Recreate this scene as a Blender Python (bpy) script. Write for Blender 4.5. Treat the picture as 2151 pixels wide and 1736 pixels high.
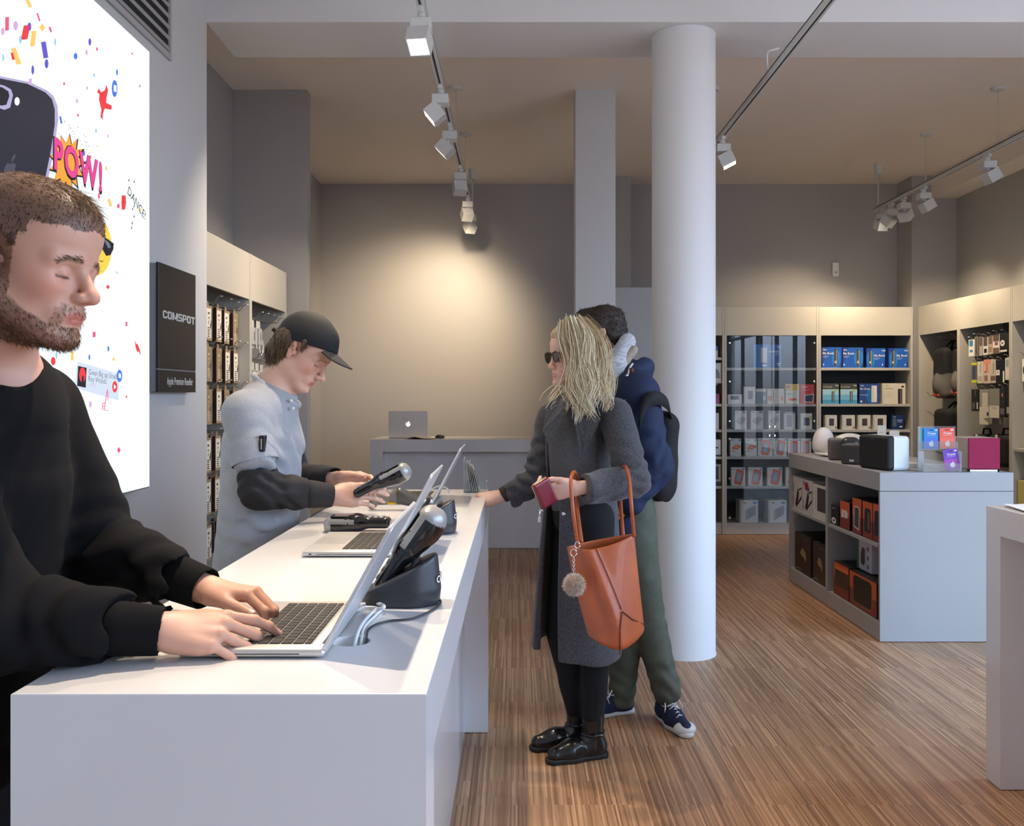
import bpy, math, random
import numpy as np
from mathutils import Vector, Matrix, Euler
PI = math.pi
sc = bpy.context.scene
for o in list(bpy.data.objects): bpy.data.objects.remove(o)
C = sc.collection
# ------------------------------------------------------------------ camera
F, PX0, PY0, CH = 1895.0, 1087.0, 829.0, 1.42
cam_d = bpy.data.cameras.new('camera'); cam = bpy.data.objects.new('camera', cam_d); C.objects.link(cam)
cam.location = (0, 0, CH); cam.rotation_euler = (PI/2, 0, 0)
cam_d.sensor_width = 36; cam_d.lens = F/2151*36; cam_d.clip_start = 0.05; cam_d.clip_end = 100
cam_d.shift_x = -(PX0-1075.5)/2151; cam_d.shift_y = -(868-PY0)/2151
sc.camera = cam
sc.view_settings.view_transform = 'Standard'; sc.view_settings.look = 'None'
sc.view_settings.gamma = 1; sc.view_settings.exposure = 0.5; sc.view_settings.use_curve_mapping = False
sc.cycles.use_denoising = True
sc.cycles.max_bounces = 8; sc.cycles.diffuse_bounces = 5; sc.cycles.sample_clamp_indirect = 4
sc.cycles.caustics_reflective = False; sc.cycles.caustics_refractive = False
# ------------------------------------------------------------------ world: overcast street sky seen through the shop front
W = bpy.data.worlds.new('street_daylight'); sc.world = W; W.use_nodes = True
nt = W.node_tree; nt.nodes.clear()
wo = nt.nodes.new('ShaderNodeOutputWorld'); bg = nt.nodes.new('ShaderNodeBackground')
tc = nt.nodes.new('ShaderNodeTexCoord'); sx = nt.nodes.new('ShaderNodeSeparateXYZ'); cr = nt.nodes.new('ShaderNodeValToRGB')
nt.links.new(tc.outputs['Generated'], sx.inputs[0]); nt.links.new(sx.outputs[2], cr.inputs[0])
cr.color_ramp.elements[0].position = 0.0; cr.color_ramp.elements[0].color = (.16, .17, .20, 1)
cr.color_ramp.elements[1].position = 0.45; cr.color_ramp.elements[1].color = (.46, .69, 1.0, 1)
e = cr.color_ramp.elements.new(0.06); e.color = (.34, .42, .55, 1)
nt.links.new(cr.outputs[0], bg.inputs[0]); bg.inputs[1].default_value = 10
nt.links.new(bg.outputs[0], wo.inputs[0])
def area(name, loc, rot, sx_, sy_, power, col, portal=False):
    l = bpy.data.lights.new(name, 'AREA'); l.shape = 'RECTANGLE'; l.size = sx_; l.size_y = sy_; l.energy = power; l.color = col
    if portal: l.cycles.is_portal = True
    o = bpy.data.objects.new(name, l); o.location = loc; o.rotation_euler = rot; C.objects.link(o); return o
# light portals in the window openings (they only guide sampling of the sky)
area('window_portal', (3.5, -1.72, 1.9), (PI/2, 0, 0), 1.8, 3.0, 1, (1, 1, 1), True)
area('window_portal', (4.60, 1.5, 1.85), (PI/2, 0, PI/2), 5.4, 2.9, 1, (1, 1, 1), True)
# ------------------------------------------------------------------ helpers
def P(px, py, d): return Vector(((px-PX0)/F*d, d, CH-(py-PY0)/F*d))
def lin(c):
    return tuple((v/12.92 if v <= .04045 else ((v+.055)/1.055)**2.4) for v in c)
def rgb(r, g, b): return lin((r/255, g/255, b/255))
_M = {}
def mat(name, col, rough=.5, metal=0, coat=0, emit=None, es=1, trans=0, ior=1.45, alpha=1, sss=0, sheen=0, noise=None, bump=None, spec=.5):
    if name in _M: return _M[name]
    m = bpy.data.materials.new(name); m.use_nodes = True; b = m.node_tree.nodes['Principled BSDF']; n = m.node_tree
    b.inputs['Base Color'].default_value = (*col, 1); b.inputs['Roughness'].default_value = rough; b.inputs['Metallic'].default_value = metal
    b.inputs['Coat Weight'].default_value = coat; b.inputs['Transmission Weight'].default_value = trans; b.inputs['IOR'].default_value = ior
    b.inputs['Alpha'].default_value = alpha; b.inputs['Sheen Weight'].default_value = sheen; b.inputs['Specular IOR Level'].default_value = spec
    if sss: b.inputs['Subsurface Weight'].default_value = sss; b.inputs['Subsurface Radius'].default_value = (.012, .004, .002); b.inputs['Subsurface Scale'].default_value = 1
    if emit: b.inputs['Emission Color'].default_value = (*emit, 1); b.inputs['Emission Strength'].default_value = es
    t = None
    if noise or bump: t = n.nodes.new('ShaderNodeTexCoord')
    if noise:                       # (scale, amount, detail, stretch)
        s, amt = noise[0], noise[1]
        nz = n.nodes.new('ShaderNodeTexNoise'); nz.inputs['Scale'].default_value = s; nz.inputs['Detail'].default_value = noise[2] if len(noise) > 2 else 3
        mp = n.nodes.new('ShaderNodeMapping'); n.links.new(t.outputs['Object'], mp.inputs[0]); n.links.new(mp.outputs[0], nz.inputs['Vector'])
        if len(noise) > 3: mp.inputs['Scale'].default_value = noise[3]
        mx = n.nodes.new('ShaderNodeMix'); mx.data_type = 'RGBA'; n.links.new(nz.outputs['Fac'], mx.inputs['Factor'])
        mr = n.nodes.new('ShaderNodeMapRange'); mr.inputs[1].default_value = .3; mr.inputs[2].default_value = .7
        n.links.new(nz.outputs['Fac'], mr.inputs[0]); n.links.new(mr.outputs[0], mx.inputs['Factor'])
        mx.inputs['A'].default_value = (*[max(0, v*(1-amt)) for v in col], 1); mx.inputs['B'].default_value = (*[min(1, v*(1+amt)) for v in col], 1)
        n.links.new(mx.outputs['Result'], b.inputs['Base Color'])
    if bump:
        nz = n.nodes.new('ShaderNodeTexNoise'); nz.inputs['Scale'].default_value = bump[0]; nz.inputs['Detail'].default_value = 4
        n.links.new(t.outputs['Object'], nz.inputs['Vector'])
        bp = n.nodes.new('ShaderNodeBump'); bp.inputs['Strength'].default_value = bump[1]; bp.inputs['Distance'].default_value = bump[2] if len(bump) > 2 else .002
        n.links.new(nz.outputs['Fac'], bp.inputs['Height']); n.links.new(bp.outputs[0], b.inputs['Normal'])
    _M[name] = m; return m
def vmat(name, rough=.5, sss=0, sheen=0, noise=None, bump=None, spec=.5, coat=0):
    """base colour from the mesh's own colour attribute (skin, lips, brows, hair tones)"""
    if name in _M: return _M[name]
    m = mat(name, (.5, .5, .5), rough=rough, sss=sss, sheen=sheen, bump=bump, spec=spec, coat=coat); n = m.node_tree
    a = n.nodes.new('ShaderNodeAttribute'); a.attribute_name = 'Col'
    n.links.new(a.outputs['Color'], n.nodes['Principled BSDF'].inputs['Base Color']); return m
_T = {}
def text_mesh(s, size=1, align='LEFT', bold=0, xs=1.0):
    k = (s, align, bold)
    if k not in _T:
        cu = bpy.data.curves.new('t', 'FONT'); cu.body = s; cu.size = 1; cu.align_x = align; cu.resolution_u = 3; cu.offset = bold; cu.space_character = 1.16 if bold >= .03 else 1
        ob = bpy.data.objects.new('t', cu); C.objects.link(ob); bpy.context.view_layer.update()
        me = ob.to_mesh(); _T[k] = ([tuple(v.co) for v in me.vertices], [tuple(p.vertices) for p in me.polygons])
        ob.to_mesh_clear(); bpy.data.objects.remove(ob); bpy.data.curves.remove(cu)
    v, f = _T[k]
    return [(x*size*xs, y*size, 0) for x, y, z in v], f
class MB:
    """collects shapes, builds ONE mesh object; m = current material slot, M = current matrix"""
    def __init__(s): s.v = []; s.f = []; s.mi = []; s.mats = []; s.m = 0; s.M = Matrix.Identity(4); s.sm = []
    def use(s, material):
        if material not in s.mats: s.mats.append(material)
        s.m = s.mats.index(material); return s
    def raw(s, vs, fs, smooth=False):
        o = len(s.v); s.v += [tuple(s.M @ Vector(v)) for v in vs]
        for f in fs: s.f.append(tuple(i+o for i in f)); s.mi.append(s.m); s.sm.append(smooth)
        return s
    def box(s, x0, x1, y0, y1, z0, z1, bev=0, seg=1):
        bev = min(bev, (x1-x0)*.49, (y1-y0)*.49, (z1-z0)*.49)
        if bev <= 0:
            v = [(x, y, z) for x in (x0, x1) for y in (y0, y1) for z in (z0, z1)]
            f = [(0, 1, 3, 2), (4, 6, 7, 5), (0, 4, 5, 1), (2, 3, 7, 6), (0, 2, 6, 4), (1, 5, 7, 3)]
            return s.raw(v, f)
        import bmesh
        bm = bmesh.new(); bmesh.ops.create_cube(bm, size=1)
        for q in bm.verts: q.co = ((x0+x1)/2+q.co.x*(x1-x0), (y0+y1)/2+q.co.y*(y1-y0), (z0+z1)/2+q.co.z*(z1-z0))
        bmesh.ops.bevel(bm, geom=bm.edges[:], offset=bev, segments=seg, affect='EDGES', profile=.5)
        bm.verts.ensure_lookup_table(); v = [tuple(q.co) for q in bm.verts]; f = [tuple(q.index for q in p.verts) for p in bm.faces]; bm.free()
        return s.raw(v, f, seg > 1)
    def poly(s, pts, t=0, axis=None):
        """flat polygon of 3D points, extruded by vector axis*t when t"""
        n = len(pts)
        if not t: return s.raw(pts, [tuple(range(n))])
        a = Vector(axis)*t; v = [Vector(p) for p in pts] + [Vector(p)+a for p in pts]
        return s.raw(v, [tuple(range(n))[::-1], tuple(range(n, 2*n))]+[(i, (i+1) % n, n+(i+1) % n, n+i) for i in range(n)])
    def tube(s, pts, r, seg=8, caps=True, rx=None):
        pts = [Vector(p) for p in pts]; n = len(pts); rr = r if isinstance(r, (list, tuple)) else [r]*n
        v = []; prev = None
        for i, p in enumerate(pts):
            t = (pts[min(i+1, n-1)]-pts[max(i-1, 0)]).normalized()
            if prev is None: a = t.orthogonal().normalized()
            else: a = (prev - t*prev.dot(t)).normalized()
            prev = a; b = t.cross(a)
            for k in range(seg):
                an = 2*PI*k/seg; v.append(p+(a*math.cos(an)+b*math.sin(an))*rr[i])
        f = [(i*seg+k, i*seg+(k+1) % seg, (i+1)*seg+(k+1) % seg, (i+1)*seg+k) for i in range(n-1) for k in range(seg)]
        if caps: f += [tuple(range(seg))[::-1], tuple(range((n-1)*seg, n*seg))]
        return s.raw(v, f, True)
    def lathe(s, prof, seg=32, c=(0, 0, 0), caps=True, smooth=True):
        v = [(c[0]+r*math.cos(2*PI*k/seg), c[1]+r*math.sin(2*PI*k/seg), c[2]+z) for r, z in prof for k in range(seg)]
        n = len(prof); f = [(i*seg+k, i*seg+(k+1) % seg, (i+1)*seg+(k+1) % seg, (i+1)*seg+k) for i in range(n-1) for k in range(seg)]
        s.raw(v, f, smooth)
        if caps: s.raw([v[k] for k in range(seg)], [tuple(range(seg))[::-1]]); s.raw(v[-seg:], [tuple(range(seg))])
        return s
    def text(s, t, size, origin, ux, uy, align='LEFT', off=0, bold=0, xs=1.0):
        v, f = text_mesh(t, size, align, bold, xs); ux = Vector(ux).normalized(); uy = Vector(uy).normalized(); nn = ux.cross(uy); o = Vector(origin)+nn*off
        return s.raw([o+ux*x+uy*y for x, y, z in v], f)
    def build(s, name, parent=None, loc=None, bevel=0, rotz=0):
        me = bpy.data.meshes.new(name); me.from_pydata([tuple(v) for v in s.v], [], s.f)
        for m in s.mats: me.materials.append(m)
        me.polygons.foreach_set('material_index', s.mi); me.polygons.foreach_set('use_smooth', s.sm); me.update()
        o = bpy.data.objects.new(name, me); C.objects.link(o)
        if loc: o.location = loc
        o.rotation_euler.z = rotz
        if parent:
            o.parent = parent
            if parent.type != 'EMPTY' or tuple(parent.location) != (0, 0, 0): pass
        if bevel:
            b = o.modifiers.new('bevel', 'BEVEL'); b.width = bevel; b.segments = 2; b.limit_method = 'ANGLE'
        return o
def tag(o, label=None, cat=None, group=None, kind=None):
    if label: o['label'] = label
    if cat: o['category'] = cat
    if group: o['group'] = group
    if kind: o['kind'] = kind
    return o
def empty(name, loc=(0, 0, 0), label=None, cat=None, group=None, rotz=0):
    o = bpy.data.objects.new(name, None); o.empty_display_size = .1; C.objects.link(o); o.location = loc; o.rotation_euler.z = rotz
    return tag(o, label, cat, group)
def struct(o): o['kind'] = 'structure'; return o
def dup(root, loc=None, rotz=None, label=None, group=None):
    r = root.copy(); C.objects.link(r)
    if loc is not None: r.location = loc
    if rotz is not None: r.rotation_euler.z = rotz
    if label: r['label'] = label
    if group: r['group'] = group
    def rec(a, b):
        for ch in list(a.children):
            c = ch.copy(); C.objects.link(c); c.parent = b; rec(ch, c)
    rec(root, r); return r
# ================================================================== SHELL
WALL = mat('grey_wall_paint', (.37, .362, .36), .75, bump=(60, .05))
WALLN = mat('grey_wall_paint_lit', (.64, .645, .66), .75, bump=(60, .05))  # same grey paint, light box glow on the near wall put into the colour
WHITE = mat('white_paint', (.74, .74, .75), .7, bump=(60, .04))
PILL = mat('pale_pillar_paint', (.58, .585, .60), .7, bump=(60, .04))
CEIL = mat('ceiling_paint', (.86, .79, .72), .8, bump=(40, .04))
def wallbox(name, mt, *b): return struct(MB().use(mt).box(*b).build(name))
# floor: narrow upright lamella parquet running away from the camera
fm = bpy.data.materials.new('lamella_parquet'); fm.use_nodes = True; n = fm.node_tree; b = n.nodes['Principled BSDF']
t = n.nodes.new('ShaderNodeTexCoord')
def brick(wd, rh, off, c1, c2):
    mp = n.nodes.new('ShaderNodeMapping'); mp.inputs['Rotation'].default_value = (0, 0, PI/2); mp.inputs['Location'].default_value = off
    n.links.new(t.outputs['Object'], mp.inputs[0]); k = n.nodes.new('ShaderNodeTexBrick')
    k.inputs['Scale'].default_value = 1; k.inputs['Mortar Size'].default_value = 0; k.inputs['Brick Width'].default_value = wd; k.inputs['Row Height'].default_value = rh
    k.offset = .37; k.offset_frequency = 3; k.squash = 1; k.inputs['Bias'].default_value = 0
    k.inputs['Color1'].default_value = (*c1, 1); k.inputs['Color2'].default_value = (*c2, 1); n.links.new(mp.outputs[0], k.inputs['Vector']); return k
k1 = brick(.52, .0066, (0, 0, 0), (.27, .140, .072), (.53, .325, .190))
k2 = brick(1.3, .0066, (.1, 0, 0), (.80, .785, .77), (1.22, 1.20, 1.17))
k3 = brick(1.25, .156, (.3, 0, 0), (.90, .89, .88), (1.06, 1.05, 1.04))
m1 = n.nodes.new('ShaderNodeMix'); m1.data_type = 'RGBA'; m1.blend_type = 'MULTIPLY'; m1.inputs['Factor'].default_value = 1
m2 = n.nodes.new('ShaderNodeMix'); m2.data_type = 'RGBA'; m2.blend_type = 'MULTIPLY'; m2.inputs['Factor'].default_value = 1
n.links.new(k1.outputs[0], m1.inputs['A']); n.links.new(k2.outputs[0], m1.inputs['B']); n.links.new(m1.outputs['Result'], m2.inputs['A']); n.links.new(k3.outputs[0], m2.inputs['B'])
nz = n.nodes.new('ShaderNodeTexNoise'); nz.inputs['Scale'].default_value = 1; nz.inputs['Detail'].default_value = 5
mp = n.nodes.new('ShaderNodeMapping'); mp.inputs['Scale'].default_value = (300, 6, 1); n.links.new(t.outputs['Object'], mp.inputs[0]); n.links.new(mp.outputs[0], nz.inputs['Vector'])
m3 = n.nodes.new('ShaderNodeMix'); m3.data_type = 'RGBA'; m3.blend_type = 'OVERLAY'; m3.inputs['Factor'].default_value = .45
n.links.new(m2.outputs['Result'], m3.inputs['A']); n.links.new(nz.outputs['Fac'], m3.inputs['B']); n.links.new(m3.outputs['Result'], b.inputs['Base Color'])
b.inputs['Roughness'].default_value = .42; b.inputs['Specular IOR Level'].default_value = .45
struct(MB().use(fm).box(-2.5, 4.9, -1.9, 9.9, -.1, 0).build('floor'))
wallbox('ceiling', CEIL, -2.5, 4.9, -1.9, 9.9, 3.65, 3.75)
wallbox('wall_back', WALL, -2.3, 4.7, 9.55, 9.75, 0, 3.65)
wallbox('wall_left', WALL, -2.28, -2.08, 4.75, 9.55, 0, 3.65)
wallbox('wall_left_near', WALLN, -2.28, -1.65, -1.75, 4.79, 0, 3.65)
wallbox('wall_right', WALL, 4.48, 4.68, 4.2, 9.55, 0, 3.65)
wallbox('wall_right_sill', WALLN, 4.48, 4.68, -1.75, 4.2, 0, .40)
wallbox('wall_right_head', WALLN, 4.48, 4.68, -1.75, 4.2, 3.30, 3.65)
wallbox('wall_right_pier', WALLN, 4.48, 4.68, -1.75, -1.2, .4, 3.30)
wallbox('trim_2', WHITE, -1.649, 4.479, 4.77, 5.27, 3.39, 3.649)                 # downstand beam carried by the round column
wallbox('trim_3', CEIL, 4.22, 4.479, 5.271, 9.199, 3.42, 3.649)                   # soffit along the right wall
wallbox('wall_left_pilaster', WALL, -2.079, -1.54, 6.6, 6.71, 0, 3.649)
wallbox('wall_back_pilaster', WALL, 4.02, 4.479, 9.2, 9.549, 0, 3.649)
wallbox('wall_back_pier', WALL, .85, 1.155, 9.2, 9.549, 0, 3.649)
wallbox('wall_square_pillar', PILL, .424, .716, 6.59, 6.81, 0, 3.649)
struct(MB().use(WHITE).lathe([(.177, 0), (.177, .003), (.173, .006), (.173, 3.375), (.176, 3.389)], 64, (.915, 4.97, 0), True).build('wall_round_column'))
# shop front behind the camera: frames and glass
FR = mat('window_frame_metal', (.12, .12, .13), .4, .6)
GL = mat('window_glass', (1, 1, 1), 0, trans=1, ior=1.0)
wallbox('wall_front', WALLN, -1.649, 2.6, -1.75, -1.6, 0, 3.649)
wallbox('wall_front_sill', WALLN, 2.601, 4.479, -1.75, -1.6, 0, .40)
wallbox('wall_front_head', WALLN, 2.601, 4.479, -1.75, -1.6, 3.42, 3.649)
w = MB().use(FR)
for a, c in ((2.601, 2.65), (4.43, 4.479), (3.51, 3.57)): w.box(a, c, -1.70, -1.63, .40, 3.42)
for a, c in ((.40, .45), (3.37, 3.42), (2.6, 2.66)): w.box(2.601, 4.479, -1.70, -1.63, a, c)
struct(w.build('window_1'))
w = MB().use(FR)
for y in (-1.2, -.1, 1.05, 1.25, 2.3, 3.35, 4.14): w.box(4.54, 4.60, y, y+.06, .40, 3.30)
for a, c in ((.40, .45), (3.25, 3.30), (2.55, 2.60)): w.box(4.54, 4.60, -1.2, 4.2, a, c)
struct(w.build('window_2'))
# light box wall art panel is an object; COMSPOT board too (see display parts)
# ventilation grille in the near wall
VG = mat('painted_grille_grey', (.45, .45, .46), .5); VD = mat('duct_dark', (.02, .02, .022), .9)
def vent():
    xw = -1.65; dd = lambda px: xw*F/(px-PX0)
    y0, y1 = 2.95, dd(352)*1.0; z1 = 3.62; zb = CH-(112-PY0)/F*dd(352)
    e_ = empty('air_vent', (xw, (y0+y1)/2, zb), 'grey slatted air vent high in the wall above the light box', 'vent')
    ym = (y0+y1)/2; hw = (y1-y0)/2; zt = z1-zb
    f = MB().use(VG); f.box(0.0005, .012, -hw-.03, hw+.02, -.03, 0); f.box(.0005, .012, -hw-.03, hw+.02, zt-.02, zt); f.box(.0005, .012, -hw-.03, -hw, 0, zt-.02); f.box(.0005, .012, hw, hw+.02, 0, zt-.02)
    f.build('vent_frame', e_)
    MB().use(VD).box(.0005, .002, -hw, hw, 0, zt-.02).build('duct_opening', e_)
    for k in range(11):
        z = .012+k*(zt-.03)/11
        MB().use(VG).poly([(.003, -hw, z), (.013, -hw, z+.011), (.015, -hw, z+.010), (.005, -hw, z-.001)], 2*hw, (0, 1, 0)).build('slat', e_)
vent()
# ================================================================== FURNITURE
LAQ = mat('white_lacquer', (.74, .73, .74), .22, coat=.25)
LAQG = mat('grey_lacquer', (.37, .37, .375), .4)
SHELFM = mat('warm_grey_melamine', (.50, .48, .43), .45)
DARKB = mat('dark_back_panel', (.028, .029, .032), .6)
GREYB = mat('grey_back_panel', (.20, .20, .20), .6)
SHAD = mat('joint_black', (.01, .01, .01), .9)
TOPZ = 1.01
def bevel_top(o, w):
    import bmesh
    bm = bmesh.new(); bm.from_mesh(o.data); zm = max(v.co.z for v in bm.verts)
    bmesh.ops.bevel(bm, geom=[e for e in bm.edges if all(v.co.z > zm-1e-5 for v in e.verts)], offset=w, segments=2, affect='EDGES', profile=.5); bm.to_mesh(o.data); bm.free()
def waterfall(name, x0, x1, y0, y1, th, inset, label, longside='y', hole=None, lq=LAQ):
    """table whose worktop folds down into two end slabs; long side runs along y (or x)"""
    e_ = empty(name, ((x0+x1)/2, (y0+y1)/2, 0), label, 'table'); cx, cy = (x0+x1)/2, (y0+y1)/2
    L = (x0-cx, x1-cx, y0-cy, y1-cy)
    top = MB().use(lq).box(L[0], L[1], L[2], L[3], TOPZ-th, TOPZ).build('worktop', e_); bevel_top(top, .0022)
    if hole:
        hx, hy, hr = hole; cu = MB().lathe([(hr, -.05), (hr, .05)], 40, (hx-cx, hy-cy, TOPZ)).build('cut'); cu.parent = e_
        mo = top.modifiers.new('b', 'BOOLEAN'); mo.operation = 'DIFFERENCE'; mo.object = cu; mo.solver = 'EXACT'
        bpy.context.view_layer.update(); dg = bpy.context.evaluated_depsgraph_get()
        me = bpy.data.meshes.new_from_object(top.evaluated_get(dg)); top.modifiers.clear(); top.data = me; bpy.data.objects.remove(cu)
    if longside == 'y':
        for a, c in ((L[2], L[2]+th), (L[3]-th, L[3])): MB().use(lq).box(L[0], L[1], a, c, 0.003, TOPZ-th).build('leg', e_)
        MB().use(lq).box(L[0]+inset, L[1]-inset, L[2]+th+.001, L[3]-th-.001, .003, TOPZ-th-.001).build('modesty_panel', e_)
    else:
        for a, c in ((L[0], L[0]+th), (L[1]-th, L[1])): MB().use(lq).box(a, c, L[2], L[3], 0.003, TOPZ-th).build('leg', e_)
        MB().use(lq).box(L[0]+th+.001, L[1]-th-.001, L[2]+inset, L[3]-inset, .003, TOPZ-th-.001).build('modesty_panel', e_)
    MB().use(SHAD).box(L[0]+inset+.01, L[1]-inset-.01, L[2]+inset+.01, L[3]-inset-.01, 0, .003).build('foot_strip', e_)
    return e_
waterfall('sales_counter', -.694, -.125, 1.235, 3.895, .115, .097, 'long glossy white sales counter with laptops and scanners on it', hole=(-.277, 1.50, .033))
waterfall('service_table', -1.341, .40, 8.20, 8.83, .112, .12, 'pale table at the rear wall carrying the open silver laptop', 'x')
waterfall('display_table', 1.73, 2.42, .75, 3.33, .098, .11, 'white display table at the right edge with papers on top')
# central grey display island with open bays towards the counter
IX0, IX1, IY0, IY1, IZ = 2.075, 2.84, 5.165, 6.90, .972
def island():
    e_ = empty('display_island', ((IX0+IX1)/2, (IY0+IY1)/2, 0), 'low grey display island stocked with speaker boxes, loudspeakers on top', 'display unit')
    hx, hy = (IX1-IX0)/2, (IY1-IY0)/2; ym = 6.06-(IY0+IY1)/2
    MB().use(LAQG).box(-hx, hx, -hy, ym-.0015, IZ-.105, IZ).box(-hx, hx, ym+.0015, hy, IZ-.105, IZ).build('worktop', e_, bevel=.001)
    z1 = IZ-.108
    MB().use(LAQG).box(-hx+.001, hx, -hy+.001, -hy+.022, .004, z1).build('side_panel', e_)
    MB().use(LAQG).box(-hx+.001, hx, hy-.022, hy, .004, z1).build('side_panel', e_)
    for a, c in ((-hy+.023, ym-.002), (ym+.002, hy-.023)):
        MB().use(LAQG).box(-hx+.002, -hx+.44, a, c, .004, .105).build('plinth', e_)
        MB().use(LAQG).box(-hx+.006, -hx+.40, a+.02, c-.02, .536, .556).build('shelf', e_)
    for a in (ym-.021, ym+.0015): MB().use(LAQG).box(-hx+.001, -hx+.43, a, a+.0195, .106, z1).build('upright', e_)
    MB().use(GREYB).box(-hx+.40, hx-.001, -hy+.023, hy-.023, .106, z1).build('carcass', e_)
    MB().use(SHAD).box(-hx+.02, hx-.02, -hy+.02, hy-.02, 0, .004).build('foot_strip', e_)
island()
# grey half-height partition behind the couple
p_ = MB().use(LAQG).box(0, .84, 0, .42, .006, 2.297).build('tall_cupboard', loc=(.765, 7.39, 0), bevel=.002)
tag(p_, 'plain grey tall cupboard standing behind the round column', 'cupboard')
MB().use(SHAD).box(.02, .82, .02, .4, 0, .006).build('foot_strip', p_)
ZT, ZF, ZB = 2.306, 2.017, .10      # shelving: top, fascia bottom, plinth top
def unit(name, label, w, dep, shelves, back, loc, rotz, split=False, fascia=ZF, pegs=False):
    """open shelving bay: local x 0..w, front at y=0 facing -y, depth dep"""
    e_ = empty(name, loc, label, 'shelving', 'grey shelving bays along the walls', rotz)
    S = .022
    for a in (0.001, w-S-.001): MB().use(SHELFM).box(a, a+S, 0, dep, .004, ZT).build('side_panel', e_, bevel=.001)
    MB().use(SHELFM).box(S+.002, w-S-.002, .002, .022, fascia, ZT-.001).build('fascia', e_)
    MB().use(SHELFM).box(S+.002, w-S-.002, .022, dep, ZT-.02, ZT-.001).build('top_panel', e_)
    MB().use(SHELFM).box(S+.002, w-S-.002, .012, .03, .004, ZB-.001).box(S+.002, w-S-.002, .008, dep-.01, ZB, ZB+.018).build('plinth', e_)
    MB().use(back).box(S+.002, w-S-.002, dep-.012, dep, ZB+.018, ZT-.02).build('back_panel', e_)
    for z in shelves:
        MB().use(SHELFM).box(S+.002, w-S-.002, .012, dep-.013, z-.026, z).build('shelf', e_, bevel=.001)
    return e_
UD, UF = 9.12, .4
ux = [(p-PX0)/F*UD for p in (1324, 1522, 1720, 1918)]
BS = [1.69, 1.324, 1.064, .79, .491]
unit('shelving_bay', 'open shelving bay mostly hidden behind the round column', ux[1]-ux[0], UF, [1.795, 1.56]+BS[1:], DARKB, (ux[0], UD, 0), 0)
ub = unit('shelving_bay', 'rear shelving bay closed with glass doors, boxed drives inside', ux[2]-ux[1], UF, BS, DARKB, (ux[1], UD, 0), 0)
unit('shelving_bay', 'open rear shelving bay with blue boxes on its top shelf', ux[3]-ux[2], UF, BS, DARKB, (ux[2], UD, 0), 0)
CAB = mat('cabinet_glass', (.93, .95, .97), 0.0, trans=1, ior=1.0, coat=.9)
cg = CAB.node_tree; pb = cg.nodes['Principled BSDF']
# thin cabinet glass: mostly clear with a fresnel reflection, the same for every ray
tr = cg.nodes.new('ShaderNodeBsdfTransparent'); tr.inputs[0].default_value = (.90, .93, .95, 1); gl = cg.nodes.new('ShaderNodeBsdfGlossy'); gl.inputs['Roughness'].default_value = .01
fr = cg.nodes.new('ShaderNodeFresnel'); fr.inputs[0].default_value = 1.7; ms = cg.nodes.new('ShaderNodeMixShader')
mm = cg.nodes.new('ShaderNodeMath'); mm.operation = 'MULTIPLY'; mm.inputs[1].default_value = .75; cg.links.new(fr.outputs[0], mm.inputs[0])
cg.links.new(mm.outputs[0], ms.inputs[0]); cg.links.new(tr.outputs[0], ms.inputs[1]); cg.links.new(gl.outputs[0], ms.inputs[2])
cg.links.new(ms.outputs[0], cg.nodes['Material Output'].inputs['Surface'])
CHR = mat('chrome', (.75, .75, .76), .18, 1)
ALU = mat('brushed_aluminium', (.62, .61, .60), .32, .85)
w_ = ux[2]-ux[1]
for zz0, zz1, ks in ((1.045, 2.012, (1.94, 1.55, 1.15)), (.12, 1.04, (.97, .57, .175))):
    for sgn in (0, 1):
        a, c = (.026, w_/2-.003) if sgn == 0 else (w_/2+.003, w_-.026)
        dr = MB().use(CAB).raw([(a, -.003, zz0), (c, -.003, zz0), (c, -.003, zz1), (a, -.003, zz1)], [(0, 1, 2, 3)]).build('glass_door', ub)
        for kz in ks:
            MB().use(CHR).lathe([(.012, 0), (.014, .004), (.013, .010), (.006, .013)], 16).build('hinge_cap', dr)
            o = C.objects[-1]; o.location = (a+.024 if sgn == 0 else c-.024, -.0035, kz); o.rotation_euler = (PI/2, 0, 0)
        hz = 1.095 if zz0 > 1 else 1.005
        MB().use(CHR).box(-.009, .009, -.016, .0, -.013, .013, .003).build('handle', dr, loc=(c-.024 if sgn == 0 else a+.024, -.0035, hz))
# left wall bays (front facing +x) : local x runs along +y
HOOKZ_L = [1.95, 1.66, 1.39, 1.08, .81, .50]
lf = -1.68
for k, (a, c, lb) in enumerate(((4.812, 5.685, 'left wall hanging bay full of brown phone case packs'), (5.687, 6.56, 'left wall hanging bay with long white hooks beside the pilaster'))):
    # rotate +90: local x -> +y, local y(depth) -> -x
    e_ = unit('shelving_bay', lb, c-a, .39, [], GREYB, (lf, a, 0), PI/2)
# right wall bays (front facing -x): local x -> -y
rf = 4.05
for a, c, lb, sh in ((9.118, 8.29, 'right wall bay hung with dark rucksacks', []), (8.288, 7.41, 'right wall bay hung with packs of phone and camera accessories', []), (7.408, 6.53, 'right wall bay cut off by the photo edge', [.98])):
    unit('shelving_bay', lb, a-c, .41, sh, GREYB, (rf, a, 0), -PI/2)
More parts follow.
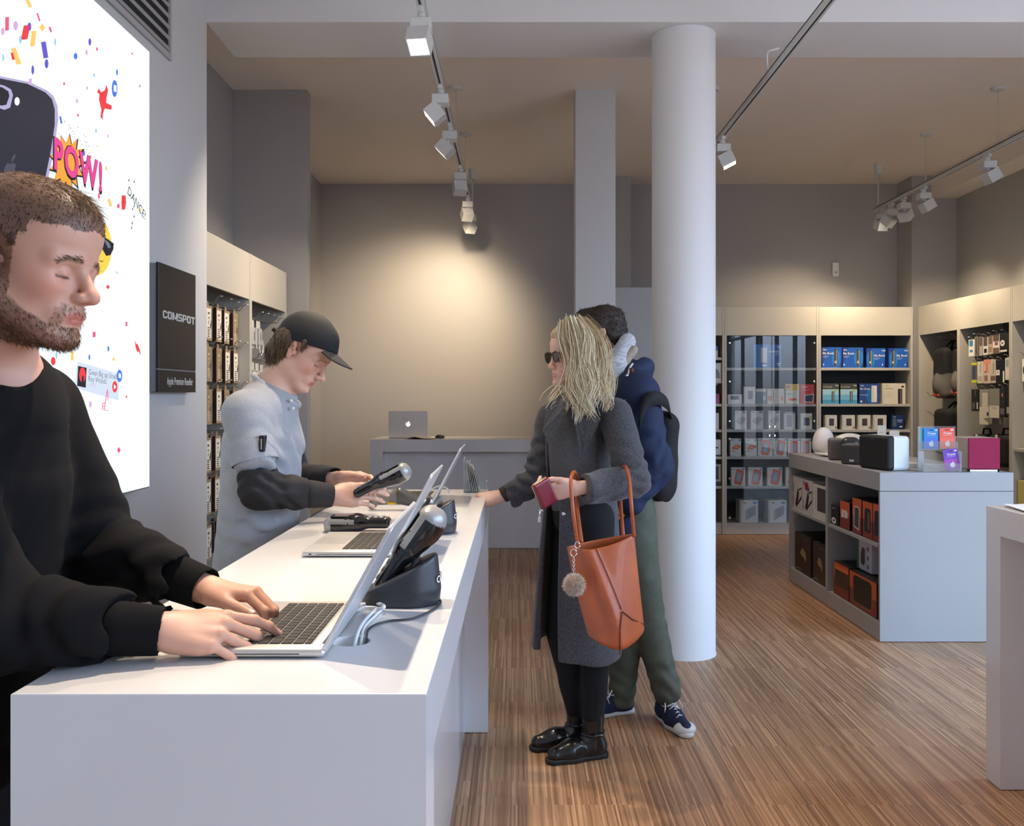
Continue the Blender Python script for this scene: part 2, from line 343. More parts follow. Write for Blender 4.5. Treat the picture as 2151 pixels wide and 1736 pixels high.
# ================================================================== LIGHT BOX, SIGN
LBX = -1.57
def em(name, c, s=1.0):
    k = rgb(*c); m = mat(name, (.02, .02, .02), .3, emit=k, es=s*.66, spec=.3); return m
LBS = 1.12
E = dict(white=em('backlit_white', (236, 247, 250), 1.25), pink=em('backlit_pink', (240, 90, 130), LBS), red=em('backlit_red', (238, 60, 66), LBS), yel=em('backlit_yellow', (247, 205, 110), LBS),
  org=em('backlit_orange', (252, 168, 60), LBS), pur=em('backlit_violet', (100, 90, 205), LBS), blu=em('backlit_blue', (70, 125, 225), LBS), sky=em('backlit_sky', (150, 205, 245), LBS), lil=em('backlit_lilac', (215, 175, 225), LBS),
  blk=em('backlit_black', (30, 32, 44), .8), phone=em('backlit_phone_black', (44, 46, 62), .9), edge=em('backlit_phone_rim', (190, 180, 225), 1), mag=em('backlit_magenta', (236, 70, 150), LBS), grey=em('backlit_grey', (120, 125, 140), 1), pale=em('backlit_pale_blue', (214, 228, 246), 1.1), face=em('backlit_emoji_yellow', (255, 215, 80), 1.1), ghost=em('backlit_dark_grey', (84, 86, 104), .9))
def LB(px, py, off=.0015):
    d = -LBX*F/(PX0-px); return (LBX+off, d, CH-(py-PY0)/F*d)
def lightbox():
    y0, y1 = 1.25, -LBX*F/(PX0-315); z0, z1 = 1.022, 2.888
    root = empty('light_box', (-1.65, (y0+y1)/2, z0), 'large backlit white confetti poster light box on the left wall', 'light box')
    inv = Matrix.Translation((1.65, -(y0+y1)/2, -z0))
    def mk(): m = MB(); m.M = inv; return m
    m = mk().use(mat('light_box_frame_metal', (.42, .45, .44), .4, .6)); m.box(-1.6495, LBX-.002, y0, y1, z0, z1, .004); m.build('frame', root)
    m = mk().use(E['white']); m.box(LBX-.0018, LBX-.0002, y0+.006, y1-.006, z0+.006, z1-.006); m.build('backlit_panel', root)
    # big telephone picture
    def pol(m, mt, pts, off=.0015): m.use(E[mt]); m.poly([LB(x, y, off) for x, y in pts])
    m = mk(); pol(m, 'edge', [(-260, 70), (0, 160), (60, 172), (98, 190), (112, 202), (120, 222), (122, 250), (115, 300), (106, 350), (96, 395), (80, 520), (-260, 560)], .001)
    pol(m, 'phone', [(-260, 74), (0, 165), (56, 176), (94, 194), (108, 208), (114, 230), (114, 262), (106, 315), (92, 385), (60, 520), (-260, 560)], .0016)
    pol(m, 'edge', [(-60, 160), (-10, 176), (8, 180), (22, 188), (26, 200), (20, 226), (8, 231), (-40, 214)], .0020)
    pol(m, 'blk', [(-60, 164), (-12, 180), (4, 184), (16, 192), (18, 202), (12, 220), (2, 222), (-40, 210)], .0024)
    pol(m, 'white', [(30+6*math.cos(a*PI/6), 0) and (34.5+5.5*math.cos(a*PI/6), 213+9*math.sin(a*PI/6)) for a in range(12)], .0022)
    ap = [(24, 352), (28, 338), (32, 323), (34, 326), (32, 340), (34, 346), (32, 378), (28, 385), (10, 384), (6, 372), (8, 352), (14, 344), (20, 346)]
    pol(m, 'ghost', [(8, 352), (14, 342), (20, 345), (26, 342), (33, 347), (29, 356), (31, 366), (30, 382), (8, 384), (5, 368)], .0022)
    pol(m, 'ghost', [(22, 340), (24, 330), (31, 322), (30, 332), (25, 340)], .0022)
    m.build('phone_picture', root)
    # confetti
    m = mk(); rnd = random.Random(4)
    conf = [('pink', 14, 50, 4, 15, .0), ('yel', 59, 6, 4, 10, .4), ('lil', 32, 54, 5, 10, 1), ('lil', 5, 66, 4, 8, 1), ('red', 53, 68, 7, 16, -.2), ('pur', 61, 56, 4, 9, 1), ('yel', 69, 81, 5, 17, -.1), ('yel', 88, 58, 6, 9, 0), ('pink', 80, 36, 1.6, 9, .3),
      ('sky', 42, 83, 3, 9, 1), ('pur', 93, 105, 5, 18, .15), ('pur', 97, 134, 4, 10, 1), ('yel', 33, 118, 5, 18, .35), ('red', 26, 118, 3, 8, .2), ('sky', 6, 121, 2, 8, 1), ('pur', 68, 147, 3, 10, 1), ('lil', 63, 172, 3, 7, 0), ('pink', 105, 62, 2, 6, .3),
      ('sky', 115, 88, 2, 8, 1), ('pur', 188, 88, 3, 8, 1), ('blu', 158, 118, 4, 7, 1), ('lil', 181, 110, 2.5, 6, 1), ('pink', 203, 103, 2, 4, 1), ('sky', 197, 158, 2, 4, 1), ('pink', 134, 176, 2, 3.5, 1), ('lil', 182, 185, 2, 4, 1), ('lil', 161, 212, 2.5, 5, 1), ('blu', 245, 152, 2, 7, 1),
      ('pink', 163, 242, 2.5, 4, 0), ('blu', 127, 252, 2, 8, .2), ('sky', 201, 275, 2, 5, 1), ('lil', 226, 286, 1.5, 4, 1), ('pink', 277, 113, 3, 2, 0), ('yel', 204, 307, 1.5, 2, 1), ('pur', 175, 322, 3, 6, 1), ('pink', 189, 330, 2, 4, 1), ('sky', 176, 353, 3, 2, 1),
      ('yel', 222, 354, 2, 5, 1), ('pink', 178, 388, 1, 8, .1), ('pur', 211, 397, 1.5, 4, 1), ('pink', 207, 412, 2, 7, 1), ('yel', 172, 424, 4, 11, .2), ('yel', 230, 426, 3, 8, .3), ('pink', 248, 433, 3, 5, 1), ('yel', 294, 441, 3, 5, 0), ('red', 226, 603, 4, 5, 0), ('sky', 245, 573, 1.5, 3, 1),
      ('pink', 265, 681, 2, 5, 0), ('pink', 197, 703, 3, 6, 0), ('sky', 151, 707, 3, 7, 1), ('pink', 172, 645, 1, 9, 0), ('pink', 137, 725, 2, 7, 0), ('lil', 97, 728, 3, 4, 1), ('sky', 88, 730, 2, 9, 1), ('yel', 151, 748, 3, 10, 0), ('blu', 227, 733, 2, 6, 1), ('blu', 187, 751, 2, 6, 1), ('yel', 238, 755, 3, 5, 0),
      ('sky', 161, 733, 2, 4, 1), ('red', 111, 759, 5, 9, 1), ('sky', 118, 745, 2, 10, 1), ('red', 125, 800, 2, 4, 1), ('pink', 147, 850, 5, 7, 0), ('lil', 189, 850, 3, 7, 1), ('sky', 179, 868, 2, 5, 1), ('red', 265, 834, 1.5, 3, 1), ('pink', 249, 946, 4, 7, 0), ('pink', 66, 727, 2, 6, .3), ('sky', 92, 770, 3, 6, 0), ('pink', 127, 398, 3, 6, 0), ('sky', 163, 395, 2, 6, 1)]
    for c, x, y, a, h, s in conf:
        if s == 1: pts = [(x+a*math.cos(k*PI/5), y+h*math.sin(k*PI/5)) for k in range(10)]
        elif s == 0 and a/h > .5: pts = [(x, y-h), (x+a, y), (x, y+h), (x-a, y)]
        else: pts = [(x-a-s*h, y-h*.9), (x+a-s*h, y-h), (x+a+s*h, y+h*.9), (x-a+s*h, y+h)]
        m.use(E[c]); m.poly([LB(*q, .0012+.0000*1) for q in pts])
    m.build('confetti_print', root)
    # POW! burst
    m = mk(); cx, cy = 140, 340; pts = []
    for k in range(26):
        a = 2*PI*k/26; r = 1 if k % 2 == 0 else .66; pts.append((cx+34*r*math.cos(a), cy+(56 if math.sin(a) > 0 else 52)*r*math.sin(a)))
    pts = [(cx+(x-cx)*1.08, cy+(y-cy)*1.12) for x, y in pts]; pts[6] = (cx+12, cy+78)
    pol(m, 'blk', [(cx+(x-cx)*1.1+1, cy+(y-cy)*1.08+2) for x, y in pts], .0014); pol(m, 'org', pts, .0018)
    for k in range(60):
        a = rnd.uniform(0, 2*PI); r = rnd.uniform(1.08, 1.5); x, y = cx+34*r*math.cos(a), cy+58*r*math.sin(a)
        if x > 118: m.use(E['blk']); m.poly([LB(x+.8*math.cos(q*PI/3), y+1.1*math.sin(q*PI/3), .0012) for q in range(6)])
    def ltxt(m, mt, s, px, py, size, off, slope=1.0, bold=0, xs=1.0, tilt=0):
        m.use(E[mt]) ; d = -LBX*F/(PX0-px); o = LB(px, py, 0)
        m.text(s, size, o, (0, math.cos(tilt), math.sin(tilt)), (0, -math.sin(tilt), math.cos(tilt)), off=off, bold=bold, xs=xs)
    ltxt(m, 'blk', 'POW!', 109, 355, .155, .0022, bold=.05, xs=.82); ltxt(m, 'mag', 'POW!', 111, 351, .145, .0026, bold=.035, xs=.86)
    m.build('comic_burst_print', root)
    # round smiling face with sunglasses, half hidden
    m = mk(); pol(m, 'face', [(203+31*math.cos(k*PI/12), 520+59*math.sin(k*PI/12)) for k in range(24)], .0016)
    pol(m, 'blk', [(170, 500), (214, 496), (226, 503), (238, 512), (237, 524), (231, 536), (222, 538), (214, 524), (206, 520), (190, 540), (172, 530)], .0020)
    pol(m, 'grey', [(216, 501), (228, 510), (232, 520), (226, 522)], .0023); pol(m, 'blk', [(208, 547), (214, 549), (218, 545), (214, 551), (208, 549)], .002)
    m.build('smiling_face_print', root)
    # small prints: plain red star figure stand-in, speech bubbles, dance word, notes, music card, thumb, bolt
    m = mk(); pol(m, 'red', [(206, 186), (212, 194), (219, 190), (223, 178), (226, 190), (223, 205), (222, 216), (234, 222), (233, 231), (219, 228), (215, 240), (215, 252), (210, 246), (212, 230), (207, 210), (208, 198), (203, 194)], .0016)
    pol(m, 'blu', [(240+6*math.cos(k*PI/8), 186+18*math.sin(k*PI/8)) for k in range(16)], .0014); pol(m, 'white', [(238, 178), (244, 180), (244, 194), (238, 192)], .0018)
    pol(m, 'red', [(255, 410), (263, 411), (264, 425), (262, 440), (255, 441), (254, 425)], .0016)
    ltxt(m, 'blk', 'DANCE!', 266, 405, .052, .0016, tilt=-.42)
    pol(m, 'red', [(282, 714), (286, 724), (288, 722), (293, 736), (295, 748), (290, 738), (288, 741), (284, 730)], .0016)
    pol(m, 'pale', [(162, 760), (250, 786), (248, 842), (155, 815)], .0014); pol(m, 'blk', [(163, 769), (181, 773), (179, 815), (161, 811)], .0018)
    pol(m, 'red', [(172+7*math.cos(k*PI/8), 788+16*math.sin(k*PI/8)) for k in range(16)], .0021); pol(m, 'blk', [(171, 790), (174, 790), (175, 806), (170, 806)], .0024)
    ltxt(m, 'grey', 'Gwan Big up Urself', 185, 787, .030, .0018, tilt=-.06); ltxt(m, 'grey', 'Roy Woods', 184, 801, .030, .0018, tilt=-.06); ltxt(m, 'lil', 'MUSIC', 187, 813, .018, .0018)
    pol(m, 'blu', [(250+6*math.cos(k*PI/8), 790+13*math.sin(k*PI/8)) for k in range(16)], .0018); pol(m, 'white', [(248, 784), (253, 786), (253, 795), (248, 794)], .0022)
    pol(m, 'red', [(240+5.5*math.cos(k*PI/8), 813+12*math.sin(k*PI/8)) for k in range(16)], .0020); pol(m, 'white', [(238, 807), (243, 813), (238, 819)], .0024)
    for a, c in (((218, 862), (221, 840)), ((221, 840), (225, 818)), ((225, 818), (226, 840)), ((226, 840), (231, 850)), ((215, 848), (222, 846)), ((214, 854), (221, 853)), ((214, 859), (220, 860)), ((215, 846), (214, 861)), ((219, 862), (228, 862))):
        m.use(E['pink']); m.poly([LB(a[0]-.7, a[1], .0016), LB(a[0]+.7, a[1]+1, .0016), LB(c[0]+.7, c[1]+1, .0016), LB(c[0]-.7, c[1], .0016)])
    for x, y in ((281, 383), (270, 380), (278, 440), (281, 434), (281, 456), (277, 470), (276, 480), (293, 182)):
        pol(m, 'blk', [(x-1.6, y), (x-.2, y-2.4), (x+.8, y-7), (x+1, y-1), (x, y+2)], .0015)
    m.build('sticker_print', root)
lightbox()
def sign():
    x = -1.65+.045; d0 = -x*F/(PX0-333); d1 = -x*F/(PX0-411); z1 = CH-(579-PY0)/F*d1; z0 = CH-(824.7-PY0)/F*d1
    bk = mat('sign_black', (.022, .021, .020), .35); lt = mat('sign_white_letter', (.80, .80, .78), .5); gr = mat('sign_edge_grey', (.25, .26, .28), .4)
    root = empty('wall_sign', (-1.65, (d0+d1)/2, z0), 'tall black company sign with white lettering on the left wall', 'sign'); ym = (d0+d1)/2
    def mk(): m = MB(); m.M = Matrix.Translation((1.65, -ym, -z0)); return m
    mk().use(gr).box(-1.6495, x-.012, d0+.004, d1-.03, z0+.004, z1-.004).build('mounting_frame', root)
    zs = CH-(781-PY0)/F*d1
    mk().use(bk).box(x-.012, x, d0, d1, zs+.003, z1, .001).box(x-.012, x, d0, d1, z0, zs-.003, .001).build('panel', root)
    mk().use(gr).box(x-.012, x-.002, d0, d1, zs-.003, zs+.003).build('divider', root)
    def ww(s, size, bold, xs):
        v, f = text_mesh(s, size, 'LEFT', bold, xs); return max(a[0] for a in v)
    m = mk().use(lt); W_ = d1-d0
    s = .066; xs = W_*.905/ww('COMSPOT', s, .03, 1); zt = CH-(683-PY0)/F*d1
    LT = dict(C=[(0, .15, .3, .85), (.12, .78, .88, 1), (.12, 0, .88, .22), (.7, .66, 1, .9), (.7, .1, 1, .34)], O=[(0, .12, .3, .88), (.7, .12, 1, .88), (.12, .78, .88, 1), (.12, 0, .88, .22)], S=[(0, .5, .3, .9), (.7, .1, 1, .52), (.1, .8, 1, 1), (.1, .4, .9, .6), (0, 0, .9, .2)],
      P=[(0, 0, .3, 1), (.2, .8, .9, 1), (.2, .34, .9, .54), (.7, .42, 1, .9)], T=[(0, .78, 1, 1), (.34, 0, .66, .9)], M=[(0, 0, .25, 1), (.75, 0, 1, 1)])
    lw, hh, yy = W_*.885/8.0, .036, d0+W_*.10
    for ch in 'COMSPOT':
        w_ = lw*(1.28 if ch == 'M' else 1.0)
        for u0, v0, u1, v1 in LT[ch]: m.poly([(x+.001, yy+w_*u0, zt+hh*v0), (x+.001, yy+w_*u1, zt+hh*v0), (x+.001, yy+w_*u1, zt+hh*v1), (x+.001, yy+w_*u0, zt+hh*v1)])
        if ch == 'M':
            for a, c in ((0, .40), (1, .60)): m.poly([(x+.0012, yy+w_*a, zt+hh), (x+.0012, yy+w_*(a+(.26 if a == 0 else -.26)), zt+hh), (x+.0012, yy+w_*(c+(.14 if a == 0 else -.14)), zt+hh*.12), (x+.0012, yy+w_*c, zt+hh*.12)])
        yy += w_+lw*.10
    s = .048; xs = W_*.70/ww('Apple Premium Reseller', s, 0, 1)
    m.text('Apple Premium Reseller', s, (x, d0+W_*.205, CH-(808-PY0)/F*(d0+.2*W_)), (0, 1, 0), (0, 0, 1), off=.001, bold=.012, xs=xs); m.build('lettering', root)
sign()
# small white socket / sensor high on the rear wall
z_ = P(1754, 567, 9.55)
s_ = MB().use(mat('white_plastic', (.78, .77, .74), .4)).box(-.035, .035, -.025, 0, -.075, .075, .006).build('wall_sensor', loc=(z_.x, 9.549, z_.z)); tag(s_, 'small white motion sensor high on the rear wall', 'sensor')
MB().use(mat('sensor_lens_grey', (.3, .3, .3), .3)).lathe([(.012, 0), (.008, .008)], 16).build('sensor_lens', s_, loc=(0, -.026, -.03)); C.objects[-1].rotation_euler = (PI/2, 0, 0)
# ================================================================== TRACK LIGHTING
TRW = mat('track_white', (.62, .63, .63), .4); TRD = mat('track_slot_dark', (.05, .045, .04), .6); FXW = mat('fixture_white', (.70, .71, .71), .35)
LENS = mat('lamp_lens_glow', (.9, .9, .9), .3, emit=(1, .90, .70), es=9)
TZ = 3.20
def track(x, y0, y1, hangs, label, z=TZ):
    e_ = empty('lighting_track', (x, (y0+y1)/2, z), label, 'lighting track', 'ceiling lighting tracks'); ym = (y0+y1)/2
    MB().use(TRW).box(-.017, -.006, y0-ym, y1-ym, 0, .035).box(.006, .017, y0-ym, y1-ym, 0, .035).box(-.017, .017, y0-ym, y1-ym, .028, .036).build('rail', e_)
    MB().use(TRD).box(-.006, .006, y0-ym, y1-ym, .004, .027).build('slot', e_)
    for y, kind in hangs:
        h = MB().use(TRW)
        if kind == 'rod':
            h.tube([(0, y-ym, .036), (0, y-ym, 3.56-z)], .007, 8); h.lathe([(.028, -.10), (.038, -.02), (.04, 0)], 20, (0, y-ym, 3.65-z))
        else:
            h.tube([(0, y-ym, .10), (0, y-ym, 3.64-z)], .0022, 6); h.lathe([(.045, -.022), (.052, -.012), (.05, 0)], 24, (0, y-ym, 3.65-z)); h.tube([(0, y-ym, .03), (0, y-ym, .11)], .005, 8)
        h.build('hanger', e_)
    return e_
track(-.445, .8, 8.95, [(4.35, 'w'), (6.54, 'w'), (7.71, 'w'), (8.92, 'rod')], 'white ceiling track running above the sales counter')
t2 = track(1.42, .8, 8.9, [(3.6, 'w'), (6.56, 'w'), (8.85, 'rod')], 'white ceiling track passing in front of the round column')
track(3.49, .8, 8.80, [(6.55, 'w'), (7.71, 'w'), (8.73, 'rod')], 'white ceiling track along the right wall shelving')
cb = [P(1637, 101, 5.0), P(1614, 107, 5.02), P(1611, 115, 5.03), P(1612, 148, 5.05)]
cb_ = MB().use(FXW).tube([cb[0]+Vector((0, 0, 0)), *cb[1:], Vector((1.42, 5.05, 3.2375))], .006, 8).build('power_cable'); tag(cb_, 'short white supply cable dropping from the beam to the track', 'cable')
# join the cable to the beam it leaves
cb_.location = (0, 0, 0)
def fixture(x, y, tgt, label, power=0, warm=(1, .80, .56), spread=62, blend=1.0, z=TZ, drop=.0):
    """adapter under the rail, square gear box, square lamp head tipped towards tgt"""
    e_ = empty('track_spotlight', (x, y, z), label, 'spotlight', 'track spotlights')
    MB().use(FXW).box(-.014, .014, -.045, .045, -.022, .006, .003).lathe([(.018, -.052), (.02, -.045), (.02, -.022)], 16).build('adapter', e_)
    MB().use(FXW).box(-.048, .048, -.05, .05, -.105, -.052, .004).build('gear_box', e_)
    dv = (Vector(tgt)-Vector((x, y, z-.16))).normalized(); hz = Vector((dv.x, dv.y, 0)); hz = hz.normalized() if hz.length > .01 else Vector((0, 1, 0))
    R = dv.to_track_quat('-Z', 'Y').to_matrix().to_4x4(); c0 = Vector((0, 0, -.155))+hz*.03
    h = MB().use(FXW); h.M = Matrix.Translation(c0) @ R
    h.box(-.05, .05, -.05, -.044, -.045, .04).box(-.05, .05, .044, .05, -.045, .04).box(-.05, -.044, -.044, .044, -.045, .04).box(.044, .05, -.044, .044, -.045, .04).box(-.044, .044, -.044, .044, .03, .04)
    h.M = Matrix.Identity(4); h.tube([(0, 0, -.10), tuple(c0*.9+Vector((0, 0, .02)))], .012, 8)
    h.build('lamp_head', e_)
    l = MB().use(LENS if power else FXW); l.M = Matrix.Translation(c0) @ R; l.box(-.043, .043, -.043, .043, -.025, -.02); l.build('lens', e_)
    if power:
        L = bpy.data.lights.new('spot_beam', 'SPOT'); L.energy = power*1.7; L.color = warm; L.spot_size = math.radians(spread); L.spot_blend = blend; L.shadow_soft_size = .025
        o = bpy.data.objects.new('spot_beam', L); C.objects.link(o); p = Vector((x, y, z))+c0+dv*.05; o.location = p; o.rotation_euler = dv.to_track_quat('-Z', 'Y').to_euler()
    return e_
WARM = (1, .78, .52); SOFT = (1, .81, .60)
fixture(-.445, 4.17, (-.62, 3.0, 1.0), 'largest track spotlight, nearest one above the counter', 60, SOFT, 70)
fixture(-.445, 5.22, (-1.68, 5.2, 2.0), 'second spotlight from the front on the left track', 45, SOFT, 70)
fixture(-.445, 5.95, (-1.6, 6.1, 1.9), 'third spotlight from the front on the left track', 45, SOFT, 70)
fixture(-.445, 7.05, (-1.2, 9.5, 1.9), 'left track spotlight below the end of the visible rail', 40, WARM, 80)
fixture(-.445, 8.10, (-.95, 9.55, 1.75), 'upper right spotlight of the cluster at the left track end', 62, WARM, 100)
fixture(-.445, 8.72, (-.92, 9.55, 2.15), 'lowest spotlight at the far end of the left track', 19, WARM, 110)
fixture(-.445, 1.95, (-.30, 1.4, 1.0), 'spotlight above the near laptop, outside the photo', 72, SOFT, 75)
fixture(-.445, 3.1, (-.45, 2.4, 1.0), 'spotlight above the middle of the counter, outside the photo', 62, SOFT, 75)
fixture(1.42, 6.25, (2.4, 6.0, .9), 'single spotlight beside the top of the round column', 45, SOFT, 75)
fixture(1.42, 3.2, (1.5, 2.4, 0), 'spotlight above the open floor, outside the photo', 40, SOFT, 80)
fixture(3.49, 6.70, (4.05, 6.75, 2.1), 'right track spotlight closest to the photo edge', 48, WARM, 80)
fixture(3.49, 7.75, (4.05, 7.8, 2.1), 'lit right track spotlight in front of the soffit end', 48, WARM, 80)
fixture(3.49, 8.15, (4.05, 8.6, 2.1), 'unlit looking right track spotlight in the middle of the cluster', 44, WARM, 80)
fixture(3.49, 8.42, (2.9, 9.12, 2.05), 'right track spotlight turned away towards the rear shelves', 40, WARM, 85)
fixture(3.49, 8.62, (3.4, 9.12, 2.0), 'last right track spotlight below the hanging rod', 26, WARM, 85)
# ================================================================== SMOOTH SURFACES (distance fields -> one closed mesh)
f32 = np.float32
def A3(v): return np.array(tuple(v), f32)
def s_cone(a, b, ra, rb, sq=None):
    """tapered capsule; sq=(direction, factor) flattens it across 'direction' (factor<1 = thinner there)"""
    a = A3(a); b = A3(b); ab = b-a; L2 = max(float(ab@ab), 1e-9)
    if sq: n = A3(sq[0]); n = n/np.linalg.norm(n); k = 1/sq[1]-1
    def f(p):
        v = p-a; t = np.clip(v@ab/L2, 0, 1); v = v-t[:, None]*ab
        if sq:
            v = v+(v@n)[:, None]*n*k
            return (np.sqrt((v*v).sum(1))-(ra+(rb-ra)*t))*max(sq[1], .55)
        return np.sqrt((v*v).sum(1))-(ra+(rb-ra)*t)
    return f
def s_ball(c, r):
    c = A3(c)
    return lambda p: np.sqrt(((p-c)**2).sum(1))-r
def rotm(rx=0, ry=0, rz=0): return np.array(Euler((rx, ry, rz)).to_matrix(), f32)
def s_ell(c, r, R=None):
    c = A3(c); r = A3(r); R = None if R is None else np.array(R, f32)
    def f(p):
        q = p-c
        if R is not None: q = q@R
        k0 = np.sqrt(((q/r)**2).sum(1)); k1 = np.sqrt(((q/(r*r))**2).sum(1))+1e-9
        return k0*(k0-1)/k1
    return f
def s_box(c, h, R=None, rad=0):
    c = A3(c); h = A3(h)-rad; R = None if R is None else np.array(R, f32)
    def f(p):
        q = p-c
        if R is not None: q = q@R
        q = np.abs(q)-h; return np.sqrt((np.maximum(q, 0)**2).sum(1))+np.minimum(q.max(1), 0)-rad
    return f
def s_plane(c, n):
    c = A3(c); n = A3(n); n = n/np.linalg.norm(n)
    return lambda p: (p-c)@n
def s_path(pts, rs, sq=None):
    fs = [s_cone(pts[i], pts[i+1], rs[i], rs[i+1], sq) for i in range(len(pts)-1)]
    def f(p):
        d = fs[0](p)
        for g in fs[1:]: d = np.minimum(d, g(p))
        return d
    return f
class Sdf:
    def __init__(s): s.ops = []; s.disp = []
    def add(s, f, k=.01): s.ops.append(('u', f, k)); return s
    def sub(s, f, k=.005): s.ops.append(('s', f, k)); return s
    def cut(s, f, k=.003): s.ops.append(('i', f, k)); return s      # keep only inside f
    def offset(s, g): s.disp.append(g); return s                    # g(p) added to the distance
    def ev(s, p, blk=None, rad=0, off=True):
        d = np.full(len(p), 1e3, f32)
        for op, f, k in s.ops:
            if blk is not None:
                c, idx, n = blk
                m = f(c); m = (m < rad+2*k+.02) if op != 'i' else (m > -(rad+2*k+.02))
                if not m.any(): continue
                mk = np.repeat(m, n); q = p[mk]; o = d[mk]
            else: q = p; o = d
            g = f(q).astype(f32)
            if op == 'u': h = np.maximum(k-np.abs(o-g), 0)/k; r = np.minimum(o, g)-h*h*k*.25
            elif op == 's': g = -g; h = np.maximum(k-np.abs(o-g), 0)/k; r = np.maximum(o, g)+h*h*k*.25
            else: h = np.maximum(k-np.abs(o-g), 0)/k; r = np.maximum(o, g)+h*h*k*.25
            if blk is not None: d[mk] = r
            else: d = r
        if off:
            for g in s.disp: d = d+g(p)
        return d
    def mesh(s, lo, hi, h):
        B = 8; lo = A3(lo); nb = np.ceil((A3(hi)-lo)/(h*B)).astype(int); S = h*B
        g = np.stack(np.meshgrid(*[np.arange(k) for k in nb], indexing='ij'), -1).reshape(-1, 3)
        c = lo+(g+.5)*S; d = s.ev(c.astype(f32)); g = g[np.abs(d) < S*1.25+.012]
        loc = np.stack(np.meshgrid(*[np.arange(B+1)]*3, indexing='ij'), -1).reshape(-1, 3)
        dim = nb*B+2; key = lambda q: (q[:, 0]*dim[1]+q[:, 1])*dim[2]+q[:, 2]
        VK, VP, Q = [], [], []; n3 = (B+1)**3
        cor = np.array([(i, j, k) for i in (0, 1) for j in (0, 1) for k in (0, 1)])
        edges = [(a, b) for a in range(8) for b in range(a+1, 8) if bin(a ^ b).count('1') == 1]
        for st in range(0, len(g), 400):
            gb = g[st:st+400]; P0 = (gb[:, None, :]*B+loc[None]).reshape(-1, 3); pos = (lo+P0*h).astype(f32)
            cc = (lo+(gb+.5)*S).astype(f32); v = s.ev(pos, (cc, None, n3), S*.9).reshape(len(gb), B+1, B+1, B+1)
            ins = v < 0
            cv = np.stack([v[:, i:B+i, j:B+j, k:B+k] for i, j, k in cor], -1); ci = cv < 0; act = ci.any(-1) & ~ci.all(-1)
            bi, i, j, k = np.nonzero(act)
            if len(bi):
                cell = gb[bi]*B+np.stack([i, j, k], -1); w = cv[bi, i, j, k]; acc = np.zeros((len(bi), 3)); cnt = np.zeros(len(bi))
                for a, b in edges:
                    wa, wb = w[:, a], w[:, b]; m = (wa < 0) != (wb < 0); t = np.where(m, wa/np.where(wa-wb == 0, 1, wa-wb), 0)
                    acc += m[:, None]*(cor[a]+(cor[b]-cor[a])*t[:, None]); cnt += m
                VK.append(key(cell)); VP.append(lo+(cell+acc/cnt[:, None])*h)
            for ax in range(3):
                sl0 = v[:, :B, :B, :B]; sh = [slice(None), slice(0, B), slice(0, B), slice(0, B)]; sh[ax+1] = slice(1, B+1); sl1 = v[tuple(sh)]
                m = (sl0 < 0) != (sl1 < 0); bi, i, j, k = np.nonzero(m)
                if not len(bi): continue
                cell = gb[bi]*B+np.stack([i, j, k], -1); b_, c_ = (ax+1) % 3, (ax+2) % 3
                eb = np.zeros(3, int); eb[b_] = 1; ec = np.zeros(3, int); ec[c_] = 1
                q = np.stack([key(cell), key(cell-eb), key(cell-eb-ec), key(cell-ec)], -1); fl = (sl0[bi, i, j, k] < 0)
                q[~fl] = q[~fl][:, ::-1]; Q.append(q)
        VK = np.concatenate(VK); VP = np.concatenate(VP); Q = np.concatenate(Q); o = np.argsort(VK); VK = VK[o]; VP = VP[o]
        ix = np.searchsorted(VK, Q); ix = np.clip(ix, 0, len(VK)-1); ok = (VK[ix] == Q).all(1); ix = ix[ok]
        return VP.astype(f32), ix[:, ::-1]
def mesh_obj(name, V, Fq, mts, parent=None, col=None, mi=None, org=(0, 0, 0), smooth=1):
    V = V-A3(org)
    me = bpy.data.meshes.new(name); nf = len(Fq); me.vertices.add(len(V)); me.vertices.foreach_set('co', V.astype(f32).ravel())
    k = Fq.shape[1]; me.loops.add(nf*k); me.loops.foreach_set('vertex_index', Fq.astype(np.int32).ravel()); me.polygons.add(nf)
    me.polygons.foreach_set('loop_start', np.arange(nf, dtype=np.int32)*k)
    if not isinstance(mts, (list, tuple)): mts = [mts]
    for m in mts: me.materials.append(m)
    if mi is not None: me.polygons.foreach_set('material_index', mi.astype(np.int32))
    if smooth: me.polygons.foreach_set('use_smooth', np.ones(nf, bool))
    me.update(calc_edges=True)
    if col is not None:
        a = me.color_attributes.new('Col', 'FLOAT_COLOR', 'POINT'); a.data.foreach_set('color', np.concatenate([col, np.ones((len(V), 1))], 1).astype(f32).ravel())
    me.validate(); o = bpy.data.objects.new(name, me); C.objects.link(o)
    if parent is not None: o.parent = parent
    return o
def normals(V, Fq):
    a, b, c, d = (V[Fq[:, i]] for i in range(4)); n = np.cross(c-a, d-b); N = np.zeros_like(V)
    for i in range(4): np.add.at(N, Fq[:, i], n)
    return N/(np.linalg.norm(N, axis=1, keepdims=True)+1e-12)
def wob(p, fs, seed=0):
    """cheap smooth noise in about -1..1"""
    r = np.random.RandomState(seed); o = 0
    for i in range(5):
        d = r.normal(size=3); d /= np.linalg.norm(d); d2 = r.normal(size=3); d2 /= np.linalg.norm(d2)
        o = o+np.sin(p@A3(d*fs*r.uniform(.6, 1.5))+r.uniform(0, 6)+1.3*np.sin(p@A3(d2*fs*.7)+r.uniform(0, 6)))
    return (o/3.2).astype(f32)
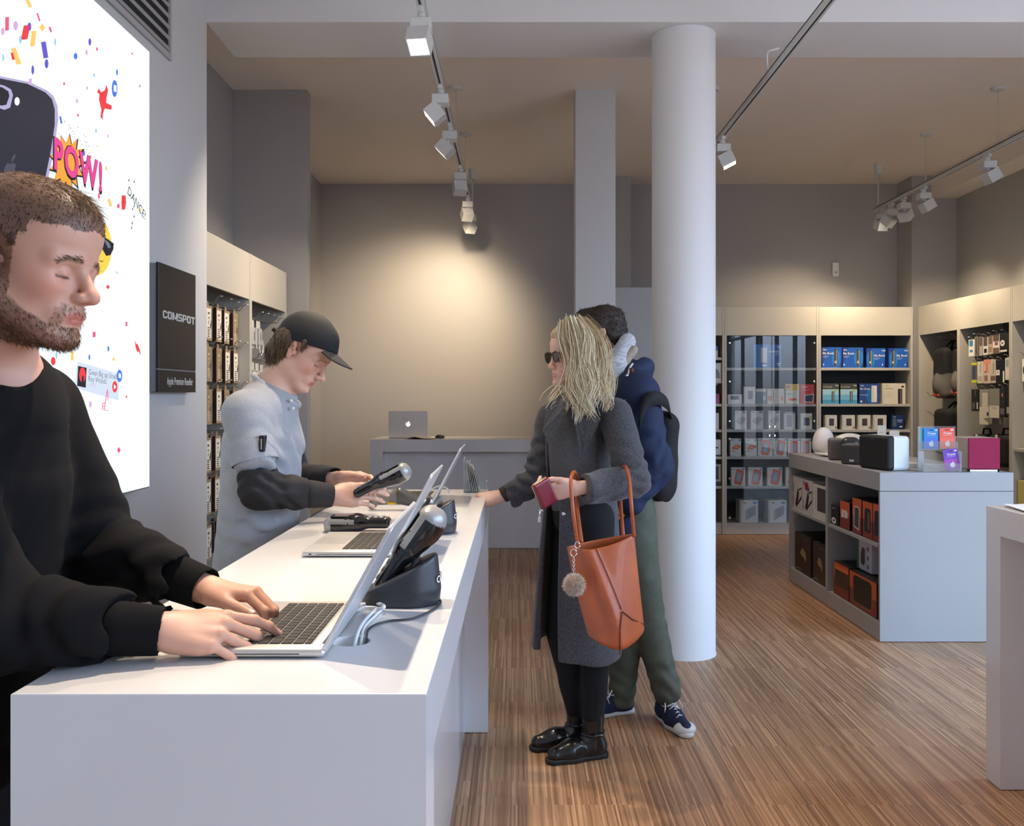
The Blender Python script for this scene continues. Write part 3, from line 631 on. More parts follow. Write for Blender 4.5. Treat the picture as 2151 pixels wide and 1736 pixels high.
def strands(name, roots, dirs, length, segs, rad, mt, parent, fn, cols, org=(0, 0, 0)):
    """hair: thin three sided strands as one mesh. fn(points, dirs, t) -> next direction"""
    n = len(roots); p = roots.astype(f32); d = dirs.astype(f32); L = (length/segs)[:, None] if hasattr(length, '__len__') else length/segs
    V = []; up = np.cross(d, np.tile(A3((.3, .2, .93)), (n, 1))); up /= np.linalg.norm(up, axis=1, keepdims=True)+1e-9
    for s_ in range(segs+1):
        t = s_/segs; w = rad*(1-.75*t**1.5); b2 = np.cross(d, up); b2 /= np.linalg.norm(b2, axis=1, keepdims=True)+1e-9; b1 = np.cross(b2, d); b1 /= np.linalg.norm(b1, axis=1, keepdims=True)+1e-9
        for k in range(3):
            a = 2*PI*k/3; V.append(p+(b1*math.cos(a)+b2*math.sin(a))*w)
        p = p+d*L; d = fn(p, d, t); d = d/(np.linalg.norm(d, axis=1, keepdims=True)+1e-9); up = b1
    V = np.stack(V, 1).reshape(-1, 3); per = 3*(segs+1); F = []
    for s_ in range(segs):
        for k in range(3): F.append((s_*3+k, s_*3+(k+1) % 3, (s_+1)*3+(k+1) % 3, (s_+1)*3+k))
    F = np.array(F); Fq = (np.arange(n)[:, None, None]*per+F[None]).reshape(-1, 4)
    return mesh_obj(name, V, Fq, mt, parent, np.repeat(cols, per, 0), org=org)
# ================================================================== PRODUCTS
def cm(*c, r=.45): return mat('print_%d_%d_%d_%d' % (*c, int(r*100)), rgb(*c), r)
CW, CK, CB, CBL, COR, CGR = cm(232, 230, 222), cm(22, 22, 24), cm(30, 80, 165), cm(70, 160, 215), cm(232, 96, 48), cm(150, 152, 156)
def pk(name, label, cat, group, loc, rotz, w, h, dep, body, art=(), tilt=0, bev=.001):
    m = MB(); m.use(body).box(-w/2, w/2, 0, dep, 0, h, bev)
    for i, a in enumerate(art):
        y = -.0003-.00012*i; k = a[0]
        if k == 'r': m.use(a[5]); m.poly([(w*(a[1]-.5), y, h*a[2]), (w*(a[3]-.5), y, h*a[2]), (w*(a[3]-.5), y, h*a[4]), (w*(a[1]-.5), y, h*a[4])])
        elif k == 'p': m.use(a[2]); m.poly([(w*(u-.5), y, h*v) for u, v in a[1]])
        elif k == 'o': m.use(a[5]); m.poly([(w*(a[1]-.5+a[3]*math.cos(q*PI/8)), y, h*(a[2]+a[4]*math.sin(q*PI/8))) for q in range(16)])
        elif k == 't': m.use(a[5]); m.text(a[1], a[4]*h, (w*(a[2]-.5), y, h*a[3]), (1, 0, 0), (0, 0, 1), bold=.02)
    o = m.build(name, loc=loc, rotz=rotz); return tag(o, label, cat, group)
UY = UD+.03
def rowpk(x0, x1, yt, zs, *a, d=UY, **k):
    """box whose front spans image columns x0..x1, top at image row yt, standing on shelf height zs"""
    X0, X1 = (x0-PX0)/F*d, (x1-PX0)/F*d; h = CH-(yt-PY0)/F*d-zs
    name, label, cat, group, dep, body, art = a
    return pk(name, label, cat, group, ((X0+X1)/2, d, zs+.0005), 0, X1-X0-.003, h, dep, body, art, **k)
g3 = lambda x: 1490+x*.3054
h3 = lambda y: 620+y*.3054
def drive(u, dark=CK): return [('r', u, .07, u+.17, .90, cm(40, 42, 50)), ('r', u+.03, .10, u+.10, .88, cm(80, 84, 86)), ('r', u+.11, .10, u+.135, .88, cm(210, 200, 180)), ('r', u+.02, .22, u+.11, .34, cm(200, 192, 176))]
# open bay, top shelf: four blue boxes
B1 = cm(28, 70, 158); B2 = cm(34, 96, 190); B3 = cm(48, 130, 215)
for x0, x1, yt, u, tx, ty, lb in ((772, 912, 360, .62, .03, .66, 'blue hard drive box at the left end of the top shelf'), (913, 1060, 362, .68, .03, .66, 'blue drive box touching the leftmost blue box, top shelf'), (1077, 1210, 367, .14, .42, .58, 'third blue drive box, after the first gap on the top shelf'), (1230, 1367, 367, .16, .42, .58, 'blue drive box at the right end of the top shelf')):
    rowpk(g3(x0)+.5, g3(x1), h3(yt), 1.69, 'drive_box', lb, 'box', 'blue drive boxes on the top shelf', .13, B1, [('p', [(.0, 0), (.9, 0), (1, .5), (1, 1), (.3, 1)], B2), ('o', u+.10, .45, .22, .45, B3)]+drive(u)+[('t', 'My Book', tx, ty, .15, CW), ('r', tx+.02, ty-.10, tx+.30, ty-.085, CW), ('r', tx+.02, ty-.16, tx+.22, ty-.15, CW), ('t', 'WD', .04 if tx < .2 else .82, .84, .11, CW), ('o', .08 if tx < .2 else .86, .16, .03, .05, CW)])
for x0, x1, lb in ((778, 892, 'light blue drive box on the left of the second shelf'), (900, 1018, 'light blue drive box beside its twin on the second shelf')):
    rowpk(g3(x0), g3(x1), h3(610), 1.324, 'drive_box', lb, 'box', 'light blue drive boxes on the second shelf', .13, cm(70, 72, 66), [('r', 0, 0, 1, .72, cm(120, 190, 222)), ('r', 0, 0, 1, .2, cm(70, 160, 205)), ('r', 0, .45, 1, .72, cm(170, 212, 230)), ('r', .56, .08, .72, .62, cm(40, 52, 62)), ('r', .63, .1, .66, .6, CW), ('o', .8, .66, .1, .07, cm(170, 205, 120)), ('t', 'MY BOOK', .03, .80, .1, cm(190, 185, 150)), ('t', 'WD', .78, .87, .09, CW)])
rowpk(g3(1030), g3(1173), h3(610), 1.324, 'drive_box', 'dark blue box with a white drive pictured, second shelf', 'box', None, .13, cm(40, 74, 140), [('o', .62, .4, .3, .35, cm(30, 110, 180)), ('r', .60, .08, .86, .90, CW), ('r', .62, .08, .72, .88, cm(214, 206, 190)), ('t', 'My Cloud', .04, .70, .12, CW), ('r', .05, .42, .42, .46, cm(150, 160, 190)), ('t', 'WD', .06, .86, .09, CW), ('o', .1, .12, .05, .05, CW)])
rowpk(g3(1187), g3(1350), h3(608), 1.324, 'drive_box', 'cream drive box with a black drive pictured, second shelf', 'box', None, .13, cm(212, 204, 184), [('r', .10, 0, 1, 1, cm(224, 216, 196)), ('r', .68, 0, .86, .73, cm(50, 40, 48)), ('r', .79, 0, .81, .70, cm(180, 170, 160)), ('t', 'My Book', .14, .72, .1, cm(150, 140, 122)), ('t', 'WD', .13, .86, .1, CGR), ('r', .83, .80, .93, .88, CK), ('r', .14, .5, .4, .51, CGR), ('r', .14, .42, .44, .43, CGR), ('r', .14, .34, .4, .35, CGR)])
for i, (x0, x1) in enumerate(((795, 880), (910, 1003), (1020, 1110), (1125, 1220))):
    rowpk(g3(x0), g3(x1), h3(827), 1.064, 'portable_drive_box', ('leftmost', 'second from left', 'third from left', 'fourth from left')[i]+' of the white portable drive boxes, open bay third shelf', 'box', 'white portable drive boxes on the third shelf', .06, cm(222, 218, 206), [('r', .02, .02, .12, .98, cm(190, 186, 172)), ('r', .34, .26, .74, .76, cm(52, 46, 52)), ('r', .38, .30, .70, .72, cm(70, 62, 66)), ('t', 'WD', .16, .86, .09, CBL), ('r', .84, .06, .96, .2, cm(120, 110, 96)), ('r', .18, .12, .5, .14, CGR)])
rowpk(g3(1252), g3(1337), h3(828), 1.064, 'portable_drive_box', 'small dark blue drive box at the right end of the third shelf', 'box', None, .06, cm(24, 52, 104), [('r', .1, .2, .42, .76, cm(90, 104, 112)), ('r', .5, .62, .9, .68, cm(180, 190, 220)), ('r', .5, .5, .86, .56, cm(150, 165, 205)), ('t', 'WD', .14, .84, .1, CW), ('r', .66, .16, .9, .24, CW)])
rowpk(1755, 1771, 915, .79, 'router_box', 'lime green and white box behind the loudspeakers', 'box', None, .1, CW, [('r', 0, .72, 1, 1, cm(170, 205, 50))], d=UY)
rowpk(1826, 1846, 914, .79, 'router_box', 'lime green topped box behind the large white loudspeaker', 'box', None, .1, CW, [('r', 0, .75, 1, 1, cm(170, 205, 50))], d=UY)
# glass bay
rowpk(1583, 1642, 724, 1.69, 'drive_box', 'large blue box alone behind the glass on the top shelf', 'box', None, .14, cm(40, 92, 170), [('r', 0, 0, .55, 1, cm(52, 120, 200)), ('r', .26, .22, .48, .86, cm(205, 205, 205)), ('r', .36, .22, .44, .84, cm(235, 235, 232)), ('r', .3, .06, .46, .14, CW), ('t', 'My Book', .55, .66, .11, CW), ('t', 'Duo', .76, .56, .08, cm(190, 205, 235)), ('t', 'WD', .84, .86, .09, CW), ('r', .84, .16, .96, .2, CW), ('o', .9, .1, .06, .04, cm(130, 200, 150))])
rowpk(1529, 1559, 829, 1.324, 'optical_drive_box', 'flat white carton lying behind the glass, far left', 'box', None, .12, CW, [('r', .18, .45, .78, .85, cm(80, 82, 84))])
rowpk(1562, 1587, 813, 1.324, 'adapter_box', 'tall white carton with a grey picture, behind the glass', 'box', None, .06, CW, [('r', .36, .28, .78, .76, cm(130, 138, 142)), ('r', .1, 0, .14, 1, cm(200, 200, 190))])
rowpk(1588, 1610, 817, 1.324, 'software_box', 'pale blue grey software carton behind the glass', 'box', None, .05, cm(140, 158, 172), [('r', 0, .8, 1, 1, CW), ('o', .84, .38, .14, .15, CW), ('o', .88, .38, .06, .07, cm(120, 140, 160))])
rowpk(1611, 1624, 817, 1.324, 'software_box', 'narrow white software carton with orange mark behind the glass', 'box', None, .05, CW, [('o', .5, .36, .3, .16, COR), ('o', .5, .36, .14, .08, CW)])
rowpk(1625, 1648, 817, 1.324, 'software_box', 'wide white software carton with orange mark at its edge', 'box', None, .05, CW, [('o', .8, .36, .14, .14, COR), ('o', .84, .36, .07, .08, CW), ('r', .1, .5, .36, .52, CGR)])
rowpk(1650, 1679, 807, 1.324, 'software_box', 'yellow and white software carton behind the glass', 'box', None, .06, cm(240, 236, 220), [('r', 0, .68, 1, 1, cm(246, 204, 100)), ('r', .08, .82, .3, .9, cm(150, 100, 90)), ('o', .52, .22, .3, .07, COR), ('r', .12, .48, .5, .51, CGR)])
rowpk(1681, 1711, 808, 1.324, 'software_box', 'red software carton picturing a screen behind the glass', 'box', None, .06, cm(226, 52, 44), [('r', .14, .84, .5, .88, CW), ('r', .14, .7, .7, .73, cm(250, 160, 150)), ('p', [(.28, .08), (.9, .06), (.96, .52), (.3, .46)], CW), ('p', [(.32, .12), (.86, .10), (.92, .47), (.34, .42)], cm(30, 44, 84))])
for i, (x0, x1) in enumerate(((175, 258), (285, 370), (405, 487))):
    rowpk(g3(x0), g3(x1), h3(797), 1.064, 'drive_carton', ('left', 'middle', 'right')[i]+' one of three tall white cartons with a silver drive, glass bay', 'box', 'white cartons with a silver drive', .06, cm(226, 224, 214), [('r', .08, .90, .3, .94, CGR), ('r', .66, .89, .92, .95, cm(70, 70, 70)), ('p', [(.12, .46), (.55, .24), (.98, .55), (.72, .70), (.3, .58)], cm(186, 188, 188)), ('p', [(.14, .44), (.55, .22), (.55, .26), (.14, .48)], cm(140, 142, 144))])
rowpk(g3(512), g3(592), h3(800), 1.064, 'blister_pack', 'clear and black hanging pack standing behind the glass', 'box', None, .05, cm(214, 216, 214), [('r', 0, .88, 1, 1, CK), ('r', .26, .14, .72, .80, cm(150, 156, 158)), ('r', .06, .92, .9, .95, CW)])
rowpk(g3(627), g3(708), h3(815), 1.064, 'portable_drive_box', 'small white drive box with green spot, right end behind the glass', 'box', None, .06, cm(228, 226, 216), [('r', .28, .24, .78, .74, cm(58, 62, 78)), ('o', .82, .74, .12, .1, cm(180, 210, 60))])
orf = lambda pts, cols: [('p', [(.5+(u-.5)*s, .48+(v-.48)*s) for u, v in pts], c) for s, c in cols]
TILT = [(.20, .18), (.26, .12), (.66, .05), (.74, .10), (.92, .72), (.90, .82), (.46, .92), (.38, .88)]
UPR = [(.20, .08), (.80, .08), (.84, .14), (.84, .84), (.80, .90), (.20, .90), (.16, .84), (.16, .14)]
def rugged(x0, x1, yt, z, lb, kind):
    t = [('t', 'LaCie', .06, .88, .08, CK), ('r', .78, .86, .96, .95, cm(90, 120, 190)), ('r', .06, .04, .12, .07, CK), ('r', .3, .04, .36, .07, CK)]
    if kind == 'tilt': a = orf(TILT, ((1, cm(220, 92, 56)), (.84, cm(232, 120, 78)), (.62, cm(150, 168, 190)), (.4, cm(170, 186, 204))))
    elif kind == 'up': a = orf(UPR, ((.9, cm(222, 92, 58)), (.72, cm(236, 130, 96)), (.55, cm(176, 186, 196))))
    else: a = [('p', [(.16, .42), (.6, .38), (.98, .52), (.9, .62), (.5, .66), (.2, .52)], cm(226, 96, 50)), ('p', [(.3, .46), (.6, .43), (.86, .54), (.52, .61)], cm(238, 150, 100)), ('p', [(.1, .30), (.4, .24), (.42, .28), (.12, .35)], cm(226, 96, 50))]
    rowpk(g3(x0), g3(x1), h3(yt), z, 'rugged_drive_box', lb, 'box', 'orange rugged drive boxes', .06, cm(222, 218, 210), a+t)
rugged(143, 220, 988, .79, 'first orange drive box from the left, fourth shelf of the glass bay', 'small'); rugged(247, 328, 988, .79, 'second orange drive box from the left, fourth shelf of the glass bay', 'small')
rugged(332, 437, 986, .79, 'third orange drive box, leaning picture, fourth shelf of the glass bay', 'tilt'); rugged(440, 533, 986, .79, 'fourth orange drive box, right of the door joint, fourth shelf', 'tilt')
rugged(540, 627, 988, .79, 'fifth orange drive box with upright picture, fourth shelf', 'up'); rugged(630, 702, 988, .79, 'orange drive box nearest the white egg lamp, fourth shelf', 'up')
rugged(150, 247, 1187, .491, 'orange drive box at the left end of the fifth shelf', 'tilt'); rugged(267, 367, 1187, .491, 'second orange drive box on the fifth shelf', 'tilt'); rugged(397, 502, 1187, .491, 'third orange drive box on the fifth shelf', 'tilt'); rugged(523, 610, 1187, .491, 'orange drive box half hidden by the island, fifth shelf', 'tilt')
for i, (x0, x1) in enumerate(((207, 337), (402, 532))):
    rowpk(g3(x0), g3(x1), h3(1413), .1185, 'desktop_drive_box', ('left', 'right')[i]+' large white drive box on the bottom shelf behind glass', 'box', 'large white drive boxes on the bottom shelf', .16, cm(226, 222, 212), [('r', 0, 0, .1, 1, cm(188, 182, 168)), ('r', .72, .84, .92, .94, cm(96, 134, 200)), ('r', .2, .87, .36, .91, CK), ('p', [(.32, .14), (.36, .12), (.86, .36), (.86, .72), (.82, .78), (.36, .58), (.32, .56)], cm(158, 154, 158)), ('p', [(.32, .14), (.46, .12), (.46, .52), (.32, .56)], cm(178, 172, 172))])
# narrow visible strip of the first bay
for x1, yt, z, nm, lb, c, art in ((60, 352, 1.795, 'card_box', 'small white and violet box beside the column, top shelf', CW, [('r', 0, .6, 1, 1, cm(120, 110, 180))]), (83, 468, 1.56, 'camera_box', 'white box showing a grey dome beside the column', CW, [('o', .5, .2, .4, .5, cm(150, 140, 132)), ('r', 0, 0, 1, .12, CW)]), (70, 680, 1.324, 'card_box', 'magenta box beside the column', cm(170, 60, 120), [('r', 0, 0, 1, .7, cm(190, 80, 140))]),
   (67, 812, 1.064, 'adapter_box', 'tall white box beside the column, third shelf', CW, [('r', .1, .1, .6, .14, CGR)]), (80, 995, .79, 'camera_box', 'white box with a small black gadget beside the column', CW, [('r', .2, .48, .8, .56, CK), ('r', 0, 0, 1, .1, CK)]), (82, 1165, .491, 'speaker_box', 'framed beige box with a dark window beside the column', cm(190, 178, 160), [('r', .1, .3, .8, .9, cm(60, 60, 66)), ('r', .1, 0, 1, .2, cm(70, 62, 60))])):
    zz = z
    rowpk(1488, g3(x1), h3(yt), zz, nm, lb, 'box', None, .09, c, art)
# ------------------------------------------------------------------ island bays (front faces -x)
def ipk(y_far, y_near, yt_px, zs, name, label, cat, group, dep, body, art, x=None):
    """front spans depths y_near..y_far on the island's left side; height from the image row at the near edge"""
    X = IX0+.02 if x is None else x; h = yt_px-zs
    return pk(name, label, cat, group, (X, (y_far+y_near)/2, zs+.0006), -PI/2, y_far-y_near-.004, h, dep, body, art)
DI = lambda px: (IX0+.02)*F/(px-PX0)
ZI = lambda py, px: CH-(py-PY0)/F*DI(px)
g4 = lambda x: 1650+x*.2075
h4 = lambda y: 970+y*.2075
SH, PL = .556, .1055
def rowi(x0, x1, yt, zs, *a, **k): return ipk(DI(g4(x0)), DI(g4(x1)), ZI(h4(yt), g4(x0)), zs, *a, **k)
frame_art = lambda: [('p', [(.25, .16), (.4, .08), (.95, .38), (.9, .46), (.55, .24), (.66, .52), (.52, .66)], cm(44, 34, 36)), ('p', [(.62, .58), (.92, .66), (.96, .44), (1, .44), (.96, .72), (.62, .64)], cm(70, 60, 62)), ('r', .04, .1, .1, .4, cm(140, 60, 70))]
rowi(76, 170, 140, SH, 'stand_box', 'white tablet stand box nearest the back, left bay upper shelf', 'box', 'white boxes in the island', .22, cm(200, 194, 188), frame_art()+[('r', .03, .5, .1, .8, cm(60, 120, 100))])
rowi(172, 275, 172, SH, 'stand_box', 'white tablet stand box with a red circle on its front', 'box', 'white boxes in the island', .22, cm(202, 196, 190), frame_art()+[('o', .42, .80, .2, .13, cm(150, 40, 60)), ('o', .62, .72, .1, .06, cm(80, 90, 170)), ('r', .1, .82, .18, .94, CK)])
rowi(278, 408, 222, SH, 'speaker_box', 'white box picturing a brown loudspeaker, upper shelf left bay', 'box', 'white boxes in the island', .24, cm(206, 202, 198), [('r', .34, .22, 1, .92, cm(72, 60, 56)), ('r', .20, .26, .22, .84, cm(110, 100, 96))])
for x0, x1, yt, lb in ((95, 258, 704, 'left dark brown box on the bottom of the left island bay'), (276, 412, 800, 'right dark brown box on the bottom of the left island bay')):
    rowi(x0, x1, yt, PL, 'game_box', lb, 'box', 'dark brown boxes in the island', .3, cm(34, 28, 22), [('r', .03, .02, .97, .98, cm(58, 44, 26)), ('p', [(.35, .5), (.5, .42), (.7, .46), (.66, .58), (.5, .66), (.4, .58)], cm(150, 126, 84)), ('p', [(.6, .46), (.66, .3), (.7, .46)], cm(180, 160, 120)), ('r', .08, .07, .4, .085, cm(190, 180, 150)), ('r', .5, .88, .8, .9, cm(130, 112, 76))])
rowi(462, 540, 430, SH, 'camera_box', 'black box with a white round gadget at the left of the right bay', 'box', None, .2, CK, [('o', .35, .22, .3, .16, CW), ('o', .35, .22, .12, .07, CK), ('r', .1, .8, .5, .86, CGR)])
od = cm(196, 84, 44); og = cm(120, 44, 34)
odg = lambda: [('r', .02, .5, .98, .99, cm(196, 86, 42)), ('r', .02, .02, .98, .5, cm(128, 50, 36))]
rowi(550, 652, 388, SH, 'amplifier_box', 'orange box with a white square device, right bay upper shelf', 'box', 'orange speaker boxes in the island', .26, cm(26, 22, 24), odg()+[('p', [(.14, .40), (.8, .42), (.78, .62), (.70, .68), (.16, .68)], cm(216, 206, 196)), ('r', .4, .45, .48, .62, cm(170, 160, 150))])
rowi(675, 772, 358, SH, 'speaker_box', 'orange box with a silver rimmed speaker, upper shelf right bay', 'box', 'orange speaker boxes in the island', .26, cm(26, 22, 24), odg()+[('p', [(.16, .18), (.76, .12), (.80, .70), (.70, .78), (.28, .78), (.18, .7)], cm(196, 190, 184)), ('p', [(.24, .22), (.68, .17), (.72, .68), (.64, .74), (.32, .74), (.26, .68)], cm(60, 62, 62))])
rowi(778, 884, 392, SH, 'speaker_box', 'orange box with a black speaker, upper shelf right bay', 'box', 'orange speaker boxes in the island', .26, cm(26, 22, 24), odg()+[('p', [(.2, .18), (.74, .16), (.82, .24), (.82, .74), (.7, .82), (.32, .82), (.22, .74)], cm(30, 27, 28)), ('r', .5, .24, .72, .72, cm(88, 78, 74))])
rowi(886, 950, 420, SH, 'speaker_box', 'orange speaker box cut by the island edge, upper shelf', 'box', 'orange speaker boxes in the island', .26, cm(26, 22, 24), odg()+[('p', [(.2, .18), (1, .16), (1, .82), (.34, .82), (.22, .74)], cm(34, 30, 30))])
b_ = rowi(487, 642, 1000, PL, 'speaker_box', 'left large orange speaker box on the bottom of the right bay', 'box', 'orange speaker boxes in the island', .3, cm(24, 20, 22), odg()+[('r', .10, .30, .96, .82, cm(66, 46, 34)), ('r', .10, .78, .96, .9, cm(214, 110, 50))])
rowi(644, 928, 1090, PL, 'speaker_box', 'widest orange speaker box, bottom of the right bay', 'box', 'orange speaker boxes in the island', .3, cm(24, 20, 22), odg()+[('p', [(.14, .2), (.22, .12), (.76, .12), (.84, .2), (.84, .86), (.76, .94), (.22, .94), (.14, .86)], cm(170, 104, 70)), ('p', [(.16, .2), (.23, .14), (.75, .14), (.82, .2), (.82, .86), (.75, .92), (.23, .92), (.16, .86)], cm(30, 24, 22)), ('r', .485, .80, .495, .88, cm(110, 80, 60))])
zt_ = ZI(h4(1000), g4(487))
wx = pk('router_box', 'white and green box lying across the orange speaker boxes', 'box', None, (IX0+.085, DI(g4(690)), zt_+.0012), -PI/2, .24, .185, .17, cm(200, 200, 212), [('r', 0, 0, .16, 1, cm(46, 110, 78)), ('p', [(.28, .2), (.5, .16), (.56, .3), (.56, .74), (.36, .78), (.26, .5)], cm(74, 62, 56)), ('r', .72, .1, .8, .24, cm(40, 44, 70)), ('r', .72, .4, .8, .54, cm(40, 44, 70)), ('r', .72, .7, .8, .84, cm(40, 44, 70)), ('r', .62, .1, .64, .9, CGR)])
# ------------------------------------------------------------------ left wall: hanging phone case packs
HK = mat('hook_steel', (.66, .66, .65), .25, .9)
def hook(L=.25, label='steel display hook with upturned tip', loc=(0, 0, 0), rotz=0, group='display hooks'):
    m = MB().use(HK); m.tube([(0, .0, 0), (0, -L, 0), (0, -L-.012, .012), (0, -L-.018, .028), (0, -L-.035, .036), (0, -L-.050, .034)], .0032, 6); m.box(-.02, .02, -.002, .003, -.018, .03, .001)
    return tag(m.build('display_hook', loc=loc, rotz=rotz), label, 'hook', group)
def case_pack(kind):
    """brown-edged flat pack hanging by its tab: origin at the hook, front towards local -y"""
    m = MB(); w, h, t = .093, .200, .018
    br = cm(74, 52, 50); tan = cm(160, 138, 108); inner = cm(150, 130, 100) if kind else cm(232, 228, 214)
    m.use(cm(60, 40, 40)).box(-w/2, w/2, 0, t, -h-.012, -.012, .001); m.use(tan).box(-w/2, w/2, -.0006, -.0001, -h-.012, -.012)
    m.use(inner).box(-w/2+.004, w/2-.012, -.0014, -.0007, -h+.004, -.028)
    m.use(tan).box(-.016, .016, .006, .008, -.013, .012)
    dk = cm(70, 60, 52) if not kind else cm(210, 198, 176)
    m.use(dk).box(-.02, .004, -.0020, -.0015, -.062, -.050).box(-.014, .0, -.0020, -.0015, -.088, -.078).box(-.010, -.004, -.0020, -.0015, -.118, -.098)
    for k in range(5): m.box(-.026, .008, -.0020, -.0015, -.142-k*.012, -.136-k*.012)
    m.use(cm(54, 46, 44)).poly([(.012, -.0021, -.13), (.032, -.0021, -.09), (.034, -.0021, -.12), (.022, -.0021, -.15)])
    return m.build('phone_case_pack')
packs = [case_pack(0), case_pack(1)]; used = [0, 0]; hook0 = None
XW = -2.066
def hang_left(px, py, kinds, row, col):
    """hook seen at image column px with its tip at row py; packs hang one behind the other"""
    global hook0
    xt = lf-.05; d = -xt*F/(PX0-px); z = CH-(py-PY0)/F*d-.02
    lb = 'steel hook in the left wall bay, %s row, %s from the front' % (row, col)
    if hook0 is None: hook0 = hook(.33, lb, (XW+.012, d, z), PI/2)
    else: dup(hook0, (XW+.012, d, z), PI/2, lb)
    for i, k in enumerate(kinds):
        o = packs[k]; x = xt-.022-i*.026
        lb = ('white' if k == 0 else 'tan')+' fronted phone case pack, '+('frontmost' if i == 0 else ('second' if i == 1 else 'third'))+' on its hook, %s row, %s' % (row, col)
        if not used[k]: used[k] = 1; o.location = (x, d, z-.006); o.rotation_euler.z = PI/2; tag(o, lb, 'phone case', 'phone case packs hanging on the left wall')
        else: dup(o, (x, d, z-.006), PI/2, lb)
rows = [('top', [(447, 628), (468, 634), (484, 640), (502, 646)], [[0, 0], [0, 0], [0, 0], [1, 0]]),
        ('second', [(447, 714), (468, 718), (486, 722), (503, 725)], [[1, 1], [1, 0], [0, 0], [0, 1]]),
        ('third', [(447, 804), (468, 804), (484, 806), (502, 808)], [[1, 1], [0, 0], [1, 1], [0]]),
        ('fourth', [(446, 906), (466, 902), (485, 900), (503, 898)], [[0, 0], [0, 0], [0], [0]]),
        ('fifth', [(446, 994), (465, 988), (484, 982), (503, 978)], [[0, 0], [0, 0], [0], [1]]),
        ('lowest', [(447, 1090), (472, 1075), (490, 1067)], [[0], [0, 0], [0]])]
for rn, hs, ks in rows:
    for i, ((px, py), k) in enumerate(zip(hs, ks)): hang_left(px, py, k, rn, ('first', 'second', 'third', 'fourth')[i])
# second left bay: bare hooks and clear packs
CLR = mat('clear_blister_grey', (.55, .56, .56), .15)
def blister(label, loc, w=.09, h=.19, ring=False):
    m = MB().use(CW).box(-w/2, w/2, 0, .004, -h, 0, .001); m.use(CLR).box(-w/2+.012, w/2-.012, -.018, 0, -h+.02, -.05, .005); m.use(cm(90, 92, 96)).box(-.012, .004, -.0185, -.018, -h+.05, -.08)
    if ring: m.use(CW).tube([(.03+.045*math.cos(a*PI/12), -.01, -h+.01+.055*math.sin(a*PI/12)) for a in range(25)], .006, 6, False)
    return tag(m.build('accessory_pack', loc=loc, rotz=PI/2), label, 'accessory pack', 'accessory packs on the left wall')
for r, (py0, lbr) in enumerate(((655, 'upper'), (741, 'lower'))):
    for i, px in enumerate((536, 548, 561, 570, 579, 588)):
        xt = lf-.05; d = -xt*F/(PX0-px); z = CH-(py0+i*3.0+6-PY0)/F*d-.02
        dup(hook0, (XW+.012, d, z), PI/2, 'steel hook in the left bay beside the pilaster, %s row, number %s from the front' % (lbr, ('one', 'two', 'three', 'four', 'five', 'six')[i]))
        if r == 0 and i < 3: blister('clear and white accessory pack on the upper hooks, %s one' % ('nearest', 'middle', 'farthest')[i], (xt-.06, d, z-.006), ring=(i == 2))
        if r == 1 and i < 5: blister('slim white accessory pack on the lower hooks, %s' % ('first', 'second', 'third', 'fourth', 'fifth')[i], (xt-.10, d, z-.006), w=.07, h=.15)
# ------------------------------------------------------------------ right wall
RF = rf+.06
DR = lambda px, x=RF: x*F/(px-PX0)
def rhook(px, py, lb):
    d = DR(px, RF-.02); z = CH-(py-PY0)/F*d-.012
    dup(hook0, (rf+.392, d, z), -PI/2, lb, 'display hooks'); return d, z
FAB = mat('black_fabric', (.012, .012, .013), .85, bump=(400, .3)); FABG = mat('grey_fabric', (.13, .12, .11), .9, bump=(400, .3)); ORF = mat('orange_fabric', rgb(250, 110, 60), .7); LIM = mat('lime_fabric', rgb(170, 225, 40), .7)
def rucksack(label, loc, w, h, low, patch, pm, s=1):
    e_ = empty('rucksack', loc, label, 'rucksack', 'rucksacks hanging on the right wall', -PI/2)
    S = Sdf(); S.add(s_box((0, -.06, -h*.55), (w/2, .075, h*.42), None, .05), .02); S.add(s_ell((0, -.10, -h*.75), (w*.42, .075, h*.20)), .03); S.offset(lambda p: wob(p, 26, 3)*.004)
    V, Q = S.mesh((-w/2-.06, -.24, -h*1.08), (w/2+.06, .06, 0), .011); zz = V[Q[:, 0]][:, 2]; mesh_obj('bag_body', V, Q, [FAB, low], e_, None, (zz < -h*.56).astype(int))
    for sx_ in (-.05, .05): MB().use(FAB).tube([(sx_*.4, .02, 0), (sx_, -.02, -.05), (sx_*1.5, -.05, -h*.25), (sx_*1.3, -.03, -h*.45)], .010, 8).build('carry_strap', e_)
    MB().use(pm).box(-w*.34, w*.22, -.150, -.118, -h*.94, -h*.84, .012).build('reflective_patch', e_) if patch else None
    return e_
d, z = rhook(1975, 712, 'hook carrying the front grey and black rucksack'); rucksack('black and grey rucksack with an orange stripe at its base', (rf+.16, d+.02, z-.0), .26, .58, FABG, 1, ORF)
d, z = rhook(2003, 708, 'hook carrying the rear grey rucksack'); rucksack('second black and grey rucksack, half hidden by the bay side', (rf+.22, d+.045, z), .22, .56, FABG, 1, ORF)
for px, lb in ((1949, 'bare hook left of the lime marked rucksack'), (1977, 'hook carrying the black rucksack with lime marks'), (2001, 'hook to the right of the lime marked rucksack')): d, z = rhook(px, 829, lb)
d = DR(1982); rucksack('black rucksack with lime green marks, lower row', (rf+.16, d, 1.35), .32, .52, FAB, 1, LIM)
tg = MB().use(CW).box(-.02, .02, -.002, 0, -.09, 0).build('price_tag', loc=(rf+.045, DR(1986), 1.13), rotz=-PI/2); tag(tg, 'white swing tag on the black rucksack', 'tag')
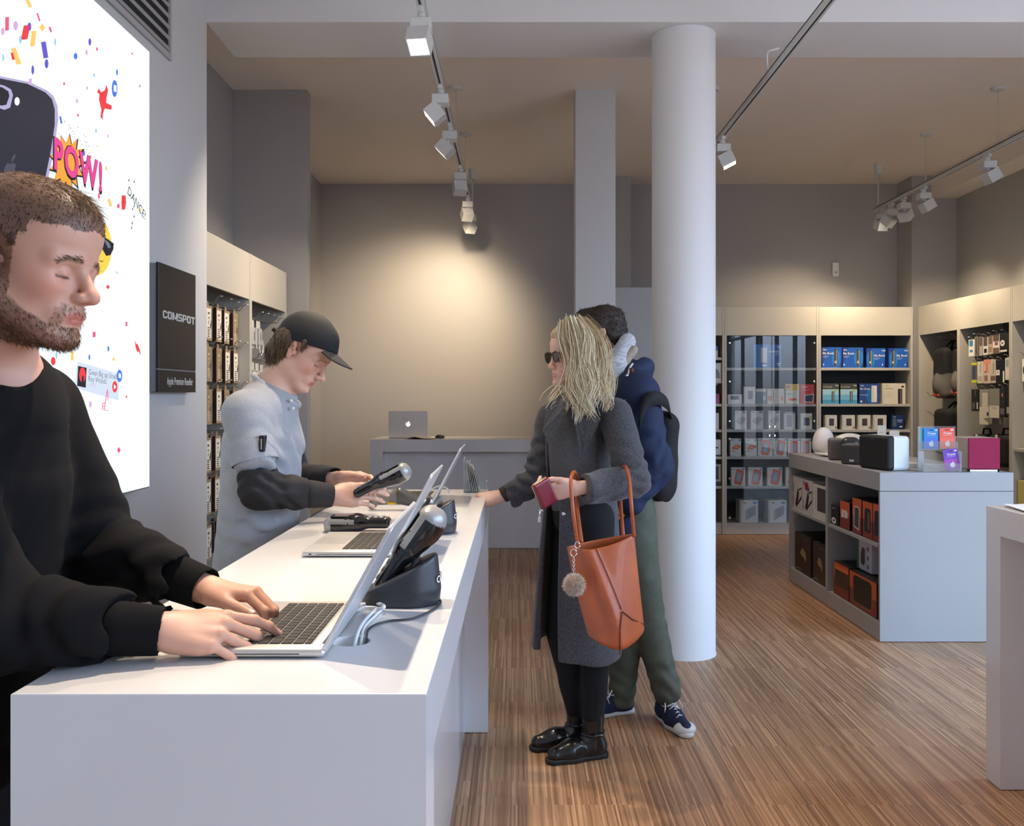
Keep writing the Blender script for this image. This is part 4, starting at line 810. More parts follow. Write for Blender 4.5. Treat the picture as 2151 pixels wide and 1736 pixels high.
def rpack(label, px0, px1, yt, yb, body, art, dep=.03, x=RF):
    d0, d1 = DR(px1, x), DR(px0, x); z1 = CH-(yt-PY0)/F*d1; z0 = CH-(yb-PY0)/F*d1
    return pk('accessory_pack', label, 'accessory pack', 'accessory packs on the right wall', (x, (d0+d1)/2, z0), -PI/2, d1-d0-.004, z1-z0, dep, body, art)
g5 = lambda x: 1920+x*.13824
h5 = lambda y: 680+y*.13824
win = lambda c, u0=.15, v0=.5, u1=.85, v1=.9: ('r', u0, v0, u1, v1, c)
RP = [('blue and white cable pack, top row, far left', 828, 915, 250, 505, CW, [win(cm(60, 130, 180), .15, .6, .8, .95), win(cm(60, 130, 180), .2, .25, .75, .4)]), ('narrow grey pack beside the blue one, top row', 918, 975, 200, 505, cm(120, 116, 110), [win(CK, .4, .1, .6, .9)]),
  ('brown and white pack, top row', 988, 1045, 200, 490, cm(180, 170, 160), [win(cm(110, 90, 84), .1, .5, .9, .95)]), ('pack with a black window and white band, top row', 1048, 1122, 210, 482, CW, [win(cm(90, 78, 76), .1, .5, .9, 1), win(CK, .2, .12, .8, .35)]), ('beige case pack, top row', 1125, 1192, 190, 470, cm(196, 180, 158), [win(cm(120, 104, 86), .05, .55, .95, 1), win(cm(160, 130, 110), .15, .12, .85, .4)]),
  ('brown case pack with white band, top row', 1195, 1300, 160, 455, CW, [win(cm(110, 82, 74), .05, .6, .95, 1), win(cm(118, 92, 88), .05, .0, .95, .28), win(cm(150, 90, 120), .3, .4, .8, .58)]), ('black pack with a round white label, top row', 1302, 1440, 150, 440, CK, [('o', .3, .48, .26, .16, CW), ('o', .3, .48, .12, .07, cm(120, 116, 110)), ('r', .05, .02, .8, .12, CW)]),
  ('grey pack with yellow ends, second row', 872, 955, 600, 900, cm(90, 92, 112), [win(cm(205, 215, 30), 0, .88, 1, 1), win(cm(205, 215, 30), 0, 0, 1, .14), win(cm(60, 60, 74), .35, .2, .65, .8)]), ('cream pack with a framed window, second row', 958, 1055, 580, 910, cm(216, 208, 190), [win(cm(190, 182, 160), .12, .1, .8, .32), win(cm(150, 140, 120), .5, .5, .6, .9)]),
  ('pink and orange pack, second row', 1058, 1160, 550, 912, cm(226, 200, 186), [win(cm(244, 156, 130), 0, .8, 1, 1), win(cm(236, 140, 110), .3, .45, .7, .8), win(cm(150, 110, 96), .1, .1, .6, .34), ('o', .25, .48, .08, .05, CK)]), ('pale pack with a brown foot, second row', 1163, 1240, 550, 905, cm(206, 200, 182), [win(cm(120, 100, 80), 0, .1, 1, .3), win(cm(90, 88, 80), .5, .4, .6, .85)]),
  ('large black pack with a white label, second row', 1243, 1375, 560, 895, CK, [win(CW, 0, .32, .45, .56), win(CW, .82, 0, 1, .5), ('o', .2, .46, .05, .04, CK)]), ('pale green clear pack, second row', 1380, 1455, 520, 860, cm(200, 206, 196), [win(cm(226, 214, 208), .1, .1, .9, .5), win(cm(150, 160, 156), .2, .6, .8, .9)]),
  ('black cable pack, third row far left', 870, 980, 1000, 1330, CK, [win(cm(90, 90, 92), .1, .1, .5, .4), win(cm(200, 196, 184), .75, .1, .95, .4), win(cm(120, 118, 116), .5, .7, .6, .98)]), ('long grey and cream pack, third row', 992, 1135, 1000, 1530, cm(150, 150, 140), [win(cm(208, 204, 186), .3, .45, .9, .9), win(cm(214, 208, 190), 0, 0, 1, .5), ('p', [(.4, .17), (1, .06), (1, .2)], cm(130, 128, 116)), ('o', .9, .3, .1, .06, cm(50, 52, 58))]),
  ('grey pack with a cream label, third row', 1138, 1295, 990, 1525, cm(140, 140, 130), [win(cm(216, 210, 192), 0, .18, 1, .52), win(cm(60, 52, 56), .3, 0, 1, .17), win(cm(190, 184, 168), .3, .42, .8, .48)]), ('black pack with an orange dot, third row', 1300, 1380, 980, 1420, cm(40, 38, 44), [win(cm(240, 130, 80), .4, .70, .6, .82), win(cm(110, 108, 110), .1, .1, .9, .3)]), ('black strap pack at the right of the third row', 1384, 1455, 960, 1400, cm(26, 26, 32), [win(cm(160, 158, 150), .3, .08, .9, .3)])]
for i, (lb, x0, x1, yt, yb, bd, art) in enumerate(RP):
    rpack(lb, g5(x0), g5(x1), h5(yt), h5(yb), bd, art, x=RF-.02+.004*(i % 3)); px = g5((x0+x1)/2)
    d_ = DR(px, RF-.02); z_ = CH-(h5(yt)-PY0)/F*DR(g5(x0), RF-.02)-.004
    dup(hook0, (rf+.39, d_, z_-.006), -PI/2, 'hook of the '+lb.replace(', ', ' in the ', 1) if ', ' in lb else 'hook of the '+lb)
for x0, x1, lb in ((850, 1100, 'left black camera bag behind the maroon speaker'), (1115, 1440, 'right black camera bag behind the maroon speaker')):
    d0, d1 = DR(g5(x1)), DR(g5(x0)); zt = CH-(h5(1640)-PY0)/F*d1; e_ = empty('camera_bag', (rf+.14, (d0+d1)/2, zt-.30), lb, 'bag', 'black camera bags', -PI/2)
    S = Sdf().add(s_box((0, 0, .14), ((d1-d0)/2-.01, .09, .14), None, .045), .01).offset(lambda p: wob(p, 25, 5)*.003); V, Q = S.mesh((-.4, -.14, -.03), (.4, .14, .33), .012); mesh_obj('bag_body', V, Q, FAB, e_)
    MB().use(FAB).tube([(-.07, 0, .27), (-.05, 0, .33), (.05, 0, .33), (.07, 0, .27)], .009, 8).build('carry_handle', e_); MB().use(CW).box(-.012, .022, -.098, -.094, .20, .28).build('price_tag', e_)
# bay cut by the frame: one pack on a hook, small carton on shelf
rpack('white and black accessory pack at the photo edge', 2146, 2170, 755, 802, CW, [('o', .5, .5, .4, .3, CK)])
d, z = rhook(2147, 747, 'hook at the photo edge above a white pack')
pk('yellow_pouch', 'pale yellow pouch low in the bay at the photo edge', 'pouch', None, (rf+.03, DR(2162), .12), -PI/2, .22, .60, .12, cm(205, 200, 120), [])
# ================================================================== COUNTER ITEMS
ALB = mat('aluminium_body', (.66, .645, .62), .34, .55); KEY = mat('key_black', (.018, .018, .02), .45); GLB = mat('screen_black_glass', (.01, .01, .012), .08); LIDW = mat('aluminium_lid', (.70, .71, .74), .3, .5)
APL = mat('glowing_fruit_logo', (.9, .92, 1), .4, emit=(.85, .9, 1), es=1.6)
def apple_pts(s=1):
    """apple outline with a bite on the right, and its leaf, unit about 1 high"""
    P_ = []
    for a, r in ((90, .30), (105, .36), (125, .41), (150, .43), (180, .42), (210, .41), (235, .43), (255, .45), (265, .42), (270, .395), (275, .42), (285, .45), (305, .43), (325, .40), (338, .385)): P_.append((r*math.cos(math.radians(a))*.98, r*math.sin(math.radians(a))-.06))
    for a in (-60, -90, -130, 180, 130, 95): P_.append((.40+.13*math.cos(math.radians(a)), .05+.15*math.sin(math.radians(a))))
    for a, r in ((35, .44), (52, .43), (68, .38), (80, .32)): P_.append((r*math.cos(math.radians(a))*.98, r*math.sin(math.radians(a))-.06))
    leaf = [(.01, .30), (.02, .40), (.08, .48), (.17, .52), (.16, .42), (.10, .34)]
    return [(x*s, y*s) for x, y in P_], [(x*s, y*s) for x, y in leaf]
def laptop(loc, rotz, label, w=.325, dp=.227, tilt=28, logo=False, keys=True):
    """local: user at -y, hinge at +y; screen leans back by tilt"""
    e_ = empty('laptop', loc, label, 'laptop', 'silver laptops', rotz)
    MB().use(ALB).box(-w/2, w/2, -dp/2, dp/2, .0025, .0165, .006, 3).build('base', e_); b = C.objects[-1]
    m = MB().use(KEY)
    for sx_ in (-.4, .4):
        for sy in (-.4, .4): m.lathe([(.008, 0), (.008, .003)], 12, (w*sx_, dp*sy, 0))
    m.build('foot_pad', e_)
    MB().use(mat('trackpad_grey', (.58, .57, .55), .25, .3)).box(-.053, .053, -dp/2+.010, -dp/2+.086, .0162, .0169, .0004).build('trackpad', e_)
    k = MB().use(mat('keyboard_well', (.32, .315, .31), .5, .3)).box(-.138, .138, -.012, .090, .0162, .0167).build('keyboard', e_)
    if keys:
        m = MB().use(KEY); rows_ = [(14, .0095)]+[(14, .0165)]*4+[(11, .0165)]; y = .089
        for ri, (n_, hh) in enumerate(rows_):
            y -= hh+.0022; ws = [1]*n_
            if ri == 1: ws = [1]*13+[1.5]
            if ri == 2: ws = [1.5]+[1]*13
            if ri == 3: ws = [1.8]+[1]*11+[1.8]
            if ri == 4: ws = [2.3]+[1]*10+[2.3]
            if ri == 5: ws = [1, 1, 1, 1.3, 5.4, 1.3, 1, 1, 1, 1]
            g_ = .0024; u = (.272-g_*(len(ws)-1))/sum(ws); x = -.136
            for q in ws: m.box(x, x+u*q, y, y+hh, .0168, .0183, .0005); x += u*q+g_
        m.build('key_field', k)
        MB().use(KEY).box(w/2-.2, w/2-.06, 0, 0, 0, 0) if False else None
    m = MB().use(KEY); m.box(w/2-.0004, w/2+.0003, -.075, .075, .0075, .0090); m.box(w/2-.0004, w/2+.0003, -.095, -.088, .0068, .0100, .0008); m.build('side_slot', e_)
    MB().use(KEY).box(-w*.42, w*.42, dp/2-.012, dp/2-.002, .008, .0175, .003).build('hinge', e_)
    t = math.radians(tilt); s_ = MB(); s_.M = Matrix.Translation((0, dp/2-.006, .013)) @ Matrix.Rotation(-t, 4, 'X')
    import bmesh
    def slab(m_, y0, y1, inset, mt):
        m_.use(mt); hw = w/2-inset; z0, z1 = inset+.002, dp-.004-inset; r = .012; pts = []
        for cx, cz, a0 in ((hw-r, z1-r, 0), (-hw+r, z1-r, 90), (-hw+r*.4, z0+r*.4, 180), (hw-r*.4, z0+r*.4, 270)):
            rr = r if a0 < 180 else r*.4
            for q in range(6): an = math.radians(a0+q*18); pts.append((cx+rr*math.cos(an), y0, cz+rr*math.sin(an)))
        m_.poly(pts, y1-y0, (0, 1, 0))
    slab(s_, 0, .0065, 0, LIDW); lid = s_.build('lid', e_, bevel=.0015)
    s2 = MB(); s2.M = s_.M; slab(s2, -.0006, .0, .006, GLB); s2.build('screen', lid)
    if logo:
        s3 = MB(); s3.M = s_.M; s3.use(APL)
        for pts in apple_pts(.05): s3.poly([(-x, .0072, dp*.5+z) for x, z in pts])
        s3.build('fruit_logo', lid)
    return e_
# user side faces -x (employees): local -y -> -x : rotz = -90 deg -> local y -> +x
laptop((-.526+.1135, 1.395+.1625, TOPZ), -PI/2, 'nearest open silver laptop, under the hands of the bearded man', tilt=29)
laptop((-.543+.1135, 2.265+.1625, TOPZ), -PI/2, 'middle open silver laptop on the counter beside the flat terminal', tilt=28)
laptop((-.540+.1135, 3.42+.10, TOPZ), -PI/2, 'farthest open silver laptop on the counter near the leaflets', tilt=28)
DKP = mat('dark_plastic', (.022, .024, .028), .3); SLV = mat('silver_plastic', (.34, .335, .33), .38, .4); GRP = mat('grey_rubber', (.16, .15, .13), .5); BLG = mat('black_gloss', (.008, .008, .010), .12, coat=.4)
def cradle(loc, rotz, label, device=True):
    e_ = empty('terminal_cradle', loc, label, 'charging cradle', 'charging cradles on the counter', rotz)
    # wedge body: low at -x end, tall rounded at +x end
    S = Sdf(); S.add(s_cone((.025, 0, .04), (-.035, 0, .04), .056, .040), .01); S.cut(s_plane((0, 0, .0), (0, 0, -1)), .002); S.cut(s_plane((.07, 0, .098), (-.52, 0, 1)), .006)
    S.ops[0] = ('u', lambda p: np.sqrt((np.maximum(np.abs(p[:, 0]-.0)-.022, 0)/.060)**2+(p[:, 1]/(.056-.10*(.02-p[:, 0]).clip(0, .1)))**2)*.055-.055+np.abs(p[:, 2]-.03)*.10, .002)
    V, Q = S.mesh((-.11, -.08, -.02), (.11, .08, .13), .0035); mesh_obj('cradle_body', V, Q, mat('cradle_black', (.028, .031, .036), .38), e_)
    m = MB().use(CW); v_, f_ = text_mesh('COMSPOT', .019, 'CENTER', .02)
    # lettering wrapped round the customer side
    VV = []
    for x, y, z in v_:
        an = x/.062+.18; VV.append((.018+.0655*math.cos(an), .0575*math.sin(an), .044+y))
    m.raw(VV, f_).build('lettering', e_)
    m = MB().use(DKP); R = Matrix.Translation((-.012, 0, .045)) @ Matrix.Rotation(.50, 4, 'Y'); m.M = R; m.box(-.022, -.010, -.036, .036, -.01, .06, .004).box(.014, .028, -.034, .034, .0, .062, .004).build('holder_plate', e_)
    return e_
cradle((-.232, 1.775, TOPZ), .05, 'nearest black charging cradle holding a handheld terminal')
c2 = cradle((-.262, 2.68, TOPZ), .05, 'empty black charging cradle beyond the middle laptop')
def terminal(M, label, name='handheld_terminal', loc=(0, 0, 0)):
    """handheld: long axis local z (bottom 0), screen to -x, width along y"""
    e_ = empty(name, loc, label, 'handheld terminal', None)
    S = Sdf(); S.add(s_box((0, 0, .055), (.016, .031, .060), None, .014), .01); S.add(s_box((.002, 0, .135), (.022, .040, .055), None, .02), .03); S.add(s_ell((.018, 0, .150), (.024, .034, .042)), .02)
    V, Q = S.mesh((-.06, -.07, -.03), (.07, .07, .22), .0035); MM = np.array(M, f32); W_ = V@MM[:3, :3].T+MM[:3, 3]; top = (V[Q[:, 0]][:, 2] > .168) | ((V[Q[:, 0]][:, 0] < -.002) & (V[Q[:, 0]][:, 2] > .10) & (V[Q[:, 0]][:, 0] > -.014))
    mesh_obj('terminal_body', W_, Q, [BLG, SLV], e_, None, top.astype(int))
    m = MB(); m.M = M; m.use(mat('terminal_screen', (.05, .06, .07), .1)).box(-.0222, -.0195, -.030, .030, .10, .172, .001).build('terminal_screen', e_)
    m = MB(); m.M = M; m.use(SLV)
    for i in range(4):
        for j in range(3): m.box(-.0185, -.0145, -.022+j*.016, -.010+j*.016, .015+i*.018, .026+i*.018, .001)
    m.build('keypad', e_); return e_
terminal(Matrix.Translation((-.270, 1.775, TOPZ+.030)) @ Matrix.Rotation(.60, 4, 'Y'), 'black and silver handheld terminal standing in the near cradle')
terminal(Matrix.Translation((-.385, 2.705, TOPZ+.0265)) @ Matrix.Rotation(-PI/2, 4, 'Y') @ Matrix.Rotation(PI, 4, 'Z') @ Matrix.Translation((.0, 0, 0)), 'flat black handheld terminal lying beyond the middle laptop')
# barcode scanner gun lying on the counter
def scanner():
    d = 3.20; o = Vector((-.515, d, TOPZ)); e_ = empty('barcode_scanner', o, 'grey pistol barcode scanner lying below the hands of the man in the cap', 'scanner')
    S = Sdf(); S.add(s_path([(.0, 0, .016), (.012, 0, .042), (.06, 0, .050), (.115, 0, .040)], [.015, .020, .021, .022]), .02); S.add(s_cone((.10, 0, .062), (.158, 0, .022), .021, .027, ((.6, 0, .8), .8)), .018)
    S.cut(s_plane((0, 0, .0012), (0, 0, -1)), .002); S.sub(s_ball((.056, 0, -.010), .036), .012)
    V, Q = S.mesh((-.04, -.05, -.01), (.21, .05, .11), .003); z_ = V[Q[:, 0]]; mesh_obj('scanner_body', V, Q, [GRP, mat('scanner_dark_grey', (.07, .068, .06), .3)], e_, None, ((z_[:, 0] > .088)).astype(int))
    MB().use(mat('scanner_trigger_yellow', rgb(245, 190, 40), .4)).box(.052, .088, -.008, .008, .020, .030, .003).build('trigger', e_)
    MB().use(DKP).box(.168, .180, -.022, .022, .004, .034, .003).build('scan_window', e_)
scanner()
# brochure holder of clear acrylic with slanted leaflets
ACR = mat('clear_acrylic', (1, 1, 1), .02, alpha=1)
an_ = ACR.node_tree; tr = an_.nodes.new('ShaderNodeBsdfTransparent'); tr.inputs[0].default_value = (.93, .95, .95, 1); ms = an_.nodes.new('ShaderNodeMixShader'); fr_ = an_.nodes.new('ShaderNodeFresnel'); fr_.inputs[0].default_value = 1.5
mu = an_.nodes.new('ShaderNodeMath'); mu.operation = 'ADD'; mu.inputs[1].default_value = .04; an_.links.new(fr_.outputs[0], mu.inputs[0]); an_.links.new(mu.outputs[0], ms.inputs[0]); an_.links.new(tr.outputs[0], ms.inputs[1]); an_.links.new(an_.nodes['Principled BSDF'].outputs[0], ms.inputs[2]); an_.links.new(ms.outputs[0], an_.nodes['Material Output'].inputs['Surface'])
def holder():
    e_ = empty('leaflet_holder', (-.178, 3.81, TOPZ), 'clear acrylic leaflet holder at the far end of the counter', 'leaflet holder')
    m = MB().use(ACR)
    for x in (-.047, -.036, -.026): m.box(x, x+.003, -.045, .045, .0, .143-(.0 if x < -.04 else .012))
    m.box(-.044, .050, -.045, .045, 0, .003).box(.046, .049, -.045, .045, .003, .045).box(-.044, .046, -.0455, -.043, .003, .042).box(-.044, .046, .043, .0455, .003, .042); m.build('acrylic_pocket', e_)
    for i in range(5):
        x = -.018+i*.009; l = MB(); l.M = Matrix.Translation((-.178+x, 3.81, TOPZ+.004)) @ Matrix.Rotation(-.16-.03*i, 4, 'Y')
        l.use(cm(214, 206, 198)).box(0, .0022, -.04, .04, 0, .125-.004*i).use(cm(160, 120, 110) if i % 2 else cm(120, 126, 140)).poly([(.0025, -.035, .02), (.0025, .035, .02), (.0025, .035, .09), (.0025, -.035, .09)])
        o = l.build('leaflet'); tag(o, 'folded leaflet leaning in the acrylic holder, %s from the left' % ('first', 'second', 'third', 'fourth', 'fifth')[i], 'leaflet', 'leaflets in the acrylic holder')
holder()
# cables
CBW = mat('white_cable', (.75, .75, .76), .4); CBK = mat('black_cable', (.03, .032, .036), .4)
def smooth_pts(pts, n=8):
    pts = [Vector(p) for p in pts]; out = []
    for i in range(len(pts)-1):
        p0, p1, p2, p3 = pts[max(i-1, 0)], pts[i], pts[i+1], pts[min(i+2, len(pts)-1)]
        for k in range(n):
            t = k/n; out.append(.5*((2*p1)+(p2-p0)*t+(2*p0-5*p1+4*p2-p3)*t*t+(3*p1-p0-3*p2+p3)*t**3))
    return out+[pts[-1]]
def T(px, py, up=0): 
    d = (CH-TOPZ-up)*F/(py-PY0); return Vector(((px-PX0)/F*d, d, TOPZ+up))
def cable(name, label, pts, r, mt, **k):
    o = MB().use(mt).tube(smooth_pts(pts), r, 8).build(name); return tag(o, label, 'cable')
g_ = Vector((-.277, 1.50, TOPZ-.06))
cable('laptop_cable', 'thick white laptop cable rising out of the counter hole', [g_, (-.272, 1.505, TOPZ-.01), T(758, 1316, .006), T(786, 1284, .006), T(806, 1277, .012), T(800, 1270, .010), T(775, 1268, .006), T(742, 1274, .006)], .0034, CBW)
cable('laptop_cable', 'second white cable beside the thick one, from the same hole', [g_+Vector((.008, 0, 0)), (-.262, 1.508, TOPZ-.01), T(766, 1318, .004), T(792, 1290, .004), T(800, 1280, .004), T(770, 1276, .004), T(746, 1284, .004)], .0026, CBW)
cable('cradle_cable', 'thin black cable curving from the near cradle to the hole', [g_+Vector((.014, 0, 0)), (-.254, 1.512, TOPZ-.008), T(775, 1322, .003), T(812, 1306, .003), T(866, 1300, .003), T(905, 1284, .003), T(925, 1268, .003), T(921, 1256, .006)], .0022, CBK)
cable('laptop_cable', 'white cable looping behind the farthest laptop', [P(908, 1035, 3.735), P(905, 1030, 3.735), P(922, 1022, 3.735), P(938, 1026, 3.735), P(944, 1036, 3.735)], .0030, CBW)
cable('scanner_cable', 'thin dark cable running from the scanner along the counter', [T(776, 1058, .004), T(740, 1056, .003), T(700, 1062, .003), T(668, 1076, .003), T(652, 1086, .003)], .0020, CBK)
# ------------------------------------------------------------------ service table items
laptop((P(859, 920, 8.45).x, 8.52, TOPZ), PI, 'open silver laptop on the rear service table, lid towards us', w=.364, dp=.249, tilt=4, logo=True, keys=False)
pp = MB().use(cm(226, 206, 170)); n_ = 12
for L_ in range(2):
    vs = []
    for i in range(n_+1):
        u = i/n_; vs += [(u*.26, -.10, .002+L_*.004+.020*math.exp(-((u-.35)/.22)**2)*(1-L_*.3)), (u*.26+.02, .06, .002+L_*.004+.020*math.exp(-((u-.35)/.22)**2)*(1-L_*.3))]
    pp.raw(vs, [(2*i, 2*i+2, 2*i+3, 2*i+1) for i in range(n_)], True)
x_ = P(852, 0, 8.32).x; tag(pp.build('magazine', loc=(x_, 8.335, TOPZ)), 'open cream magazine in front of the rear laptop', 'magazine')
S = Sdf().add(s_ell((0, 0, .012), (.045, .030, .022)), .01).cut(s_plane((0, 0, .001), (0, 0, -1)), .001); V, Q = S.mesh((-.06, -.05, -.02), (.06, .05, .05), .004)
tag(mesh_obj('computer_mouse', V, Q, DKP, None), 'small black mouse right of the rear laptop', 'mouse'); C.objects[-1].location = (P(924, 0, 8.45).x, 8.45, TOPZ)
# ------------------------------------------------------------------ island top items
def at_top(px, py): d = (CH-IZ)*F/(py-PY0); return Vector(((px-PX0)/F*d, d, IZ+.0005))
p_ = at_top(1729, 956); p_.y = 6.68; p_.x = (1730-PX0)/F*6.68
lamp = empty('egg_lamp', p_, 'white egg shaped lamp at the rear corner of the island', 'lamp')
MB().use(mat('egg_white', (.74, .70, .70), .5)).lathe([(.001, .205), (.022, .201), (.045, .185), (.063, .160), (.076, .120), (.082, .085), (.080, .050), (.070, .022), (.060, .012)][::-1], 40).build('shade', lamp)
MB().use(mat('egg_base', (.5, .49, .48), .4)).lathe([(.062, 0), (.064, .012)], 32).build('base', lamp)
def softbox(name, label, cat, loc, rotz, sx_, sy, sz, r, front, body, grp=None, extra=None, fd=.25):
    e_ = empty(name, loc, label, cat, grp, rotz)
    S = Sdf().add(s_box((0, 0, sz/2), (sx_/2, sy/2, sz/2), None, r), .001); V, Q = S.mesh((-sx_/2-.02, -sy/2-.02, -.02), (sx_/2+.02, sy/2+.02, sz+.02), .0045)
    fr = V[Q[:, 0]][:, 1] < -sy/2+sy*fd; mesh_obj('housing', V, Q, [body, front], e_, None, fr.astype(int)); 
    if extra: extra(e_)
    return e_
SPG = mat('speaker_grille_black', (.012, .012, .013), .6, bump=(900, .4)); SPW = mat('speaker_white', (.72, .76, .80), .4); GRL = mat('speaker_grille_grey', (.075, .072, .070), .55, bump=(900, .4))
def big_extra(e_): MB().use(cm(120, 120, 120)).box(-.001, .001, -.0785, -.0772, .165, .19).build('brand_mark', e_)
p = at_top(1861, 987); softbox('loudspeaker', 'large white loudspeaker with a black front, on the island corner', 'loudspeaker', (2.200, 5.42, IZ+.001), -PI/2+.20, .30, .154, .203, .022, SPG, SPW, 'loudspeakers on the island', big_extra, .30)
def label_extra(e_): MB().use(CW).box(-.014, .014, -.0605, -.0592, .018, .032).build('brand_mark', e_)
softbox('loudspeaker', 'grey square loudspeaker standing in front of the black round one', 'loudspeaker', (2.165, 5.80, IZ+.001), -.62, .14, .118, .130, .014, GRL, SPW, 'loudspeakers on the island', label_extra, .72)
softbox('loudspeaker', 'rounded black loudspeaker behind the grey square one', 'loudspeaker', (2.225, 6.03, IZ+.001), -.35, .125, .12, .162, .045, mat('speaker_black_satin', (.03, .03, .032), .35), mat('speaker_black_satin', (.03, .03, .032), .35), 'loudspeakers on the island')
softbox('loudspeaker', 'slim brown grey loudspeaker left of the black one', 'loudspeaker', (2.175, 6.17, IZ+.001), -.3, .10, .07, .150, .02, mat('speaker_taupe', (.16, .135, .125), .6), mat('speaker_taupe', (.16, .135, .125), .6), 'loudspeakers on the island')
S = Sdf().add(s_ell((0, 0, .095), (.13, .055, .075), rotm(0, .12, 0)), .01).add(s_cone((-.04, 0, .02), (.04, 0, .02), .02, .02), .03).cut(s_plane((0, 0, 0.001), (0, 0, -1)), .001); S.sub(s_ell((.055, -.06, .075), (.05, .03, .045)), .01)
V, Q = S.mesh((-.17, -.09, -.01), (.17, .09, .20), .005); e_ = empty('loudspeaker', (2.38, 6.42, IZ+.001), 'curved white loudspeaker with a copper hollow at the back', 'loudspeaker', 'loudspeakers on the island')
mesh_obj('housing', V, Q, mat('speaker_cream', (.66, .62, .58), .4), e_); MB().use(mat('copper_ring', (.6, .36, .2), .3, .8)).tube([(.055+.04*math.cos(a*PI/8), -.045, .075+.036*math.sin(a*PI/8)) for a in range(17)], .005, 6, False).build('trim_ring', e_)
tb = MB().use(CW).box(-.13, .13, -.09, .09, .012, .022, .003).use(cm(150, 140, 100)).box(-.05, .05, -.04, .04, 0, .012, .002).build('tablet_stand', loc=(2.315, 6.53, IZ+.0005), rotz=.15); tag(tb, 'white tablet lying on a low block beside the egg lamp', 'tablet')
for px0, px1, yt, d, lb in ((1843, 1861, 894, 6.2, 'taller cream price card behind the large loudspeaker'), (1868, 1889, 905, 6.2, 'lower cream price card behind the large loudspeaker')):
    x0, x1 = (px0-PX0)/F*d, (px1-PX0)/F*d; h = CH-(yt-PY0)/F*d-IZ; o = MB().use(cm(214, 196, 176)).box(-(x1-x0)/2, (x1-x0)/2, -.002, 0, .0, h).box(-.03, .03, -.03, .03, 0, .004).use(CGR).box(-.018, .01, -.0028, -.0021, h-.05, h-.046).box(-.018, .016, -.0028, -.0021, h-.07, h-.066).build('price_card', loc=((x0+x1)/2, d, IZ+.0005)); tag(o, lb, 'price card', 'price cards on the island')
bx = MB().use(CW).box(-.06, .06, -.09, .09, 0, .012, .001).box(-.058, .058, -.088, .088, .0125, .024, .001).build('booklet_pile', loc=(2.42, 5.62, IZ+.0005), rotz=.1); tag(bx, 'pair of flat white cartons between the loudspeaker and card stand', 'carton')
cable('speaker_cable', 'white cable curving over the island behind the large loudspeaker', [(2.33, 5.55, IZ+.05), (2.40, 5.50, IZ+.045), (2.47, 5.40, IZ+.02), (2.52, 5.32, IZ+.004)], .003, CBW)
def cards():
    d = 5.24; x0, x1 = (1932-PX0)/F*d, (2012-PX0)/F*d; cx = (x0+x1)/2; w = x1-x0; e_ = empty('card_stand', (cx, d, IZ+.0005), 'clear acrylic stand with gift cards at the island front', 'card stand')
    m = MB().use(ACR); m.box(-w/2, w/2, .030, .033, 0, .262).box(-w/2, w/2, -.045, .030, 0, .003).box(-w/2, w/2, .0, .003, .125, .175).box(-w/2, w/2, .003, .03, .122, .125).box(-w/2, w/2, -.045, -.042, .003, .05).box(-w/2, -w/2+.003, -.045, .03, .003, .12).box(w/2-.003, w/2, -.045, .03, .003, .12).box(-w/2, -w/2+.003, .003, .03, .12, .26); m.build('acrylic_pocket', e_)
    def card(u, z, a, lb, c1, c2, dy, tilt=0):
        m = MB(); m.M = Matrix.Translation((cx+u, d+dy, IZ+z)) @ Matrix.Rotation(a, 4, 'Y') @ Matrix.Rotation(tilt, 4, 'X'); W_, H_ = .086, .122
        m.use(c1).box(0, W_, 0, .001, 0, H_); m.use(c2).box(0, W_, -.0006, -.0001, 0, H_*.52); m.use(CK).box(.03, .056, -.0006, -.0001, H_-.014, H_-.009); m.use(CW).text('iTunes', .018, (.022, -.0011, H_*.70), (1, 0, 0), (0, 0, 1), bold=.02); m.box(.066, .08, -.001, -.0006, H_-.016, H_-.009).box(.02, .07, -.001, -.0006, H_*.64, H_*.648)
        for pts in apple_pts(.036): m.poly([(.045+x, -.0012, .032+z_) for x, z_ in pts])
        tag(m.build('gift_card'), lb, 'gift card', 'gift cards in the acrylic stand')
    card(-w/2+.008, .130, 0, 'teal gift card behind the blue one', cm(60, 160, 170), cm(60, 160, 180), .024)
    card(-w/2+.030, .130, .0, 'blue gift card with a white apple, top left of the stand', cm(40, 130, 205), cm(70, 110, 205), .017)
    card(.012, .130, -.03, 'coral red gift card with a white apple, top right', cm(240, 92, 70), cm(236, 104, 82), .011)
    card(.030, .004, -.16, 'purple gift card leaning low at the right of the stand', cm(112, 60, 180), cm(160, 70, 170), -.022)
cards()
d = 5.30; x0, x1 = (2034-PX0)/F*(d-.09), (2101-PX0)/F*(d-.09)
e_ = empty('loudspeaker', ((x0+x1)/2, d, IZ+.0005), 'square loudspeaker with a dark red cloth front on chrome feet', 'loudspeaker', 'loudspeakers on the island')
w = x1-x0; MB().use(mat('speaker_side_beige', (.46, .41, .36), .45)).box(-w/2, w/2, -.082, .14, .016, .196, .003).build('housing', e_)
MB().use(mat('maroon_cloth', rgb(150, 30, 72), .8, bump=(800, .4))).box(-w/2+.001, w/2-.001, -.092, -.082, .016, .196, .003).build('front_cloth', e_)
MB().use(CHR).box(-w/2, w/2, -.085, -.07, 0, .014, .002).box(-w/2, -w/2+.015, -.085, .13, 0, .014, .002).box(w/2-.015, w/2, -.085, .13, 0, .014, .002).build('chrome_foot', e_)
